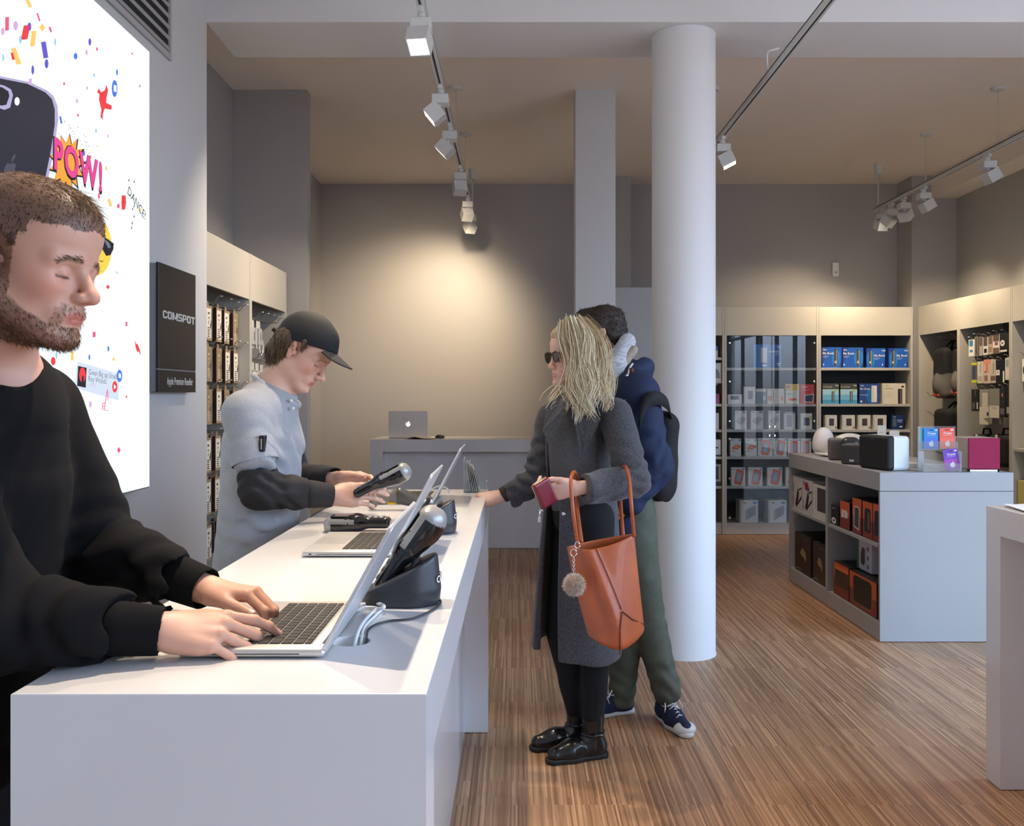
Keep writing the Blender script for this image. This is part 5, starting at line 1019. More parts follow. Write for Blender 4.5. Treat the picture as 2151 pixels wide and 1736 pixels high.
# papers on the display table
pap = MB().use(mat('paper_white', (.76, .74, .76), .6)); pts = [T(2089, 1055, .0), T(2151, 1072, 0)]
x0 = 1.78; vs = []
for i in range(9):
    u = i/8; z = .0015+.010*math.sin(u*PI)*.8+(.004 if i == 0 else 0); vs += [(u*.30, -.20, z+.002*math.sin(5*u)), (u*.30, .02, z+.004)]
pap.raw(vs, [(2*i, 2*i+2, 2*i+3, 2*i+1) for i in range(8)], True); pap.raw([(x+.01, y+.012, max(z-.0012, .0004)) for x, y, z in vs], [(2*i, 2*i+2, 2*i+3, 2*i+1) for i in range(8)], True)
tag(pap.build('brochure', loc=(1.775, 3.28, TOPZ), rotz=-.12), 'white curling brochure on the display table at the right edge', 'brochure')
# ================================================================== HEADS AND HANDS
class Fr:
    """local frame: +x forward, +y left, +z up"""
    def __init__(s, c, fwd, up=(0, 0, 1), sc_=1.0):
        x = Vector(fwd).normalized(); y = Vector(up).cross(x).normalized(); z = x.cross(y); s.c = Vector(c); s.s = sc_
        s.R = np.array([tuple(x), tuple(y), tuple(z)], f32).T; s.X, s.Y, s.Z = x, y, z
    def w(s, x, y, z): return s.c+(s.X*x+s.Y*y+s.Z*z)*s.s
    def loc(s, p): return ((p-A3(s.c))@s.R)/s.s
    def wrap(s, f): return lambda p: f(s.loc(p))*s.s
def head_ops(S, fr, o):
    """adds a head in frame fr; o = options"""
    g = lambda k, d: o.get(k, d)
    def a(f, k=.012): S.add(fr.wrap(f), k*fr.s)
    def c(f, k=.006): S.sub(fr.wrap(f), k*fr.s)
    ez = g('ez', 0); w = g('wide', 1.0); jaw = g('jaw', 1.0); cx = g('chin', 0)
    a(s_ell((-.012, 0, .045), (.099, .077*w, .082)), .01)
    a(s_ell((.045, 0, .055), (.047, .058*w, .055)), .03)                       # forehead
    a(s_ell((.028, 0, -.03), (.062, .060*w, .078)), .03)                        # face mass
    for s in (-1, 1):
        a(s_cone((-.004, s*.052*w*jaw, -.052), (.070+cx, s*.018, -.094), .021, .017), .022)
        a(s_ell((.052, s*.040*w, -.018), (.030, .024, .024)), .02)              # cheek
        a(s_cone((.079, s*.014, .030+ez), (.070, s*.045, .026+ez), .0135, .012), .012)       # brow ridge
        c(s_ell((.096, s*.031, .008+ez), (.0175, .019, .012)), .014)               # eye socket
    a(s_ell((.081+cx, 0, -.092), (.020, .020*jaw, .018)), .016)
    a(s_cone((.085, 0, .020+ez), (.105+g('nose', 0), 0, -.024), .0075, .0098), .010)       # nose
    a(s_ell((.108+g('nose', 0), 0, -.030), (.0125, .0115, .0105)), .007)
    for s in (-1, 1):
        a(s_ell((.099, s*.0125, -.034), (.0115, .0068, .0075)), .006)
        c(s_ell((.104, s*.0065, -.0415), (.006, .0032, .003)), .003)
    a(s_ell((.076, 0, -.060), (.022, .034, .020)), .016)                        # muzzle
    a(s_path([(.077, .025, -.0635), (.0925, .010, -.0580), (.0945, 0, -.0590), (.0925, -.010, -.0580), (.077, -.025, -.0635)], [.003, .0052, .0052, .0052, .003]), .005)
    a(s_path([(.077, .024, -.0655), (.0900, .010, -.0705), (.0912, 0, -.0708), (.0900, -.010, -.0705), (.077, -.024, -.0655)], [.003, .0055, .006, .0055, .003]), .005)
    sm = g('smile', 0)
    so = sm*.0036; c(s_path([(.079-so, .028, -.0645+sm*.007), (.0955-so, .011, -.0652), (.0985-so, 0, -.0650), (.0955-so, -.011, -.0652), (.079-so, -.028, -.0645+sm*.007)], [.001+sm*.0012, .0012+sm*.0024, .0012+sm*.0026, .0012+sm*.0024, .001+sm*.0012]), .0022)
    c(s_ell((.104, 0, -.0815), (.010, .020, .007)), .010)                       # fold under lip
    c(s_ell((.110, 0, -.050), (.0045, .0035, .008)), .005)                       # philtrum
    for s in (-1, 1):
        a(s_ball((.0715, s*.0305, .0085+ez), .0143), .003)                          # lidded eye
        lid = g('lid', -.0025)+ez
        c(s_path([(.079, s*.044, .0085+lid), (.0865, s*.0305, .006+lid), (.083, s*.019, .0085+lid)], [.0007, .0009, .0007]), .001)
        # ear
        R = rotm(0, -.25, s*.35); ex, ey, ez = g('earx', -.012), s*.077*w, -.004
        if g('ears', 1):
            a(s_ell((ex, ey+s*.004, ez+.006), (.0170, .0060, .0275), R), .005); c(s_ell((ex+.004, ey+s*.0125, ez+.006), (.0100, .0065, .0180), R), .004)
            a(s_ell((ex+.006, ey+s*.004, ez-.020), (.0095, .0055, .012), R), .005)
            c(s_ell((ex+.009, ey+s*.011, ez-.002), (.005, .008, .007)), .003); a(s_ell((ex+.016, ey-s*.001, ez-.004), (.006, .006, .010)), .004)
    if g('neck', None):
        n0, n1, n2, r0, r1 = o['neck']
        S.add(s_path([fr.w(-.022, 0, -.035), n0, n1, n2], [r0*1.02, r0, r0, r1]), .022)
        S.add(s_cone(fr.w(.030, 0, -.085), n0+(n1-n0)*.5, r0*.42, r0*.55), .03)
def head_color(fr, V, o):
    L = fr.loc(V); x, y, z = L[:, 0], L[:, 1], L[:, 2]; skin = A3(o['skin']); n = len(V); col = np.tile(skin, (n, 1))
    def blend(m, c): m = np.clip(m, 0, 1)[:, None]; col[:] = col*(1-m)+A3(c)*m
    bl = lambda cx, cy, cz, r: np.exp(-(((x-cx)**2+(np.abs(y)-cy)**2+(z-cz)**2)/r**2))
    red = A3((skin[0]*1.03, skin[1]*.66, skin[2]*.62))
    blend(bl(.066, .046, -.022, .026)*.55, red); blend(bl(.115, 0, -.032, .014)*.6, red); blend(bl(-.012, .083, -.004, .03)*.55, red)
    lip = (np.clip(1-np.abs(z+.0645)/.0115, 0, 1)*2)*np.clip(1-np.abs(y)/.025, 0, 1)*3*(x > .083)*np.clip((x-.0860+.30*np.abs(y))/.003, 0, 1)
    blend(lip*.8, o.get('lip', (skin[0]*.80, skin[1]*.45, skin[2]*.45)))
    # eyebrow line, lash line
    yb = np.abs(y); ez = o.get('ez', 0); brz = .0305+ez-.018*np.clip((yb-.03)/.03, 0, 1)**2
    blend(np.clip(1.6-np.abs(z-brz)/.0032, 0, 1)*(yb > .013)*(yb < .052)*(x > .055)*o.get('browk', .75), o['brow'])
    lz = .006+ez+o.get('lid', -.0025)+.06*np.clip(np.abs(yb-.0305)-.004, 0, 1)*.5
    blend(np.clip(1.8-np.abs(z-lz)/.0013, 0, 1)*(yb > .017)*(yb < .046)*(x > .072)*.9, (.03, .02, .015))
    return col, L
def hand_ops(S, wr, palm_dir, normal, side, sc_=1.0, curl=(.5, .5, .55, .6), spread=.06, thumb=(.5, .3), tcurl=.3, fist=0):
    """wr wrist point, palm_dir wrist->fingers, normal = back-of-hand direction, side=+1 thumb on +y of the frame (palm_dir x ...)"""
    x = Vector(palm_dir).normalized(); z = Vector(normal); z = (z-x*z.dot(x)).normalized(); y = z.cross(x)*side; s = sc_; W = Vector(wr)
    pt = lambda a, b, c: W+(x*a+y*b+z*c)*s
    def cone(a, b, ra, rb, k=.008, sq=None): S.add(s_cone(a, b, ra*s, rb*s, sq), k*s)
    S.add(s_cone(pt(-.03, 0, 0), pt(.012, .002, 0), .027*s, .027*s, (z, .72)), .012*s)          # wrist
    mc = [(.092, .030, .002), (.097, .010, .005), (.092, -.011, .003), (.082, -.030, -.002)]       # knuckles
    for m in mc: cone(pt(.008, m[1]*.55, 0), pt(m[0]-.004, m[1], m[2]-.002), .0145, .0115, .013, None)
    cone(pt(.02, .022, -.010), pt(.055, .034, -.008), .015, .013, .012); cone(pt(.02, -.018, -.010), pt(.06, -.028, -.008), .014, .012, .012)
    fl = [(.045, .026, .022), (.050, .030, .023), (.046, .028, .022), (.036, .021, .020)]; fr_ = [.0090, .0092, .0086, .0076]; tips = []
    for i, m in enumerate(mc):
        p = pt(*m); a0 = curl[i]; sp = spread*(1.5-i); d = None
        for j, L in enumerate(fl[i]):
            an = a0*(.75, 1.75, 2.5)[j]; dir_ = (x*math.cos(an)-z*math.sin(an)+y*math.sin(sp)*(1 if j < 2 else .6)).normalized(); q = p+dir_*L*s
            r0 = fr_[i]*(1.02, .92, .86)[j]; r1 = fr_[i]*(.95, .86, .74)[j]
            cone(p, q, r0, r1, .0035); S.add(s_ball(p, r0*1.06*s), .003*s); p = q; d = dir_
        tips.append((p, d, fr_[i]*.74*s, z))
    p = pt(.024, .028, -.006); t1, t2 = thumb
    dirs = [(x*math.cos(t1)+y*math.sin(t1)*.9-z*t2).normalized()]; dirs.append((x*math.cos(t1-tcurl)+y*math.sin(t1-tcurl)-z*(t2+.1)).normalized()); dirs.append((x*math.cos(t1-2*tcurl)+y*math.sin(t1-2*tcurl)-z*(t2+.15)).normalized())
    for j, (L, r0, r1) in enumerate(((.040, .0155, .0120), (.032, .0112, .0105), (.025, .0105, .0085))):
        q = p+dirs[j]*L*s; cone(p, q, r0, r1, .008 if j == 0 else .003); p = q
    tips.append((p, dirs[2], .0085*s, (z*.5+y*.8).normalized())); return tips
def nails(tips, name, parent, mt, org):
    m = MB().use(mt)
    for p, d, r, z in tips:
        n = (z-d*z.dot(d)); n = n.normalized() if n.length > 1e-4 else d.orthogonal().normalized(); b = d.cross(n); V = []; F = []
        for i in range(4):
            for j in range(5):
                u = (j/4-.5)*2; a = u*.85; rr = r*1.04
                V.append(p-Vector(org)+d*(r*(-1.1+i*.55))+(n*math.cos(a)+b*math.sin(a))*rr)
        F = [(i*5+j, i*5+j+1, (i+1)*5+j+1, (i+1)*5+j) for i in range(3) for j in range(4)]; m.raw(V, F, True)
    return m.build(name, parent)
# ================================================================== PEOPLE
SKIN = vmat('skin', .48, sss=.10); HAIRM = vmat('hair_strand', .45, spec=.35)
def skinmesh(root, S, lo, hi, h, fr, o, tips=None, hand_red=None):
    V, Q = S.mesh(lo, hi, h); col, L = head_color(fr, V, o); org = root.location
    far = np.abs(L).max(1) > .16; col[far] = A3(o['skin'])
    mottle = wob(V, 90, 4)[:, None]*.035; col = col*(1+mottle*A3((1, 1.3, 1.3)))
    if tips:
        for p, d, r, z in tips: k = np.exp(-((V-A3(p))**2).sum(1)/(.012**2))[:, None]*.4; col = col*(1-k)+A3((o['skin'][0]*1.02, o['skin'][1]*.72, o['skin'][2]*.68))*k
    if o.get('paint'): o['paint'](col, L)
    b = mesh_obj('body', V, Q, SKIN, root, np.clip(col, 0, 1), org=org); N = normals(V, Q); return b, V, N, L
def pick(V, N, L, mask, n, seed=0):
    r = np.random.RandomState(seed); m = mask(L); ix = np.nonzero(m > 0)[0]; w = m[ix]/m[ix].sum(); k = r.choice(ix, n, p=w)
    return V[k]+r.normal(size=(n, 3)).astype(f32)*.0013, N[k], L[k], r
def garment(root, name, S, lo, hi, h, mt, label=None, parent=None, mi=None, mts=None):
    V, Q = S.mesh(lo, hi, h); o = mesh_obj(name, V, Q, mts or mt, parent or root, None, mi(V, Q) if mi else None, org=root.location)
    if label: o['label'] = label
    return o, V, Q
def folds(pts, amp, wl, rr, seed=0):
    """creases running around a limb point: rings fading with distance"""
    pts = [A3(p) for p in pts]; r = np.random.RandomState(seed); dirs = [A3(r.normal(size=3)*.5+A3(d)) for d in [(0, 0, 1)]*len(pts)]
    def g(p):
        o = 0
        for c, d in zip(pts, dirs):
            v = p-c; e = np.exp(-(v*v).sum(1)/rr**2); o = o+e*np.sin((v@(d/np.linalg.norm(d)))*2*PI/wl+1.5*np.sin(v[:, 0]*40)+1.2*np.sin(v[:, 1]*33))
        return (o*amp).astype(f32)
    return g
# ---------------------------------------------------------------- A: bearded man at the near laptop
def cuff(root, a, b, ra, rb, mt, name='cuff'):
    a, b = Vector(a), Vector(b); S = Sdf().add(s_cone(a, b, ra, rb), .004); d = (b-a).normalized(); S.cut(s_plane(b, d), .003); S.sub(s_cone(b-d*.02, b+d*.06, rb-.006, rb+.006), .003)
    r = ra+.03; V, Q = S.mesh([min(a[i], b[i])-r for i in range(3)], [max(a[i], b[i])+r for i in range(3)], .0025); return mesh_obj(name, V, Q, mt, root, org=root.location)
def man_beard():
    root = empty('person', (-.93, 1.52, 0), 'bearded man in a black sweatshirt typing at the nearest laptop', 'person')
    th = math.radians(13); fr = Fr((-.779, 1.43, 1.630), (math.cos(th), -.10, -math.sin(th)), (math.sin(th), 0, math.cos(th)), 1.09)
    sk = (.60, .335, .245)
    o = dict(skin=sk, brow=(.16, .09, .05), chin=.002, wide=1.02, nose=.002, lid=-.003, earx=-.001, ez=-.013, neck=(Vector((-.835, 1.455, 1.545)), Vector((-.86, 1.475, 1.49)), Vector((-.88, 1.50, 1.42)), .062, .072))
    hairc = A3((.062, .036, .020)); 
    def hm(L):
        x, y, z = L.T; nz_ = wob(L, 160, 6)*.0035; z = z+nz_; x = x+nz_; yb = np.abs(y); top = (z > .060)*(x < .098-.9*np.maximum(.066-z, 0)-.5*np.maximum(yb-.028, 0)); side = (x < .030)*(z > .018)*(z <= .09)
        side2 = (x < .036+.55*np.maximum(z-.045, 0))*(z > .036); back = (x < -.030)*(z > -.045-.0*x); m = ((top | side2 | side | back)*(np.abs(L).max(1) < .16)).astype(float)
        ear = (((x-.001)/.022)**2+((z+.004)/.034)**2 < 1)*(yb > .06); m[ear] = 0; return m
    def bm_(L):
        x, y, z = L.T; nz_ = wob(L, 170, 7)*.0030; z = z+nz_; x = x-nz_; yb = np.abs(y); jawl = -.052-.030*np.clip((x-.02)/.06, 0, 1)
        side = (x > .004)*(x < .026)*(z < .03)*(z > -.06)*(yb > .045); jaw = (z < jawl+.012-.010*np.clip(x/.05, 0, 1))*(z > -.118)*(x > .0)*(yb > .0)
        chin = (z < -.078)*(x > .055)*(z > -.118); mus = (z < -.047)*(z > -.0585)*(x > .074)*(yb < .030); gt = (z < -.054)*(z > -.09)*(yb > .024)*(yb < .035)*(x > .055)
        soul = (z < -.077)*(x > .08)*(yb < .012); m = ((side | jaw | chin | mus | gt | soul)*(np.abs(L).max(1) < .16)*(x < .13)).astype(float)
        e = np.clip((jawl+.014-z)/.014, .12, 1); m = np.where(jaw & ~chin & ~side, m*e, m); m = np.where(mus | gt, m*.55, m); return m
    def paint(col, L):
        h = hm(L)[:, None]*.80; col[:] = col*(1-h)+hairc*h; b = bm_(L)[:, None]*.62; col[:] = col*(1-b)+A3((.12, .062, .035))*b
    o['paint'] = paint
    S = Sdf(); head_ops(S, fr, o)
    ne = Vector((-.88, 1.50, 1.42)); shR = Vector((-.90, 1.345, 1.385)); shL = Vector((-.895, 1.675, 1.385)); pel = Vector((-.97, 1.50, .92))
    elR = Vector((-.775, 1.335, 1.085)); wrR = P(338, 1326, 1.395); elL = P(205, 1150, 1.72); wrL = P(432, 1238, 1.63)
    S.add(s_cone(ne, pel, .085, .10), .05)
    for a, b, c in ((shR, elR, wrR), (shL, elL, wrL)): S.add(s_cone(ne, a, .05, .045), .03); S.add(s_cone(a, b, .045, .036), .02); S.add(s_cone(b, c, .036, .026), .015)
    for s in (-1, 1): S.add(s_path([pel+Vector((0, s*.09, -.02)), pel+Vector((.01, s*.10, -.42)), pel+Vector((-.03, s*.11, -.84))], [.08, .055, .04]), .03); S.add(s_cone(pel+Vector((-.04, s*.11, -.875)), pel+Vector((.12, s*.12, -.885)), .035, .03), .02)
    # near hand lies over the trackpad, far hand behind it
    tips = hand_ops(S, wrR, Vector((.96, .16, -.04)), Vector((-.10, -.50, .85)), 1, 1.0, curl=(.34, .72, .84, .92), spread=.045, thumb=(.45, .12), tcurl=.22)
    tips2 = hand_ops(S, wrL, Vector((.97, -.14, -.06)), Vector((-.05, .10, 1)), -1, 1.0, curl=(.80, .88, .92, .98), spread=.05, thumb=(.45, .15), tcurl=.2)
    b, V, N, L = skinmesh(root, S, (-1.15, 1.15, 0), (-.40, 1.90, 1.85), .0026, fr, o, tips+tips2)
    nails(tips+tips2, 'fingernail', b, mat('fingernail', (.72, .45, .37), .28), root.location)
    # hair: short, lighter on top
    p, n, l, r = pick(V, N, L, hm, 15000, 1); X, Z = A3(fr.X), A3(fr.Z); top = np.clip((l[:, 2]-.06)/.05, 0, 1)[:, None]
    d = n*(.42+.05*top)+X*(.95*top-.15)+Z*(.05*top-.80*(1-top))+r.normal(size=n.shape)*.20; ln = (.009+.015*top[:, 0])*r.uniform(.7, 1.2, len(p))
    c = hairc*(.5+.9*r.uniform(size=(len(p), 1)))+top*A3((.20, .115, .05))*r.uniform(.2, 1.1, (len(p), 1))
    strands('hair', p, d/np.linalg.norm(d, axis=1, keepdims=True), ln, 3, .00042, HAIRM, root, lambda q, d_, t: d_+X*.12*0-A3((0, 0, .18)), c, root.location)
    p, n, l, r = pick(V, N, L, bm_, 7000, 2); d = n*.45-A3((0, 0, 1))*.7+X*.25+r.normal(size=n.shape)*.22
    c = A3((.17, .085, .042))*(.45+.9*r.uniform(size=(len(p), 1)))
    strands('beard', p, d/np.linalg.norm(d, axis=1, keepdims=True), .0065*r.uniform(.6, 1.25, len(p)), 2, .00036, HAIRM, root, lambda q, d_, t: d_, c, root.location)
    m = MB(); pb = [(.072, .0135+q*.0052, .031+.0015*q-.00045*q*q) for q in range(8)]
    def brow(L):
        yb = np.abs(L[:, 1]); zz = .0195-.012*np.clip((yb-.032)/.02, 0, 1)**2; return ((np.abs(L[:, 2]-zz) < .0036)*(yb > .012)*(yb < .052)*(L[:, 0] > .055)).astype(float)
    p, n, l, r = pick(V, N, L, brow, 520, 3); s_ = np.sign(l[:, 1:2]); d = n*.35+A3(fr.Y)*s_*.8-X*.3+Z*.15+r.normal(size=n.shape)*.15
    strands('eyebrow', p, d/np.linalg.norm(d, axis=1, keepdims=True), .007, 2, .00028, HAIRM, root, lambda q, d_, t: d_, np.tile(A3((.13, .075, .042)), (len(p), 1)), root.location)
    ear = fr.w(.003, -.083, -.034); e_ = MB().use(CHR); e_.tube([ear-root.location+Vector(v) for v in ((0, -.004, .006), (.004, -.006, .001), (-.001, -.007, -.005), (.004, -.007, -.011))], .0028, 8); e_.build('earring', root)
    # sweatshirt
    K = mat('black_sweatshirt', (.0052, .0048, .0058), .95, bump=(700, .35), spec=.2)
    S = Sdf(); S.add(s_path([ne+Vector((.0, .01, -.04)), Vector((-.905, 1.51, 1.27)), Vector((-.935, 1.51, 1.08)), Vector((-.95, 1.51, .86))], [.112, .135, .138, .135], ((0, 1, 0), 1.30)), .03)
    S.add(s_cone(ne+Vector((0, 0, .012)), shR, .072, .074), .05); S.add(s_cone(ne+Vector((0, 0, .012)), shL, .072, .074), .05)
    S.add(s_path([shR, shR.lerp(elR, .5)+Vector((-.012, -.012, 0)), elR+Vector((-.01, 0, .0))], [.086, .080, .076]), .035); S.add(s_path([elR, elR.lerp(wrR, .45), wrR+Vector((-.085, 0, .003)), wrR+Vector((-.07, 0, .002))], [.074, .064, .058, .050]), .03)
    S.add(s_path([shL, elL+Vector((0, 0, 0)), elL.lerp(wrL, .5), wrL+Vector((-.06, .0, .01))], [.082, .076, .064, .050]), .03)
    for w, e2 in ((wrR, elR), (wrL, elL)):
        dd = (w-e2).normalized(); S.add(s_cone(w-dd*.062, w+dd*.004, .0405, .0385), .008) if False else None; S.add(s_ell(w-dd*.078, (.022, .055, .055)), .02); S.cut(s_plane(w+dd*.012, dd), .002) if False else None
    S.sub(s_ell(fr.w(-.02, 0, -.13)+Vector((.02, 0, -.01)), (.072, .068, .055)), .01)
    S.add(s_path([ne+Vector((.078*math.cos(a*PI/10)+.012, .074*math.sin(a*PI/10)-.005, .028-.034*math.cos(a*PI/10))) for a in range(21)], [.010]*21), .008)
    for w, dd in ((wrR, (wrR-elR).normalized()), (wrL, (wrL-elL).normalized())): S.sub(s_cone(w-dd*.030, w+dd*.09, .060, .09), .004); cuff(root, w-dd*.062, w+dd*.002, .0415, .0375, K)
    S.sub(s_plane((0, 0, TOPZ+.001), (0, 0, 1)), .001) if False else None
    fo = folds([elR+Vector((.0, -.03, .06)), elR.lerp(wrR, .55), shR+Vector((.06, 0, -.08)), elL, elL.lerp(wrL, .5), elL.lerp(wrL, .8), wrR-Vector((.09, 0, 0))], .0055, .052, .10, 2)
    S.offset(fo); S.offset(lambda p: wob(p, 22, 9)*.0042+wob(p, 55, 3)*.0012)
    def body_vs_counter(p):   # cloth rests on the worktop instead of sinking into it
        inside = (p[:, 0] > -.694-.0)*(p[:, 1] > 1.235); return np.where(inside, np.maximum(TOPZ+.002-p[:, 2], 0)*8, 0).astype(f32)
    S.offset(body_vs_counter)
    garment(root, 'sweatshirt', S, (-1.22, 1.15, .70), (-.40, 1.90, 1.60), .0042, K)
    mb = MB().use(mat('tab_white', (.5, .5, .5), .5)); q = P(131, 897, 1.62)-root.location; mb.M = Matrix.Translation(q) @ Matrix.Rotation(.12, 4, 'Y'); mb.box(-.009, .010, -.006, .0, -.0016, .0016).use(mat('tab_black', (.01, .01, .01), .5)).box(-.011, .012, -.004, .002, -.005, .005, .001); mb.build('chest_tab', root)
    J = mat('dark_blue_denim', (.018, .026, .048), .8, bump=(500, .3)); S = Sdf()
    for s in (-1, 1): S.add(s_path([pel+Vector((.01, s*.075, -.02)), pel+Vector((.01, s*.10, -.42)), pel+Vector((-.03, s*.11, -.86))], [.115, .085, .07]), .04)
    S.offset(lambda p: wob(p, 25, 5)*.004).cut(s_plane((0, 0, .03), (0, 0, -1)), .004); garment(root, 'jeans', S, (-1.25, 1.2, 0), (-.75, 1.85, 1.08), .010, J)
    for s in (-1, 1): shoe(root, pel+Vector((-.05, s*.11, 0)), Vector((1, s*.08, 0)), mat('shoe_black', (.02, .02, .02), .5), mat('sole_grey', (.2, .2, .2), .6))
def shoe(root, heel, d, up, sole, L=.285, boot=0, name='shoe', lift=0):
    """heel = ankle ground point, d = toe direction"""
    d = Vector((d.x, d.y, 0)).normalized(); b = Vector((-d.y, d.x, 0)); h = Vector((heel.x, heel.y, lift)); q = lambda a, c, z: h+d*a+b*c+Vector((0, 0, z))
    S = Sdf(); S.add(s_cone(q(-.02, 0, .042), q(.09, 0, .038), .036, .040, (b, .92)), .02); S.add(s_cone(q(.09, 0, .036), q(L-.105, .004, .030), .041, .030), .03); S.add(s_cone(q(.0, 0, .05), q(.0, 0, .092+boot), .040, .040+boot*.05), .03)
    S.cut(s_plane(q(0, 0, .014), (0, 0, -1)), .004); V, Q = S.mesh(q(.07, 0, 0)-Vector((.24, .24, .01)), q(.07, 0, .14+boot)+Vector((.24, .24, .03)), .0045); o = mesh_obj(name, V, Q, up, root, org=root.location)
    S = Sdf(); S.add(s_cone(q(-.025, 0, .012), q(.09, 0, .012), .035, .038), .02); S.add(s_cone(q(.09, 0, .012), q(L-.10, .004, .012), .042, .034), .02); S.cut(s_plane(q(0, 0, .020), (0, 0, 1)), .002); S.cut(s_plane(q(0, 0, .0008), (0, 0, -1)), .002)
    V, Q = S.mesh(q(.07, 0, 0)-Vector((.24, .24, .01)), q(.07, 0, .05)+Vector((.24, .24, 0)), .0045); so = mesh_obj('sole', V, Q, sole, o, org=root.location)
    return o, q

man_beard()
# ---------------------------------------------------------------- B: young man in a cap, reading a terminal
def man_cap():
    root = empty('person', (-.86, 3.02, 0), 'young man in a black cap and grey polo shirt holding a terminal', 'person')
    th = math.radians(37); fr = Fr((-.722, 3.03, 1.560), (math.cos(th), -.14, -math.sin(th)), (math.sin(th), 0, math.cos(th)), .97)
    sk = (.66, .39, .29); ne = Vector((-.835, 3.03, 1.405))
    o = dict(skin=sk, brow=(.10, .055, .03), jaw=.92, wide=.96, nose=.004, lid=-.003, ez=-.006, neck=(Vector((-.790, 3.03, 1.505)), Vector((-.815, 3.03, 1.45)), Vector((-.85, 3.03, 1.38)), .047, .056))
    S = Sdf(); head_ops(S, fr, o); shR = Vector((-.865, 2.865, 1.355)); shL = Vector((-.86, 3.20, 1.355)); pel = Vector((-.88, 3.02, .93))
    elR = P(548, 1030, 2.82); wrR = P(700, 1042, 2.93); elL = Vector((-.80, 3.26, 1.12)); wrL = P(706, 1008, 3.10)
    S.add(s_cone(ne, pel, .08, .09), .05)
    for a, b, c in ((shR, elR, wrR), (shL, elL, wrL)): S.add(s_cone(ne, a, .045, .04), .03); S.add(s_cone(a, b, .042, .032), .02); S.add(s_cone(b, c, .032, .025), .015)
    for s in (-1, 1): S.add(s_path([pel+Vector((0, s*.09, -.02)), pel+Vector((.01, s*.10, -.42)), pel+Vector((-.03, s*.11, -.84))], [.075, .05, .038]), .03); S.add(s_cone(pel+Vector((-.04, s*.11, -.875)), pel+Vector((.12, s*.12, -.885)), .033, .028), .02)
    tR = hand_ops(S, wrR, Vector((.97, .05, .05)), Vector((.0, -.9, .42)), 1, .98, curl=(.45, .48, .52, .58), spread=.03, thumb=(.30, .35), tcurl=.15)
    tL = hand_ops(S, wrL, Vector((.95, -.12, -.02)), Vector((0, .75, .65)), -1, .98, curl=(.5, .55, .6, .6), spread=.04, thumb=(.30, .15), tcurl=.1)
    b, V, N, L = skinmesh(root, S, (-1.10, 2.70, 0), (-.42, 3.42, 1.75), .0032, fr, o, tR+tL); nails(tR+tL, 'fingernail', b, mat('fingernail', (.72, .45, .37), .28), root.location)
    # hair below the cap: wavy brown
    def hm(L): x, y, z = L.T; yb = np.abs(y); m = ((z < .052+.35*x)*(z > -.072)*(x < -.012)*(x > -.15)*(np.abs(L).max(1) < .16)*(N[:, 2] > -2)); s2 = (x > .0)*(x < .036)*(z > .005)*(z < .06)*(yb > .05); ear = (((x+.010)/.020)**2+((z+.004)/.032)**2 < 1)*(yb > .06); m = (m | s2).astype(float); m[ear] = 0; return m
    X, Y, Z = A3(fr.X), A3(fr.Y), A3(fr.Z); HS = Sdf(); HS.add(fr.wrap(s_ell((-.050, 0, .012), (.066, .087, .062))), .01).add(fr.wrap(s_ell((-.064, 0, -.038), (.052, .070, .042))), .02).add(fr.wrap(s_cone((.012, .0735, .045), (.016, .0745, .012), .010, .005)), .006).add(fr.wrap(s_cone((.012, -.0735, .045), (.016, -.0745, .012), .010, .005)), .006)
    HS.sub(fr.wrap(s_ell((-.004, .08, -.002), (.026, .03, .033))), .006).sub(fr.wrap(s_ell((-.004, -.08, -.002), (.026, .03, .033))), .006).sub(fr.wrap(s_plane((.0, 0, .062), (0, 0, -1))), .004) if False else HS.sub(fr.wrap(s_ell((-.000, .082, -.004), (.024, .028, .033))), .006).sub(fr.wrap(s_ell((-.000, -.082, -.004), (.024, .028, .033))), .006)
    HS.offset(lambda q: wob(q*A3((1, 1, .45)), 75, 31)*.0055+wob(q, 160, 2)*.0015); hb, HV, HQ = garment(root, 'hair_mass', HS, fr.c-Vector((.2, .13, .16)), fr.c+Vector((.12, .13, .12)), .003, mat('brown_hair', (.075, .048, .028), .55))
    HN = normals(HV, HQ); HL = fr.loc(HV); p, n, l, r = pick(HV, HN, HL, lambda q: ((q[:, 2] < .045)*(q[:, 0] < .03)*(q[:, 2] > -.078)).astype(float), 3800, 5)
    d = n*.25-A3((0, 0, 1))*.8-X*.2+r.normal(size=n.shape)*.2; ph = r.uniform(0, 6.3, (len(p), 1))
    ln = np.where(l[:, 0] > -.005, .012, np.where(l[:, 0] > -.03, .022, .042))*r.uniform(.7, 1.2, len(p)); c = A3((.13, .082, .045))*(.35+1.1*r.uniform(size=(len(p), 1)))+A3((.10, .07, .035))*(r.uniform(size=(len(p), 1)) > .8)
    strands('hair', p, d/np.linalg.norm(d, axis=1, keepdims=True), ln, 8, .0011, HAIRM, root, lambda q, d_, t: d_*.9-A3((0, 0, .30))-X*.04+A3((-.5, .3, .2))*np.sin(ph+t*7)*.35, c, root.location)
    # cap: crown, brim, back strap
    CP = mat('cap_black', (.010, .010, .012), .8, bump=(600, .25)); S = Sdf()
    S.add(fr.wrap(s_ell((-.008, 0, .045), (.112, .088, .100))), .01); S.sub(fr.wrap(s_ell((-.010, 0, .040), (.103, .080, .090))), .002); nn = Vector((-.36, 0, 1)).normalized()
    S.cut(fr.wrap(s_plane((0, 0, .030), (.36, 0, -1))), .003); S.sub(fr.wrap(s_ell((-.115, 0, .030), (.03, .032, .026))), .004); S.offset(lambda p: wob(p, 45, 8)*.0018)
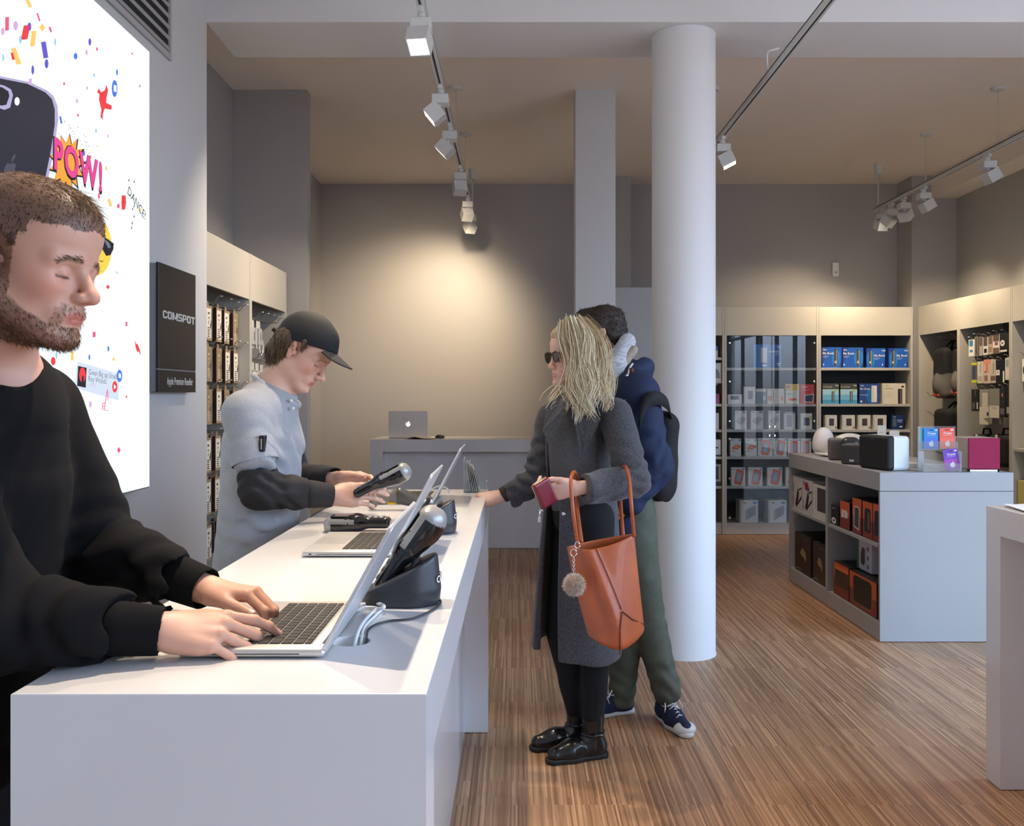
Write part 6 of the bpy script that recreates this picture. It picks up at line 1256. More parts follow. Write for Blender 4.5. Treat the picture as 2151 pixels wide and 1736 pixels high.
    lo = fr.c-Vector((.19, .15, .17)); hi = fr.c+Vector((.22, .15, .20)); co, _, _ = garment(root, 'cap', S, lo, hi, .003, CP)
    S = Sdf(); S.add(fr.wrap(lambda p: np.maximum(np.sqrt(((p[:, 0]-.085)/.092)**2+(p[:, 1]/.078)**2)*.08-.08, np.abs(p[:, 2]-.068+.10*(p[:, 0]-.08)+3.2*p[:, 1]**2)-.0022)), .001); S.cut(fr.wrap(s_plane((.078, 0, 0), (-1, 0, 0))), .002)
    garment(root, 'brim', S, lo, hi, .0024, CP, parent=co)
    MB_ = MB().use(CP); MB_.tube([fr.w(-.105, a, .004+abs(a)*.1)-root.location for a in (-.03, -.015, 0, .015, .03)], .006, 6); MB_.tube([fr.w(-.108, -.02, .004)-root.location, fr.w(-.128, -.028, .006)-root.location], .008, 6); MB_.build('back_strap', co)
    # polo shirt
    POL = mat('grey_polo', (.335, .345, .37), .85, noise=(420, .16, 2), bump=(500, .2)); S = Sdf()
    S.add(s_path([ne+Vector((-.01, 0, -.05)), Vector((-.855, 3.03, 1.25)), Vector((-.862, 3.03, 1.10)), Vector((-.872, 3.02, .93)), Vector((-.880, 3.02, .76))], [.105, .128, .126, .130, .138], ((0, 1, 0), 1.35)), .03)
    S.add(s_cone(ne+Vector((-.01, 0, -.005)), shR, .064, .066), .04); S.add(s_cone(ne+Vector((-.01, 0, -.005)), shL, .064, .066), .04)
    hem = shR.lerp(elR, .56); dR = (elR-shR).normalized(); hemL = shL.lerp(elL, .5)
    S.add(s_cone(shR, hem, .072, .072), .03); S.add(s_cone(shL, hemL, .072, .07), .03)
    S.sub(s_ell(fr.w(-.02, 0, -.12)+Vector((.02, 0, -.01)), (.060, .055, .05)), .01)
    S.add(s_path([ne+Vector((.066*math.cos(a*PI/10)+.018, .062*math.sin(a*PI/10), .040-.040*math.cos(a*PI/10))) for a in range(21)], [.0125]*21, None), .006)
    S.add(s_path([ne+Vector((.074*math.cos(a*PI/10)+.022, .070*math.sin(a*PI/10), .022-.044*math.cos(a*PI/10))) for a in range(-7, 8)], [.013]*15), .004)
    fo = folds([hem+Vector((.06, 0, -.02)), elR+Vector((.0, .1, -.08)), pel+Vector((.05, -.1, .05)), Vector((-.80, 2.95, 1.2))], .006, .06, .12, 6); S.offset(fo); S.offset(lambda p: wob(p*A3((1, 1, .35)), 30, 12)*.0045)
    def clear(p): return np.where((p[:, 0] > -.705)*(p[:, 2] < TOPZ+.01), 1, 0).astype(f32)*np.clip((p[:, 0]+.705)*4, 0, 1)
    S.offset(clear); S.cut(s_plane((0, 0, .80), (0, 0, -1)), .004)
    po, _, _ = garment(root, 'polo_shirt', S, (-1.12, 2.70, .74), (-.55, 3.45, 1.52), .0045, POL)
    cuff(root, hem-dR*.03, hem+dR*.022, .073, .0735, POL, 'sleeve_hem')
    m = MB().use(CW)
    for z in (0, -.055): m.lathe([(.0055, 0), (.006, .0015), (.0035, .0025)], 12, (0, 0, z))
    m = MB().use(mat('tab_black', (.01, .01, .01), .5)); q = P(551, 937, 2.79)-root.location; m.box(q.x-.007, q.x+.009, q.y-.012, q.y+.02, q.z-.018, q.z+.032, .001).use(mat('tab_white', (.5, .5, .5), .5)).box(q.x-.001, q.x+.002, q.y-.0128, q.y-.0118, q.z-.01, q.z+.022); m.build('sleeve_tab', root)
    m = MB().use(CW); 
    for px, py in ((611, 842), (615, 858)): m.tube([P(px, py, 2.965)-root.location, P(px+.5, py, 2.958)-root.location], .0055, 10)
    m.build('button', root)
    # dark undershirt sleeves
    UN = mat('dark_knit', (.022, .020, .022), .9, bump=(700, .3), noise=(600, .3, 2)); S = Sdf(); S.add(s_path([shR, hem, elR+Vector((-.005, 0, 0))], [.055, .060, .058]), .02); S.add(s_path([elR+Vector((-.005, 0, 0)), elR.lerp(wrR, .5), wrR-(wrR-elR).normalized()*.03], [.056, .053, .046]), .03); dd = (wrR-elR).normalized()
    S.offset(folds([elR+Vector((.03, -.03, .02)), elR.lerp(wrR, .4), hem+dR*.06], .005, .045, .07, 4)); S.offset(lambda p: wob(p, 40, 3)*.0016); S.sub(s_cone(shR-dR*.1, hem-dR*.01, .2, .08), .003); S.sub(s_cone(wrR-dd*.03, wrR+dd*.08, .08, .08), .003)
    garment(root, 'sleeve', S, (-1.05, 2.65, .98), (-.50, 3.05, 1.40), .004, UN); cuff(root, wrR-dd*.075, wrR-dd*.004, .045, .038, UN)
    S = Sdf(); dl = (wrL-elL).normalized(); S.add(s_path([shL, elL, wrL-dl*.03], [.055, .056, .044]), .02).offset(lambda p: wob(p, 40, 3)*.003).sub(s_cone(wrL-dl*.03, wrL+dl*.08, .08, .08), .003); garment(root, 'sleeve', S, (-1.0, 3.05, .98), (-.50, 3.42, 1.45), .005, UN); cuff(root, wrL-dl*.085, wrL-dl*.004, .050, .042, UN)
    J = mat('dark_blue_denim', (.018, .026, .048), .8, bump=(500, .3)); S = Sdf()
    for s in (-1, 1): S.add(s_path([pel+Vector((.0, s*.075, -.02)), pel+Vector((.0, s*.10, -.42)), pel+Vector((-.03, s*.11, -.86))], [.088, .075, .065]), .04)
    S.cut(s_plane((0, 0, .03), (0, 0, -1)), .004).offset(lambda p: np.where((p[:, 0] > -.70), 1, 0).astype(f32)*np.clip((p[:, 0]+.70)*3, 0, 1)); garment(root, 'jeans', S, (-1.15, 2.75, 0), (-.62, 3.3, 1.0), .012, J)
    for s in (-1, 1): shoe(root, pel+Vector((-.06, s*.11, 0)), Vector((1, s*.08, 0)), mat('shoe_black', (.02, .02, .02), .5), mat('sole_grey', (.2, .2, .2), .6), L=.26)
man_cap()
# device in his hands
terminal(Matrix.Translation(P(748, 1038, 2.93)) @ Matrix.Rotation(math.radians(62), 4, 'Y') , 'handheld terminal held up by the man in the cap')

# ---------------------------------------------------------------- D: man behind with rucksack
NAVY = mat('navy_parka', (.009, .019, .062), .75, bump=(500, .3), noise=(9, .25, 3)); OLIV = mat('olive_trousers', (.085, .095, .070), .85, bump=(420, .3), noise=(14, .22, 3))
def man_parka():
    root = empty('person', (.50, 4.05, 0), 'dark haired man in a navy parka and grey scarf behind the woman', 'person')
    fr = Fr((.382, 4.10, 1.688), (-.93, .30, -.20), (-.10, .03, 1), .97); sk = (.62, .37, .28)
    o = dict(skin=sk, brow=(.08, .05, .03), earx=-.024, neck=(Vector((.385, 4.08, 1.60)), Vector((.42, 4.06, 1.55)), Vector((.46, 4.05, 1.47)), .055, .066))
    S = Sdf(); head_ops(S, fr, o); ne = Vector((.445, 4.05, 1.49)); shL = Vector((.515, 3.87, 1.425)); shR = Vector((.465, 4.24, 1.42)); pel = Vector((.475, 4.04, .95))
    elL = P(1372, 985, 3.84); wrL = P(1326, 1052, 3.82); elR = Vector((.42, 4.30, 1.13)); wrR = Vector((.25, 4.22, 1.08))
    hips = [pel+Vector((-.03, .09, -.02)), pel+Vector((.02, -.09, -.02))]; knee = [P(1313, 1330, 4.02), P(1362, 1300, 3.98)]; ank = [P(1306, 1478, 4.02), P(1400, 1462, 3.90)]
    S.add(s_cone(ne, pel, .085, .10), .05)
    for a, b, c in ((shR, elR, wrR), (shL, elL, wrL)): S.add(s_cone(ne, a, .045, .04), .03); S.add(s_cone(a, b, .042, .032), .02); S.add(s_cone(b, c, .032, .025), .015)
    for h_, k_, a_ in zip(hips, knee, ank): S.add(s_path([h_, k_, a_], [.07, .048, .034]), .03); S.add(s_cone(a_, Vector((a_.x, a_.y, .05)), .026, .022), .02)
    hand_ops(S, wrL, Vector((-.9, .1, -.3)), Vector((.2, -.9, .3)), 1, .98, curl=(.5, .5, .5, .5)); hand_ops(S, wrR, Vector((-.95, -.1, -.1)), Vector((0, .3, 1)), -1, .98)
    b, V, N, L = skinmesh(root, S, (.0, 3.6, 0), (.86, 4.45, 1.87), .0042, fr, o)
    HS = Sdf(); HS.add(fr.wrap(s_ell((-.018, 0, .052), (.106, .086, .088))), .01).add(fr.wrap(s_ell((-.062, 0, -.006), (.052, .066, .062))), .02).add(fr.wrap(s_ell((.052, 0, .105), (.052, .062, .036))), .02)
    HS.sub(fr.wrap(s_ell((.085, 0, .02), (.06, .075, .075))), .01); HS.sub(fr.wrap(s_ell((.004, .082, -.022), (.050, .030, .054))), .008); HS.sub(fr.wrap(s_ell((.012, -.082, -.020), (.046, .028, .052))), .008)
    HS.offset(lambda q: wob(q, 85, 21)*.0055+wob(q, 170, 5)*.0025); hb, HV, HQ = garment(root, 'hair', HS, fr.c-Vector((.17, .15, .16)), fr.c+Vector((.17, .15, .19)), .0035, mat('dark_brown_hair', (.035, .024, .018), .6))
    HN = normals(HV, HQ); HL = fr.loc(HV); p, n, l, r = pick(HV, HN, HL, lambda q: np.ones(len(q)), 3800, 6); d = n*.5+r.normal(size=n.shape)*.5-A3((0, 0, .3)); ph = r.uniform(0, 6.3, (len(p), 1)); tw = A3((.3, .6, .4))
    strands('curls', p, d/np.linalg.norm(d, axis=1, keepdims=True), .022*r.uniform(.6, 1.2, len(p)), 6, .0011, HAIRM, hb, lambda q, d_, t: d_*.7+np.stack([np.sin(ph+t*9), np.cos(ph+t*9), np.sin(ph*2+t*7)], 1)[:, :, 0]*.5, A3((.06, .040, .028))*(.4+1.0*r.uniform(size=(len(p), 1))), (0, 0, 0))
    C.objects[-1].location = (0, 0, 0); C.objects[-1].data.transform(Matrix.Translation(-root.location))
    # scarf
    SC = mat('grey_scarf', (.42, .44, .48), .9, bump=(300, .5)); nt_ = SC.node_tree; tc_ = nt_.nodes.new('ShaderNodeTexCoord'); wv = nt_.nodes.new('ShaderNodeTexWave'); wv.inputs['Scale'].default_value = 16; wv.inputs['Distortion'].default_value = 14; wv.inputs['Detail'].default_value = 1; wv.bands_direction = 'Z'
    mx = nt_.nodes.new('ShaderNodeMix'); mx.data_type = 'RGBA'; mx.inputs['A'].default_value = (.50, .52, .56, 1); mx.inputs['B'].default_value = (.36, .38, .43, 1); rp = nt_.nodes.new('ShaderNodeValToRGB'); rp.color_ramp.elements[0].position = .75; rp.color_ramp.elements[1].position = .85
    nt_.links.new(tc_.outputs['Object'], wv.inputs['Vector']); nt_.links.new(wv.outputs['Fac'], rp.inputs[0]); nt_.links.new(rp.outputs[0], mx.inputs['Factor']); nt_.links.new(mx.outputs['Result'], nt_.nodes['Principled BSDF'].inputs['Base Color'])
    S = Sdf(); c = Vector((.425, 4.06, 1.565)); u = Vector((.88, 0, .48)); v = Vector((0, 1, 0)); nn = u.cross(v)
    S.add(s_path([c+u*.082*math.cos(a*PI/10)+v*.080*math.sin(a*PI/10)+Vector((-.02, 0, -.008)) for a in range(21)], [.036]*21, ((0, 0, 1), 1.5)), .02); S.add(s_path([P(1318, 718, 4.0), P(1296, 770, 3.93), P(1283, 820, 3.90), P(1282, 850, 3.88)], [.035, .045, .04, .03]), .03); S.sub(s_cone(fr.w(-.02, 0, -.02), ne, .06, .056), .01)
    S.offset(lambda q: wob(q, 55, 17)*.004); garment(root, 'scarf', S, (.2, 3.75, 1.36), (.62, 4.26, 1.74), .0045, SC)
    # parka
    S = Sdf(); S.add(s_path([ne+Vector((.02, 0, -.06)), Vector((.480, 4.05, 1.30)), Vector((.476, 4.04, 1.10)), Vector((.462, 4.03, .92)), Vector((.460, 4.03, .84))], [.118, .138, .140, .142, .146], ((0, 1, 0), 1.22)), .03)
    S.add(s_cone(ne+Vector((.04, 0, -.02)), shL, .10, .090), .06); S.add(s_cone(ne+Vector((.04, 0, -.02)), shR, .10, .088), .06); S.add(s_path([shL, elL+Vector((.01, 0, 0)), wrL], [.086, .078, .062]), .03); S.add(s_path([shR, elR, wrR], [.08, .07, .055]), .03)
    S.cut(s_plane(P(1360, 1114, 4.0), (.02, 0, -1)), .006); S.sub(s_ell(ne+Vector((-.10, 0, .04)), (.10, .085, .10)), .02)
    fo = folds([elL, elL.lerp(wrL, .5), shL+Vector((-.05, 0, -.15)), pel+Vector((-.1, -.1, .1)), shL.lerp(elL, .6)], .0062, .075, .11, 8); S.offset(fo); S.offset(lambda q: wob(q, 26, 14)*.006)
    garment(root, 'parka', S, (.2, 3.65, .80), (.86, 4.42, 1.62), .005, NAVY)
    S = Sdf(); hc = ne+Vector((.020, -.005, .012)); S.add(s_path([hc+Vector((.095*math.cos(a*PI/10)+.01, .125*math.sin(a*PI/10), .035*math.cos(a*PI/10)+.01)) for a in range(-7, 8)], [.026+.014*math.cos(a*PI/16) for a in range(-7, 8)]), .03); S.add(s_ell(hc+Vector((.062, 0, -.055)), (.078, .112, .082)), .05); S.offset(lambda q: wob(q, 40, 19)*.005)
    hd, _, _ = garment(root, 'hood', S, (.36, 3.82, 1.36), (.74, 4.28, 1.66), .005, NAVY)
    S = Sdf(); S.add(s_path([P(1332, 734, 3.96), P(1314, 760, 3.93), P(1296, 800, 3.90), P(1288, 830, 3.88)], [.018, .020, .018, .014]), .01).offset(lambda q: wob(q, 120, 9)*.003); garment(root, 'fleece_lining', S, (.38, 3.78, 1.36), (.6, 4.06, 1.66), .004, mat('fleece_beige', (.36, .31, .24), .95, bump=(300, .8)))
    m = MB().use(mat('cord_white', (.66, .62, .56), .7)); pp = [P(1329, 764, 3.86), P(1322, 776, 3.845), P(1318, 800, 3.83), P(1314, 842, 3.80)]; m.tube([q-root.location for q in smooth_pts(pp)], .0045, 6); m.build('drawstring', hd)
    m = MB().use(mat('toggle_leather', (.10, .03, .02), .5)); q = P(1327, 778, 3.84)-root.location; m.tube([q+Vector((0, 0, .01)), q-Vector((0, 0, .015))], .009, 8); m.build('toggle', hd); m = MB().use(CHR).tube([P(1317, 789, 3.80)-root.location, P(1317, 789, 3.79)-root.location], .006, 10); m.build('press_stud', hd)
    # trousers and shoes
    S = Sdf(); S.add(s_path([hips[0], knee[0], ank[0]+Vector((0, 0, .02))], [.105, .072, .058]), .03); S.add(s_path([hips[1], knee[1]+Vector((.0, 0, 0)), ank[1]+Vector((0, 0, .02))], [.105, .074, .060]), .05); S.add(s_ell(pel, (.13, .16, .12)), .04)
    S.cut(s_plane(ank[0]+Vector((0, 0, -.012)), (0, 0, -1)), .004); fo = folds([knee[0], knee[1], ank[0]+Vector((0, 0, .08)), ank[1]+Vector((0, 0, .10)), ank[1]+Vector((0, 0, .03))], .0042, .062, .09, 3); S.offset(fo); S.offset(lambda q: wob(q, 30, 13)*.004)
    garment(root, 'trousers', S, (.25, 3.7, .02), (.86, 4.32, 1.02), .005, OLIV)
    CV = mat('navy_canvas', (.014, .020, .060), .8, bump=(700, .3)); RB = mat('white_rubber', (.66, .66, .66), .5); LC = mat('lace_white', (.72, .72, .72), .7)
    for a_, dr, lb in ((ank[0], Vector((-1, -.30, 0)), 0), (ank[1], Vector((.28, -1, 0)), 1)):
        o_, q = shoe(root, Vector((a_.x, a_.y+(.03 if lb else .0), 0)), dr, CV, RB, L=.29, name='canvas_shoe'); m = MB().use(RB); d_ = dr.normalized(); ml = MB().use(LC)
        S = Sdf().add(s_ell(q(.172, .004, .026), (.050, .046, .030), None), .01).cut(s_plane(q(.168, 0, 0), -d_), .004); Vv, Qq = S.mesh(q(.16, 0, 0)-Vector((.07, .07, 0)), q(.16, 0, .07)+Vector((.07, .07, 0)), .004); mesh_obj('toe_cap', Vv, Qq, RB, o_, org=root.location)
        for i in range(6):
            t = i/5; a = .145-.095*t; z = .066+.030*t; w = .017+.008*t
            ml.tube([q(a, -w, z-.006)-root.location, q(a-.006, 0, z+.006)-root.location, q(a, w, z-.006)-root.location], .0034, 6); ml.tube([q(a, -w, z-.006)-root.location, q(a-.012, w, z+.001)-root.location], .003, 6)
        for s in (-1, 1): ml.tube([q(.05, 0, .108)-root.location, q(.06, s*.030, .112)-root.location, q(.085, s*.040, .085)-root.location, q(.075, s*.038, .062)-root.location], .003, 6)
        ml.build('laces', o_); m.tube([q(-.052, 0, .02)-root.location, q(-.03, -.044, .022)-root.location, q(.09, -.050, .022)-root.location], .0015, 5)
    # rucksack on his back
    rk = empty('rucksack', (.63, 4.02, .95), 'black rucksack worn by the man in the navy parka', 'rucksack')
    S = Sdf(); S.add(s_box((.632, 4.03, 1.150), (.068, .145, .20), rotm(0, .10, 0), .07), .01); S.add(s_ell((.665, 4.03, 1.06), (.045, .115, .12)), .03); S.offset(lambda q: wob(q, 30, 23)*.005)
    Vv, Qq = S.mesh((.50, 3.8, .86), (.82, 4.24, 1.42), .006); mesh_obj('bag_body', Vv, Qq, FAB, rk, org=rk.location)
    m = MB().use(FAB); pp = smooth_pts([P(1342, 905, 3.755), P(1345, 872, 3.745), P(1358, 846, 3.75), P(1380, 836, 3.78), P(1404, 854, 3.88), P(1412, 900, 3.97)]); w_ = .030
    vs = []; 
    for q in pp: vs += [q-rk.location+Vector((-.004, -.004, w_)), q-rk.location+Vector((-.004, -.014, w_)), q-rk.location+Vector((.004, -.014, -w_)), q-rk.location+Vector((.004, -.004, -w_))]
    m.raw(vs, [(4*i+j, 4*i+(j+1) % 4, 4*i+4+(j+1) % 4, 4*i+4+j) for i in range(len(pp)-1) for j in range(4)], True); m.build('shoulder_strap', rk)
man_parka()
# ---------------------------------------------------------------- C: blonde woman in a long grey coat
def woman():
    root = empty('person', (.22, 3.50, 0), 'blonde woman in sunglasses and a long grey wool coat at the counter', 'person')
    th = math.radians(4); fr = Fr((.222, 3.535, 1.562), (-math.cos(th), -.46, -.06), (-.05, 0, 1), .985); sk = (.74, .47, .37)
    o = dict(skin=sk, brow=(.30, .20, .11), browk=.4, jaw=.86, wide=.95, smile=2.0, nose=-.003, ez=-.004, lip=(.70, .27, .24), neck=(Vector((.242, 3.535, 1.47)), Vector((.250, 3.535, 1.43)), Vector((.255, 3.54, 1.37)), .043, .052))
    S = Sdf(); head_ops(S, fr, o); ne = Vector((.250, 3.54, 1.395)); shL = P(1293, 872, 3.42); shR = P(1160, 876, 3.66); pel = Vector((.262, 3.55, .97))
    elL = P(1330, 1012, 3.30); wrL = P(1212, 1026, 3.20); elR = P(1130, 1000, 3.60); wrR = P(1052, 1043, 3.60)
    hL = pel+Vector((.02, -.07, -.03)); hR = pel+Vector((-.03, .08, -.03)); kL = P(1258, 1300, 3.53); aL = P(1246, 1500, 3.53); kR = P(1180, 1330, 3.60); aR = P(1212, 1490, 3.64)
    S.add(s_cone(ne, pel, .075, .10), .05)
    for a, b, c in ((shR, elR, wrR), (shL, elL, wrL)): S.add(s_cone(ne, a, .040, .035), .03); S.add(s_cone(a, b, .036, .028), .02); S.add(s_cone(b, c, .029, .022), .015)
    for h_, k_, a_ in ((hL, kL, aL), (hR, kR, aR)): S.add(s_path([h_, k_, a_], [.068, .042, .030]), .03); S.add(s_cone(a_, Vector((a_.x, a_.y, .05)), .024, .020), .02)
    tR = hand_ops(S, wrR, Vector((-.93, -.10, -.12)), Vector((-.12, -.55, .82)), -1, .92, curl=(1.05, 1.05, 1.0, 1.0), spread=.02, thumb=(.30, .45), tcurl=.35)
    tL = hand_ops(S, wrL, Vector((-.93, .02, -.16)), Vector((.12, -.80, -.45)), -1, .92, curl=(.72, .76, .80, .84), spread=.02, thumb=(.62, -.10), tcurl=.30)
    b, V, N, L = skinmesh(root, S, (-.20, 3.0, 0), (.55, 3.95, 1.72), .0034, fr, o, tR+tL); nails(tR+tL, 'fingernail', b, mat('fingernail', (.72, .45, .37), .28), root.location)
    m = MB().use(mat('teeth_white', (.8, .78, .74), .3)); m.M = Matrix.Translation(-root.location)
    m.tube([fr.w(.0790, .024, -.0600), fr.w(.0915, .011, -.0645), fr.w(.0935, 0, -.0652), fr.w(.0915, -.011, -.0645), fr.w(.0790, -.024, -.0600)], .0046, 8); m.build('teeth', root)
    # sunglasses
    GF = mat('tortoise_frame', (.05, .028, .015), .25, noise=(120, .6, 2)); GLS = mat('dark_lens', (.012, .011, .011), .08, coat=.5); m = MB().use(GF); m.M = Matrix.Translation(-root.location); ml = MB().use(GLS); ml.M = m.M
    for s in (-1, 1):
        pts = [(.094-.012*abs(u), s*(.033+.026*u), .008+w_) for u, w_ in ((-1, .013), (-.4, .019), (.5, .019), (1.0, .015), (.95, -.004), (.6, -.018), (-.1, -.021), (-.7, -.013))]
        pts = [(.100-.10*abs(abs(y)-.0)*.35, y, z) for x, y, z in pts]; W_ = [fr.w(*q) for q in pts]; m.tube(W_+[W_[0]], .0030*.98, 6); ml.poly([tuple(q) for q in W_])
        m.tube([fr.w(.080, s*.060, .020), fr.w(.04, s*.074, .018), fr.w(-.01, s*.079, .012)], .0028, 6)
    m.tube([fr.w(.099, .008, .016), fr.w(.102, 0, .018), fr.w(.099, -.008, .016)], .003, 6); sg = m.build('sunglasses', root); ml.build('lens', sg)
    # hair: soft inner mass and long strands
    bl = (.40, .285, .155); HS = Sdf(); HS.add(fr.wrap(s_ell((-.015, 0, .040), (.103, .086, .092))), .01).add(fr.wrap(s_ell((-.036, 0, -.05), (.062, .084, .10))), .03); HS.add(s_path([fr.w(-.05, 0, -.1), P(1248, 830, 3.50)], [.075, .035]), .03)
    HS.add(fr.wrap(s_ell((.028, 0, .092), (.062, .072, .046))), .02); HS.sub(fr.wrap(s_ell((.118, -.004, -.030), (.088, .082, .118))), .008); HS.offset(lambda q: wob(q*A3((1, 1, .25)), 70, 33)*.005)
    hb, HV, HQ = garment(root, 'hair_mass', HS, fr.c-Vector((.18, .16, .38)), fr.c+Vector((.20, .16, .17)), .004, mat('blonde_hair', (.55, .42, .26), .5, noise=(60, .35, 3, (1, 1, .2))))
    def hm(L): x, y, z = L.T; return ((z > .088)*(x < .075)*(x > -.12)*1.5+(z > -.01)*(x < .0)*(x > -.12)).astype(float)*(np.abs(L).max(1) < .17)
    p, n, l, r = pick(V, N, L, hm, 5200, 8); X, Y, Z = A3(fr.X), A3(fr.Y), A3(fr.Z); sg_ = np.where(l[:, 1:2] > -.0, 1, -1)
    p = p+n*.004; d = Y*sg_*.9-X*.10+Z*.1+n*.3+r.normal(size=n.shape)*.08; ph = r.uniform(0, 6.3, (len(p), 1)); ac, hc = A3(fr.w(-.015, 0, .03)), A3((.112, .094, .106)); L0 = np.where(r.uniform(size=len(p)) > .4, .285, .24)*r.uniform(.82, 1.15, len(p)); fl = (l[:, 0:1] > .02)
    def step(q, d_, t):
        g = d_*.62-A3((0, 0, .62))-X*.02*(1-t); e = fr.loc(q); e[:, 2] = np.where(e[:, 2] < .03, .03+(e[:, 2]-.03)*.35, e[:, 2]); e = e-A3((-.012, 0, .03)); ins = np.clip(1.06-np.sqrt(((e/A3((.098, .088, .098)))**2).sum(1)), 0, .3)[:, None]
        out = (e/np.linalg.norm(e, axis=1, keepdims=True))@fr.R.T; g = g+out*ins*6; fz = ((fr.loc(q)[:, 0:1] > .045)*(fr.loc(q)[:, 2:3] < .05)); g = g-X*fz*.55+Y*sg_*fz*.25
        return g+A3((.6, .5, .0))*np.sin(ph+t*7)*.13+A3((-.3, .5, 0))*np.sin(ph*1.7+t*12)*.07
    c = A3((.74, .60, .40))*(.55+.75*r.uniform(size=(len(p), 1)))*A3((1, .97, .93)); c = np.clip(c, 0, .95)
    strands('hair', p, d/np.linalg.norm(d, axis=1, keepdims=True), L0, 16, .00115, HAIRM, root, step, c, root.location)
    r = np.random.RandomState(77); lk = [([(1180, 680, 3.43), (1182, 712, 3.42), (1198, 760, 3.40), (1206, 800, 3.38), (1196, 832, 3.37), (1190, 862, 3.36)], 60, .012), ([(1190, 673, 3.42), (1192, 715, 3.40), (1208, 765, 3.37), (1200, 815, 3.355), (1214, 850, 3.34), (1211, 884, 3.33)], 80, .014),
      ([(1200, 671, 3.42), (1214, 720, 3.375), (1222, 775, 3.35), (1216, 815, 3.34), (1232, 850, 3.33), (1226, 872, 3.33)], 80, .015), ([(1212, 670, 3.44), (1236, 715, 3.37), (1236, 770, 3.345), (1248, 812, 3.33), (1238, 842, 3.325), (1250, 868, 3.32)], 80, .015), ([(1222, 671, 3.46), (1252, 712, 3.38), (1262, 765, 3.35), (1256, 805, 3.335), (1272, 838, 3.33), (1266, 858, 3.325)], 70, .015),
      ([(1232, 674, 3.48), (1266, 720, 3.40), (1272, 770, 3.37), (1282, 805, 3.36), (1276, 838, 3.35)], 60, .014), ([(1186, 676, 3.44), (1176, 696, 3.44), (1190, 735, 3.42), (1208, 790, 3.39), (1202, 850, 3.36)], 40, .010), ([(1206, 810, 3.50), (1190, 822, 3.44), (1176, 842, 3.40), (1160, 858, 3.385)], 45, .016), ([(1200, 800, 3.50), (1184, 814, 3.46), (1166, 832, 3.42), (1152, 846, 3.41)], 30, .012),
      ([(1206, 672, 3.45), (1226, 700, 3.385), (1228, 750, 3.355), (1238, 800, 3.335), (1224, 846, 3.33)], 60, .016)]
    m2 = {}
    for pts, cnt, wd in lk:
        for _ in range(cnt):
            j0 = r.normal(size=3)*wd; j0[1] = abs(j0[1])*.5-.004; f0 = r.uniform(.86, 1.04); pp = [P(*q) for q in pts]; ph_ = r.uniform(0, 6); aa = r.uniform(.001, .005)
            pp = [p_+Vector(j0)*(.55+.6*math.sin(PI*min(1, k/(len(pp)-1)*.9)))+Vector((aa*math.sin(ph_+k*1.9), 0, 0)) for k, p_ in enumerate(pp)]; sp = smooth_pts(pp, 4); sp = sp[:max(4, int(len(sp)*f0))]
            m2.setdefault(int(r.randint(0, 4)), []).append([p_-root.location for p_ in sp])
    for k_, c_ in enumerate(((.88, .77, .55), (.72, .57, .36), (.52, .38, .21), (.95, .88, .68))):
        mm_ = MB().use(mat('blonde_lock_%s' % ('pale', 'honey', 'dark', 'light')[k_], c_, .42))
        for sp in m2.get(k_, []): mm_.tube(sp, [.0013*(1-.7*(i/(len(sp)-1))**2) for i in range(len(sp))], 3, False)
        mm_.build('hair_lock', root)
    # sweater
    SW = mat('grey_marl_sweater', (.088, .086, .090), .95, noise=(300, .35, 2), bump=(500, .4)); S = Sdf(); S.add(s_path([ne+Vector((-.005, -.01, -.04)), Vector((.225, 3.50, 1.25)), Vector((.232, 3.51, 1.10)), pel+Vector((-.01, -.01, .02))], [.090, .108, .104, .116], ((.55, .83, 0), .98)), .03); S.add(s_cone(ne, ne+Vector((0, 0, .015)), .06, .056), .02)
    S.cut(s_plane((0, 0, .99), (-.15, 0, -1)), .006).offset(lambda q: wob(q, 32, 3)*.004); garment(root, 'sweater', S, (.05, 3.34, .94), (.42, 3.72, 1.46), .0045, SW)
    # trousers
    BK = mat('black_cotton', (.0045, .0045, .0055), .9); S = Sdf(); S.add(s_path([hL, kL, aL+Vector((0, 0, .0))], [.092, .060, .046]), .03); S.add(s_path([hR, kR, aR], [.092, .060, .046]), .04); S.add(s_ell(pel+Vector((-.01, -.01, -.02)), (.115, .115, .10)), .03); S.offset(lambda q: wob(q, 35, 13)*.003)
    garment(root, 'trousers', S, (.02, 3.3, .10), (.45, 3.85, 1.06), .005, BK); m = MB().use(CHR); q = P(1184, 1080, 3.385)-root.location; m.tube([q, q+Vector((-.002, -.006, 0))], .0075, 12); m.build('trouser_button', root)
    # boots
    LB_ = mat('black_leather', (.008, .008, .009), .22, coat=.3); RS = mat('black_rubber', (.015, .015, .015), .6)
    for a_, dr in ((aL, Vector((-1, -.32, 0))), (aR+Vector((.0, .0, 0)), Vector((-1, -.22, 0)))):
        o_, q = shoe(root, a_, dr, LB_, RS, L=.265, boot=.085, name='ankle_boot'); d_ = dr.normalized(); m = MB().use(LB_); m.M = Matrix.Translation(-root.location); m.tube([q(-.045, 0, .10), q(-.02, .044, .10), q(.02, .046, .098), q(.045, 0, .092), q(.02, -.046, .098), q(-.02, -.044, .10), q(-.045, 0, .10)], .0065, 6); m.build('ankle_strap', o_)
        m = MB().use(CHR); m.M = Matrix.Translation(-root.location); m.tube([q(-.02+.010*math.cos(k*PI/6), -.051, .10+.012*math.sin(k*PI/6)) for k in range(13)], .002, 6); m.build('buckle', o_); m = MB().use(RS); m.M = Matrix.Translation(-root.location) ; pts = [q(-.052, -.028, 0), q(.012, -.032, 0), q(.012, .032, 0), q(-.052, .028, 0)]; m.poly(pts, .026, (0, 0, 1)); m.build('heel', o_)
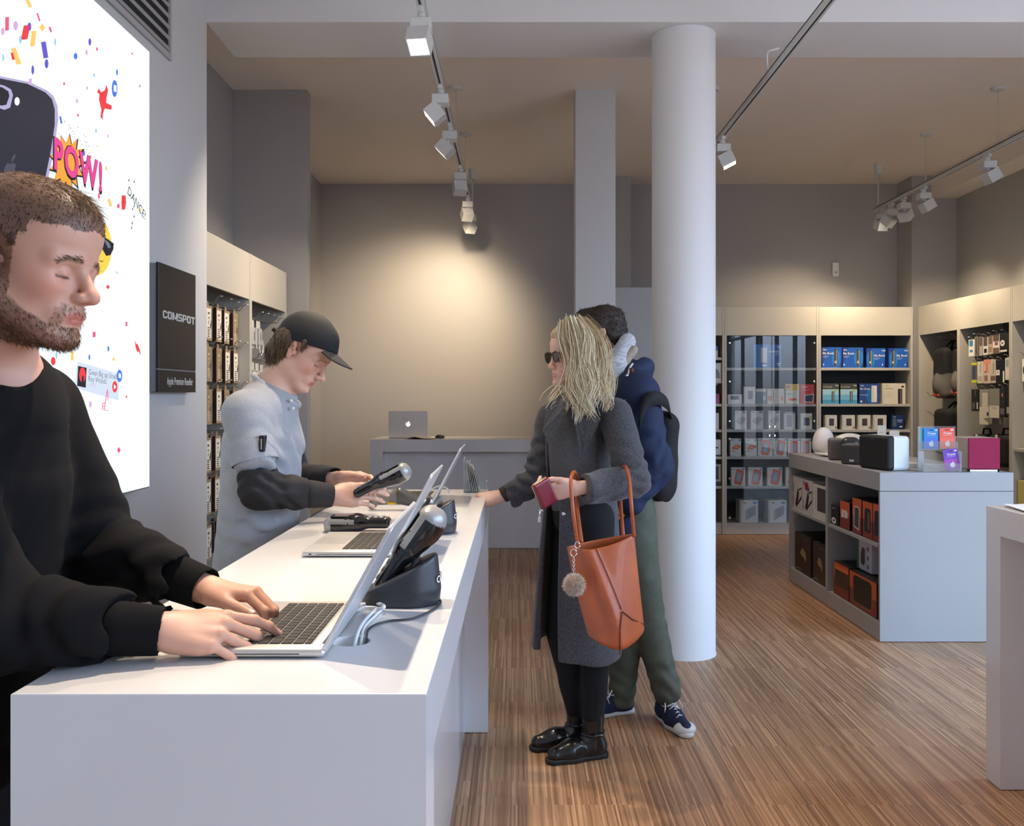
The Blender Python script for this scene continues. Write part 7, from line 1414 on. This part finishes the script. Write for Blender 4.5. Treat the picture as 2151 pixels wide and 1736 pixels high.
    # coat: outer shell with the inside removed and the front open
    CT = mat('charcoal_wool_coat', (.060, .059, .066), .95, noise=(260, .65, 3), bump=(260, .6), sheen=.15); ax = [ne+Vector((.0, .0, -.045)), Vector((.245, 3.55, 1.24)), Vector((.25, 3.555, 1.06)), Vector((.245, 3.57, .80)), Vector((.235, 3.58, .43))]; rr = [.118, .138, .142, .160, .178]; sq = ((.55, .83, 0), .98)
    S = Sdf(); S.add(s_path(ax, rr, sq), .03); S.sub(s_path([ax[0]+Vector((0, 0, -.10)), *ax[1:-1], ax[-1]+Vector((0, 0, -.1))], [r_-.020 for r_ in rr[:-1]]+[rr[-1]-.018], sq), .004)
    S.add(s_cone(ne+Vector((0, 0, -.025)), shL, .060, .060), .04); S.add(s_cone(ne+Vector((0, 0, -.025)), shR, .060, .058), .04)
    S.sub(lambda q: np.maximum(np.abs((q[:, 0]-(.118-.03*(1.3-q[:, 2]).clip(0, 1)))*.86-(q[:, 1]-3.44)*.20)-(.036+.012*(1.25-q[:, 2]).clip(0, .3)+.02*(1.2-q[:, 2]).clip(0, 1)+.06*(q[:, 2]-1.25).clip(0, .2)), q[:, 1]-3.53), .008)
    S.sub(s_ell(ne+Vector((-.01, -.012, .045)), (.066, .066, .10)), .01); S.cut(s_plane((.2, 3.5, .405), (-.10, .12, -1)), .004)
    S.offset(lambda q: wob(q*A3((1, 1, .3)), 24, 41)*.0048); lo, hi = (-.02, 3.25, .36), (.50, 3.88, 1.48); garment(root, 'coat', S, lo, hi, .0048, CT)
    S = Sdf(); S.add(s_path([shL, elL+Vector((.004, 0, 0)), elL.lerp(wrL, .55), wrL+Vector((.045, 0, 0))], [.064, .062, .060, .056]), .03); dl = (wrL-elL).normalized(); S.sub(s_cone(wrL-dl*.028, wrL+dl*.09, .032, .075), .003); S.cut(s_plane(wrL-dl*.022, dl), .002)
    S.offset(folds([elL, elL+Vector((-.04, 0, .03)), elL.lerp(wrL, .5), shL.lerp(elL, .7)], .006, .045, .075, 5)); S.offset(lambda q: wob(q, 38, 7)*.003); garment(root, 'coat_sleeve', S, (.12, 3.05, .98), (.52, 3.60, 1.46), .004, CT)
    S = Sdf(); S.add(s_path([shR, elR+Vector((.0, .0, -.005)), wrR+Vector((.045, 0, .004))], [.060, .058, .050]), .03); dl = (wrR-elR).normalized(); S.cut(s_plane(wrR-dl*.024, dl), .002); S.sub(s_cone(wrR-dl*.030, wrR+dl*.09, .030, .07), .003); S.offset(folds([elR, elR.lerp(wrR, .4), shR.lerp(elR, .7)], .0075, .04, .08, 9)); S.offset(lambda q: wob(q, 38, 8)*.003)
    S.offset(lambda q: np.where((q[:, 0] < -.12)*(q[:, 2] < TOPZ+.01), 1., 0).astype(f32)*.5); garment(root, 'coat_sleeve', S, (-.15, 3.42, .95), (.32, 3.85, 1.46), .004, CT); cuff(root, wrR-dl*.05, wrR-dl*.006, .034, .031, mat('knit_cuff_brown', (.05, .042, .036), .95, bump=(500, .5)))
    # lapels
    m = MB().use(CT); m.M = Matrix.Translation(-root.location)
    for pts in ([(1186, 822, 3.385), (1191, 846, 3.36), (1181, 862, 3.345), (1184, 874, 3.34), (1152, 935, 3.355), (1140, 905, 3.38), (1150, 850, 3.41)], [(1219, 836, 3.40), (1238, 862, 3.355), (1262, 880, 3.34), (1252, 905, 3.335), (1222, 960, 3.345), (1205, 880, 3.365)]):
        W_ = [P(*q) for q in pts]; m.poly([tuple(q) for q in W_], .006, (0, 1, 0))
    m.build('lapel', root)
woman()
# wallet in her hand
wl = empty('wallet', P(1144, 1036, 3.13), 'dark red zip wallet held by the blonde woman', 'wallet'); WR = mat('oxblood_leather', rgb(118, 22, 40), .25, coat=.3)
S = Sdf().add(s_box((0, 0, 0), (.034, .013, .048), rotm(0, -.45, .5), .008), .002); V_, Q_ = S.mesh((-.08, -.08, -.08), (.08, .08, .08), .0025); mesh_obj('wallet_body', V_, Q_, WR, wl)
m = MB().use(mat('zip_gold', (.55, .42, .22), .3, .8)); Rw = Matrix.Rotation(.5, 4, 'Z') @ Matrix.Rotation(-.45, 4, 'Y'); m.M = Rw; m.tube([(-.0345, 0, -.043), (-.0345, 0, .043), (-.028, 0, .0485), (.028, 0, .0485)], .0022, 6); m.use(CHR).tube([(-.036, 0, -.044), (-.038, -.004, -.052)], .0035, 6); m.build('zip', wl)
m = MB().use(CHR); m.tube([(-.017, -.018, -.054), (-.018, -.02, -.082)], .003, 6); m.box(-.023, -.013, -.022, -.018, -.10, -.08, .002); m.build('zip_pull', wl)
# tote bag over her forearm
def tote():
    root = empty('tote_bag', P(1290, 1360, 3.14), 'large tan leather tote bag hanging from the woman\'s forearm', 'bag'); TN = mat('tan_leather', rgb(172, 86, 44), .42, coat=.15, noise=(9, .14, 4), bump=(300, .25))
    d = 3.14; q = lambda x, y, dd=0: P(x, y, d+dd)
    tl, tr_, br, bm_, bl_ = q(1190, 1150), q(1333, 1122), q(1355, 1326), q(1294, 1360), q(1236, 1338)
    # body grid: front face bulges; back face behind
    n = 16; mm = 20; W_ = []
    def edge(a, b_, t): return a.lerp(b_, t)
    Lc = [tl, q(1212, 1240), bl_]; Rc = [tr_, q(1343, 1225), br]
    def crv(c, t): return c[0]*(1-t)**2+c[1]*2*t*(1-t)+c[2]*t*t if True else None
    Lc[1] = q(1208, 1245)*1.0; vs = []; fs = []
    for side in (0, 1):
        for j in range(mm+1):
            v = j/mm
            for i in range(n+1):
                u = i/n; a = crv(Lc, v); b_ = crv(Rc, v); p = a.lerp(b_, u)
                if v > .8: k = (v-.8)/.2; p = p+Vector((0, 0, -.045*k*math.sin(PI*u)*(.8+.4*u)))
                bul = math.sin(PI*u)**.7*(.028+.052*v); crease = .018*math.exp(-((u-.30-.25*v)/.10)**2)-.010*math.exp(-((u-.12-.25*v)/.08)**2)
                top = -.018*math.sin(PI*u)*(1-v)**3 if side == 0 else 0
                p = p+Vector((0, (-bul-crease*(1-.3*v)) if side == 0 else bul*.9+.012, top)); vs.append(p-root.location)
    o2 = (n+1)*(mm+1)
    for side in (0, 1):
        for j in range(mm):
            for i in range(n):
                k = side*o2+j*(n+1)+i; f = (k, k+1, k+n+2, k+n+1); fs.append(f if side == 0 else f[::-1])
    for j in range(mm): fs.append((j*(n+1), (j+1)*(n+1), o2+(j+1)*(n+1), o2+j*(n+1))); k = j*(n+1)+n; fs.append((k, o2+k, o2+k+n+1, k+n+1))
    for i in range(n): k = mm*(n+1)+i; fs.append((k, k+1, o2+k+1, o2+k))
    m = MB().use(TN).raw(vs, fs, True); b_ = m.build('bag_body', root); so = b_.modifiers.new('s', 'SOLIDIFY'); so.thickness = .004; so.offset = 1; b_.modifiers.new('sub', 'SUBSURF').render_levels = 1
    def fi(u, v):
        a, b_ = min(u*n, n-.001), min(v*mm, mm-.001); i, j = int(a), int(b_); g = lambda ii, jj: Vector(vs[jj*(n+1)+ii])
        return g(i, j).lerp(g(i+1, j), a-i).lerp(g(i, j+1).lerp(g(i+1, j+1), a-i), b_-j)+Vector((0, -.0040, 0))
    m = MB().use(mat('dark_seam', rgb(96, 44, 22), .6)); pa = [fi(.42+.22*min(1, v/.72), v) for v in [k/20 for k in range(0, 15)]]; m.tube(pa, .0016, 5); m.tube([fi(.64, .72), fi(.56, .85), fi(.50, 1)], .0022, 5); m.tube([fi(.64, .72), fi(.80, .82), fi(1, .93)], .0022, 5); m.build('seam', root)
    arm = P(1210, 992, 3.20); 
    def strap(pts, r=.0068):
        m = MB().use(TN); m.tube([p-root.location for p in smooth_pts(pts)], r, 8); m.build('strap', root)
    strap([q(1214, 1146, -.02), P(1206, 1090, 3.09), P(1200, 1030, 3.10), P(1200, 1003, 3.13), P(1207, 992, 3.20), P(1212, 1010, 3.28), P(1212, 1060, 3.27), q(1222, 1140, .05)])
    strap([q(1332, 1128, -.0), P(1326, 1060, 3.12), P(1322, 1010, 3.18), P(1314, 982, 3.225), P(1306, 990, 3.33), P(1303, 1040, 3.36), q(1309, 1125, .06)])
    # pompom on a chain
    pr = P(1206, 1229, 3.05); m = MB().use(CHR); m.M = Matrix.Translation(-root.location); a0 = P(1213, 1146, 3.08); m.tube([a0+Vector((.008*math.cos(k*PI/6), 0, .012*math.sin(k*PI/6))) for k in range(13)], .0022, 6); a1 = P(1205, 1162, 3.06); m.tube([a1+Vector((.010*math.cos(k*PI/6), 0, .013*math.sin(k*PI/6))) for k in range(13)], .0022, 6)
    for k in range(7): z = a1.z-.018-k*.0075; m.tube([Vector((a1.x+.0035*math.cos(t*PI/4)*(k % 2), a1.y+.0035*math.cos(t*PI/4)*(1-k % 2), z+.005*math.sin(t*PI/4))) for t in range(9)], .0012, 5)
    m.build('key_chain', root)
    S = Sdf().add(s_ball(pr, .028), .01); V, Q = S.mesh(pr-Vector((.05, .05, .05)), pr+Vector((.05, .05, .05)), .004); pb_ = mesh_obj('fur_pompom', V, Q, mat('fur_base', (.62, .48, .36), .95), root, org=root.location); r = np.random.RandomState(2); n_ = r.normal(size=(3200, 3)); n_ /= np.linalg.norm(n_, axis=1, keepdims=True)
    strands('fur', A3(pr)+n_*.026, n_+r.normal(size=n_.shape)*.35, .014*r.uniform(.6, 1.2, 3200), 3, .0007, HAIRM, pb_, lambda q_, d_, t: d_-A3((0, 0, .1)), A3((.80, .64, .52))*(.5+.7*r.uniform(size=(3200, 1))), root.location)
tote()
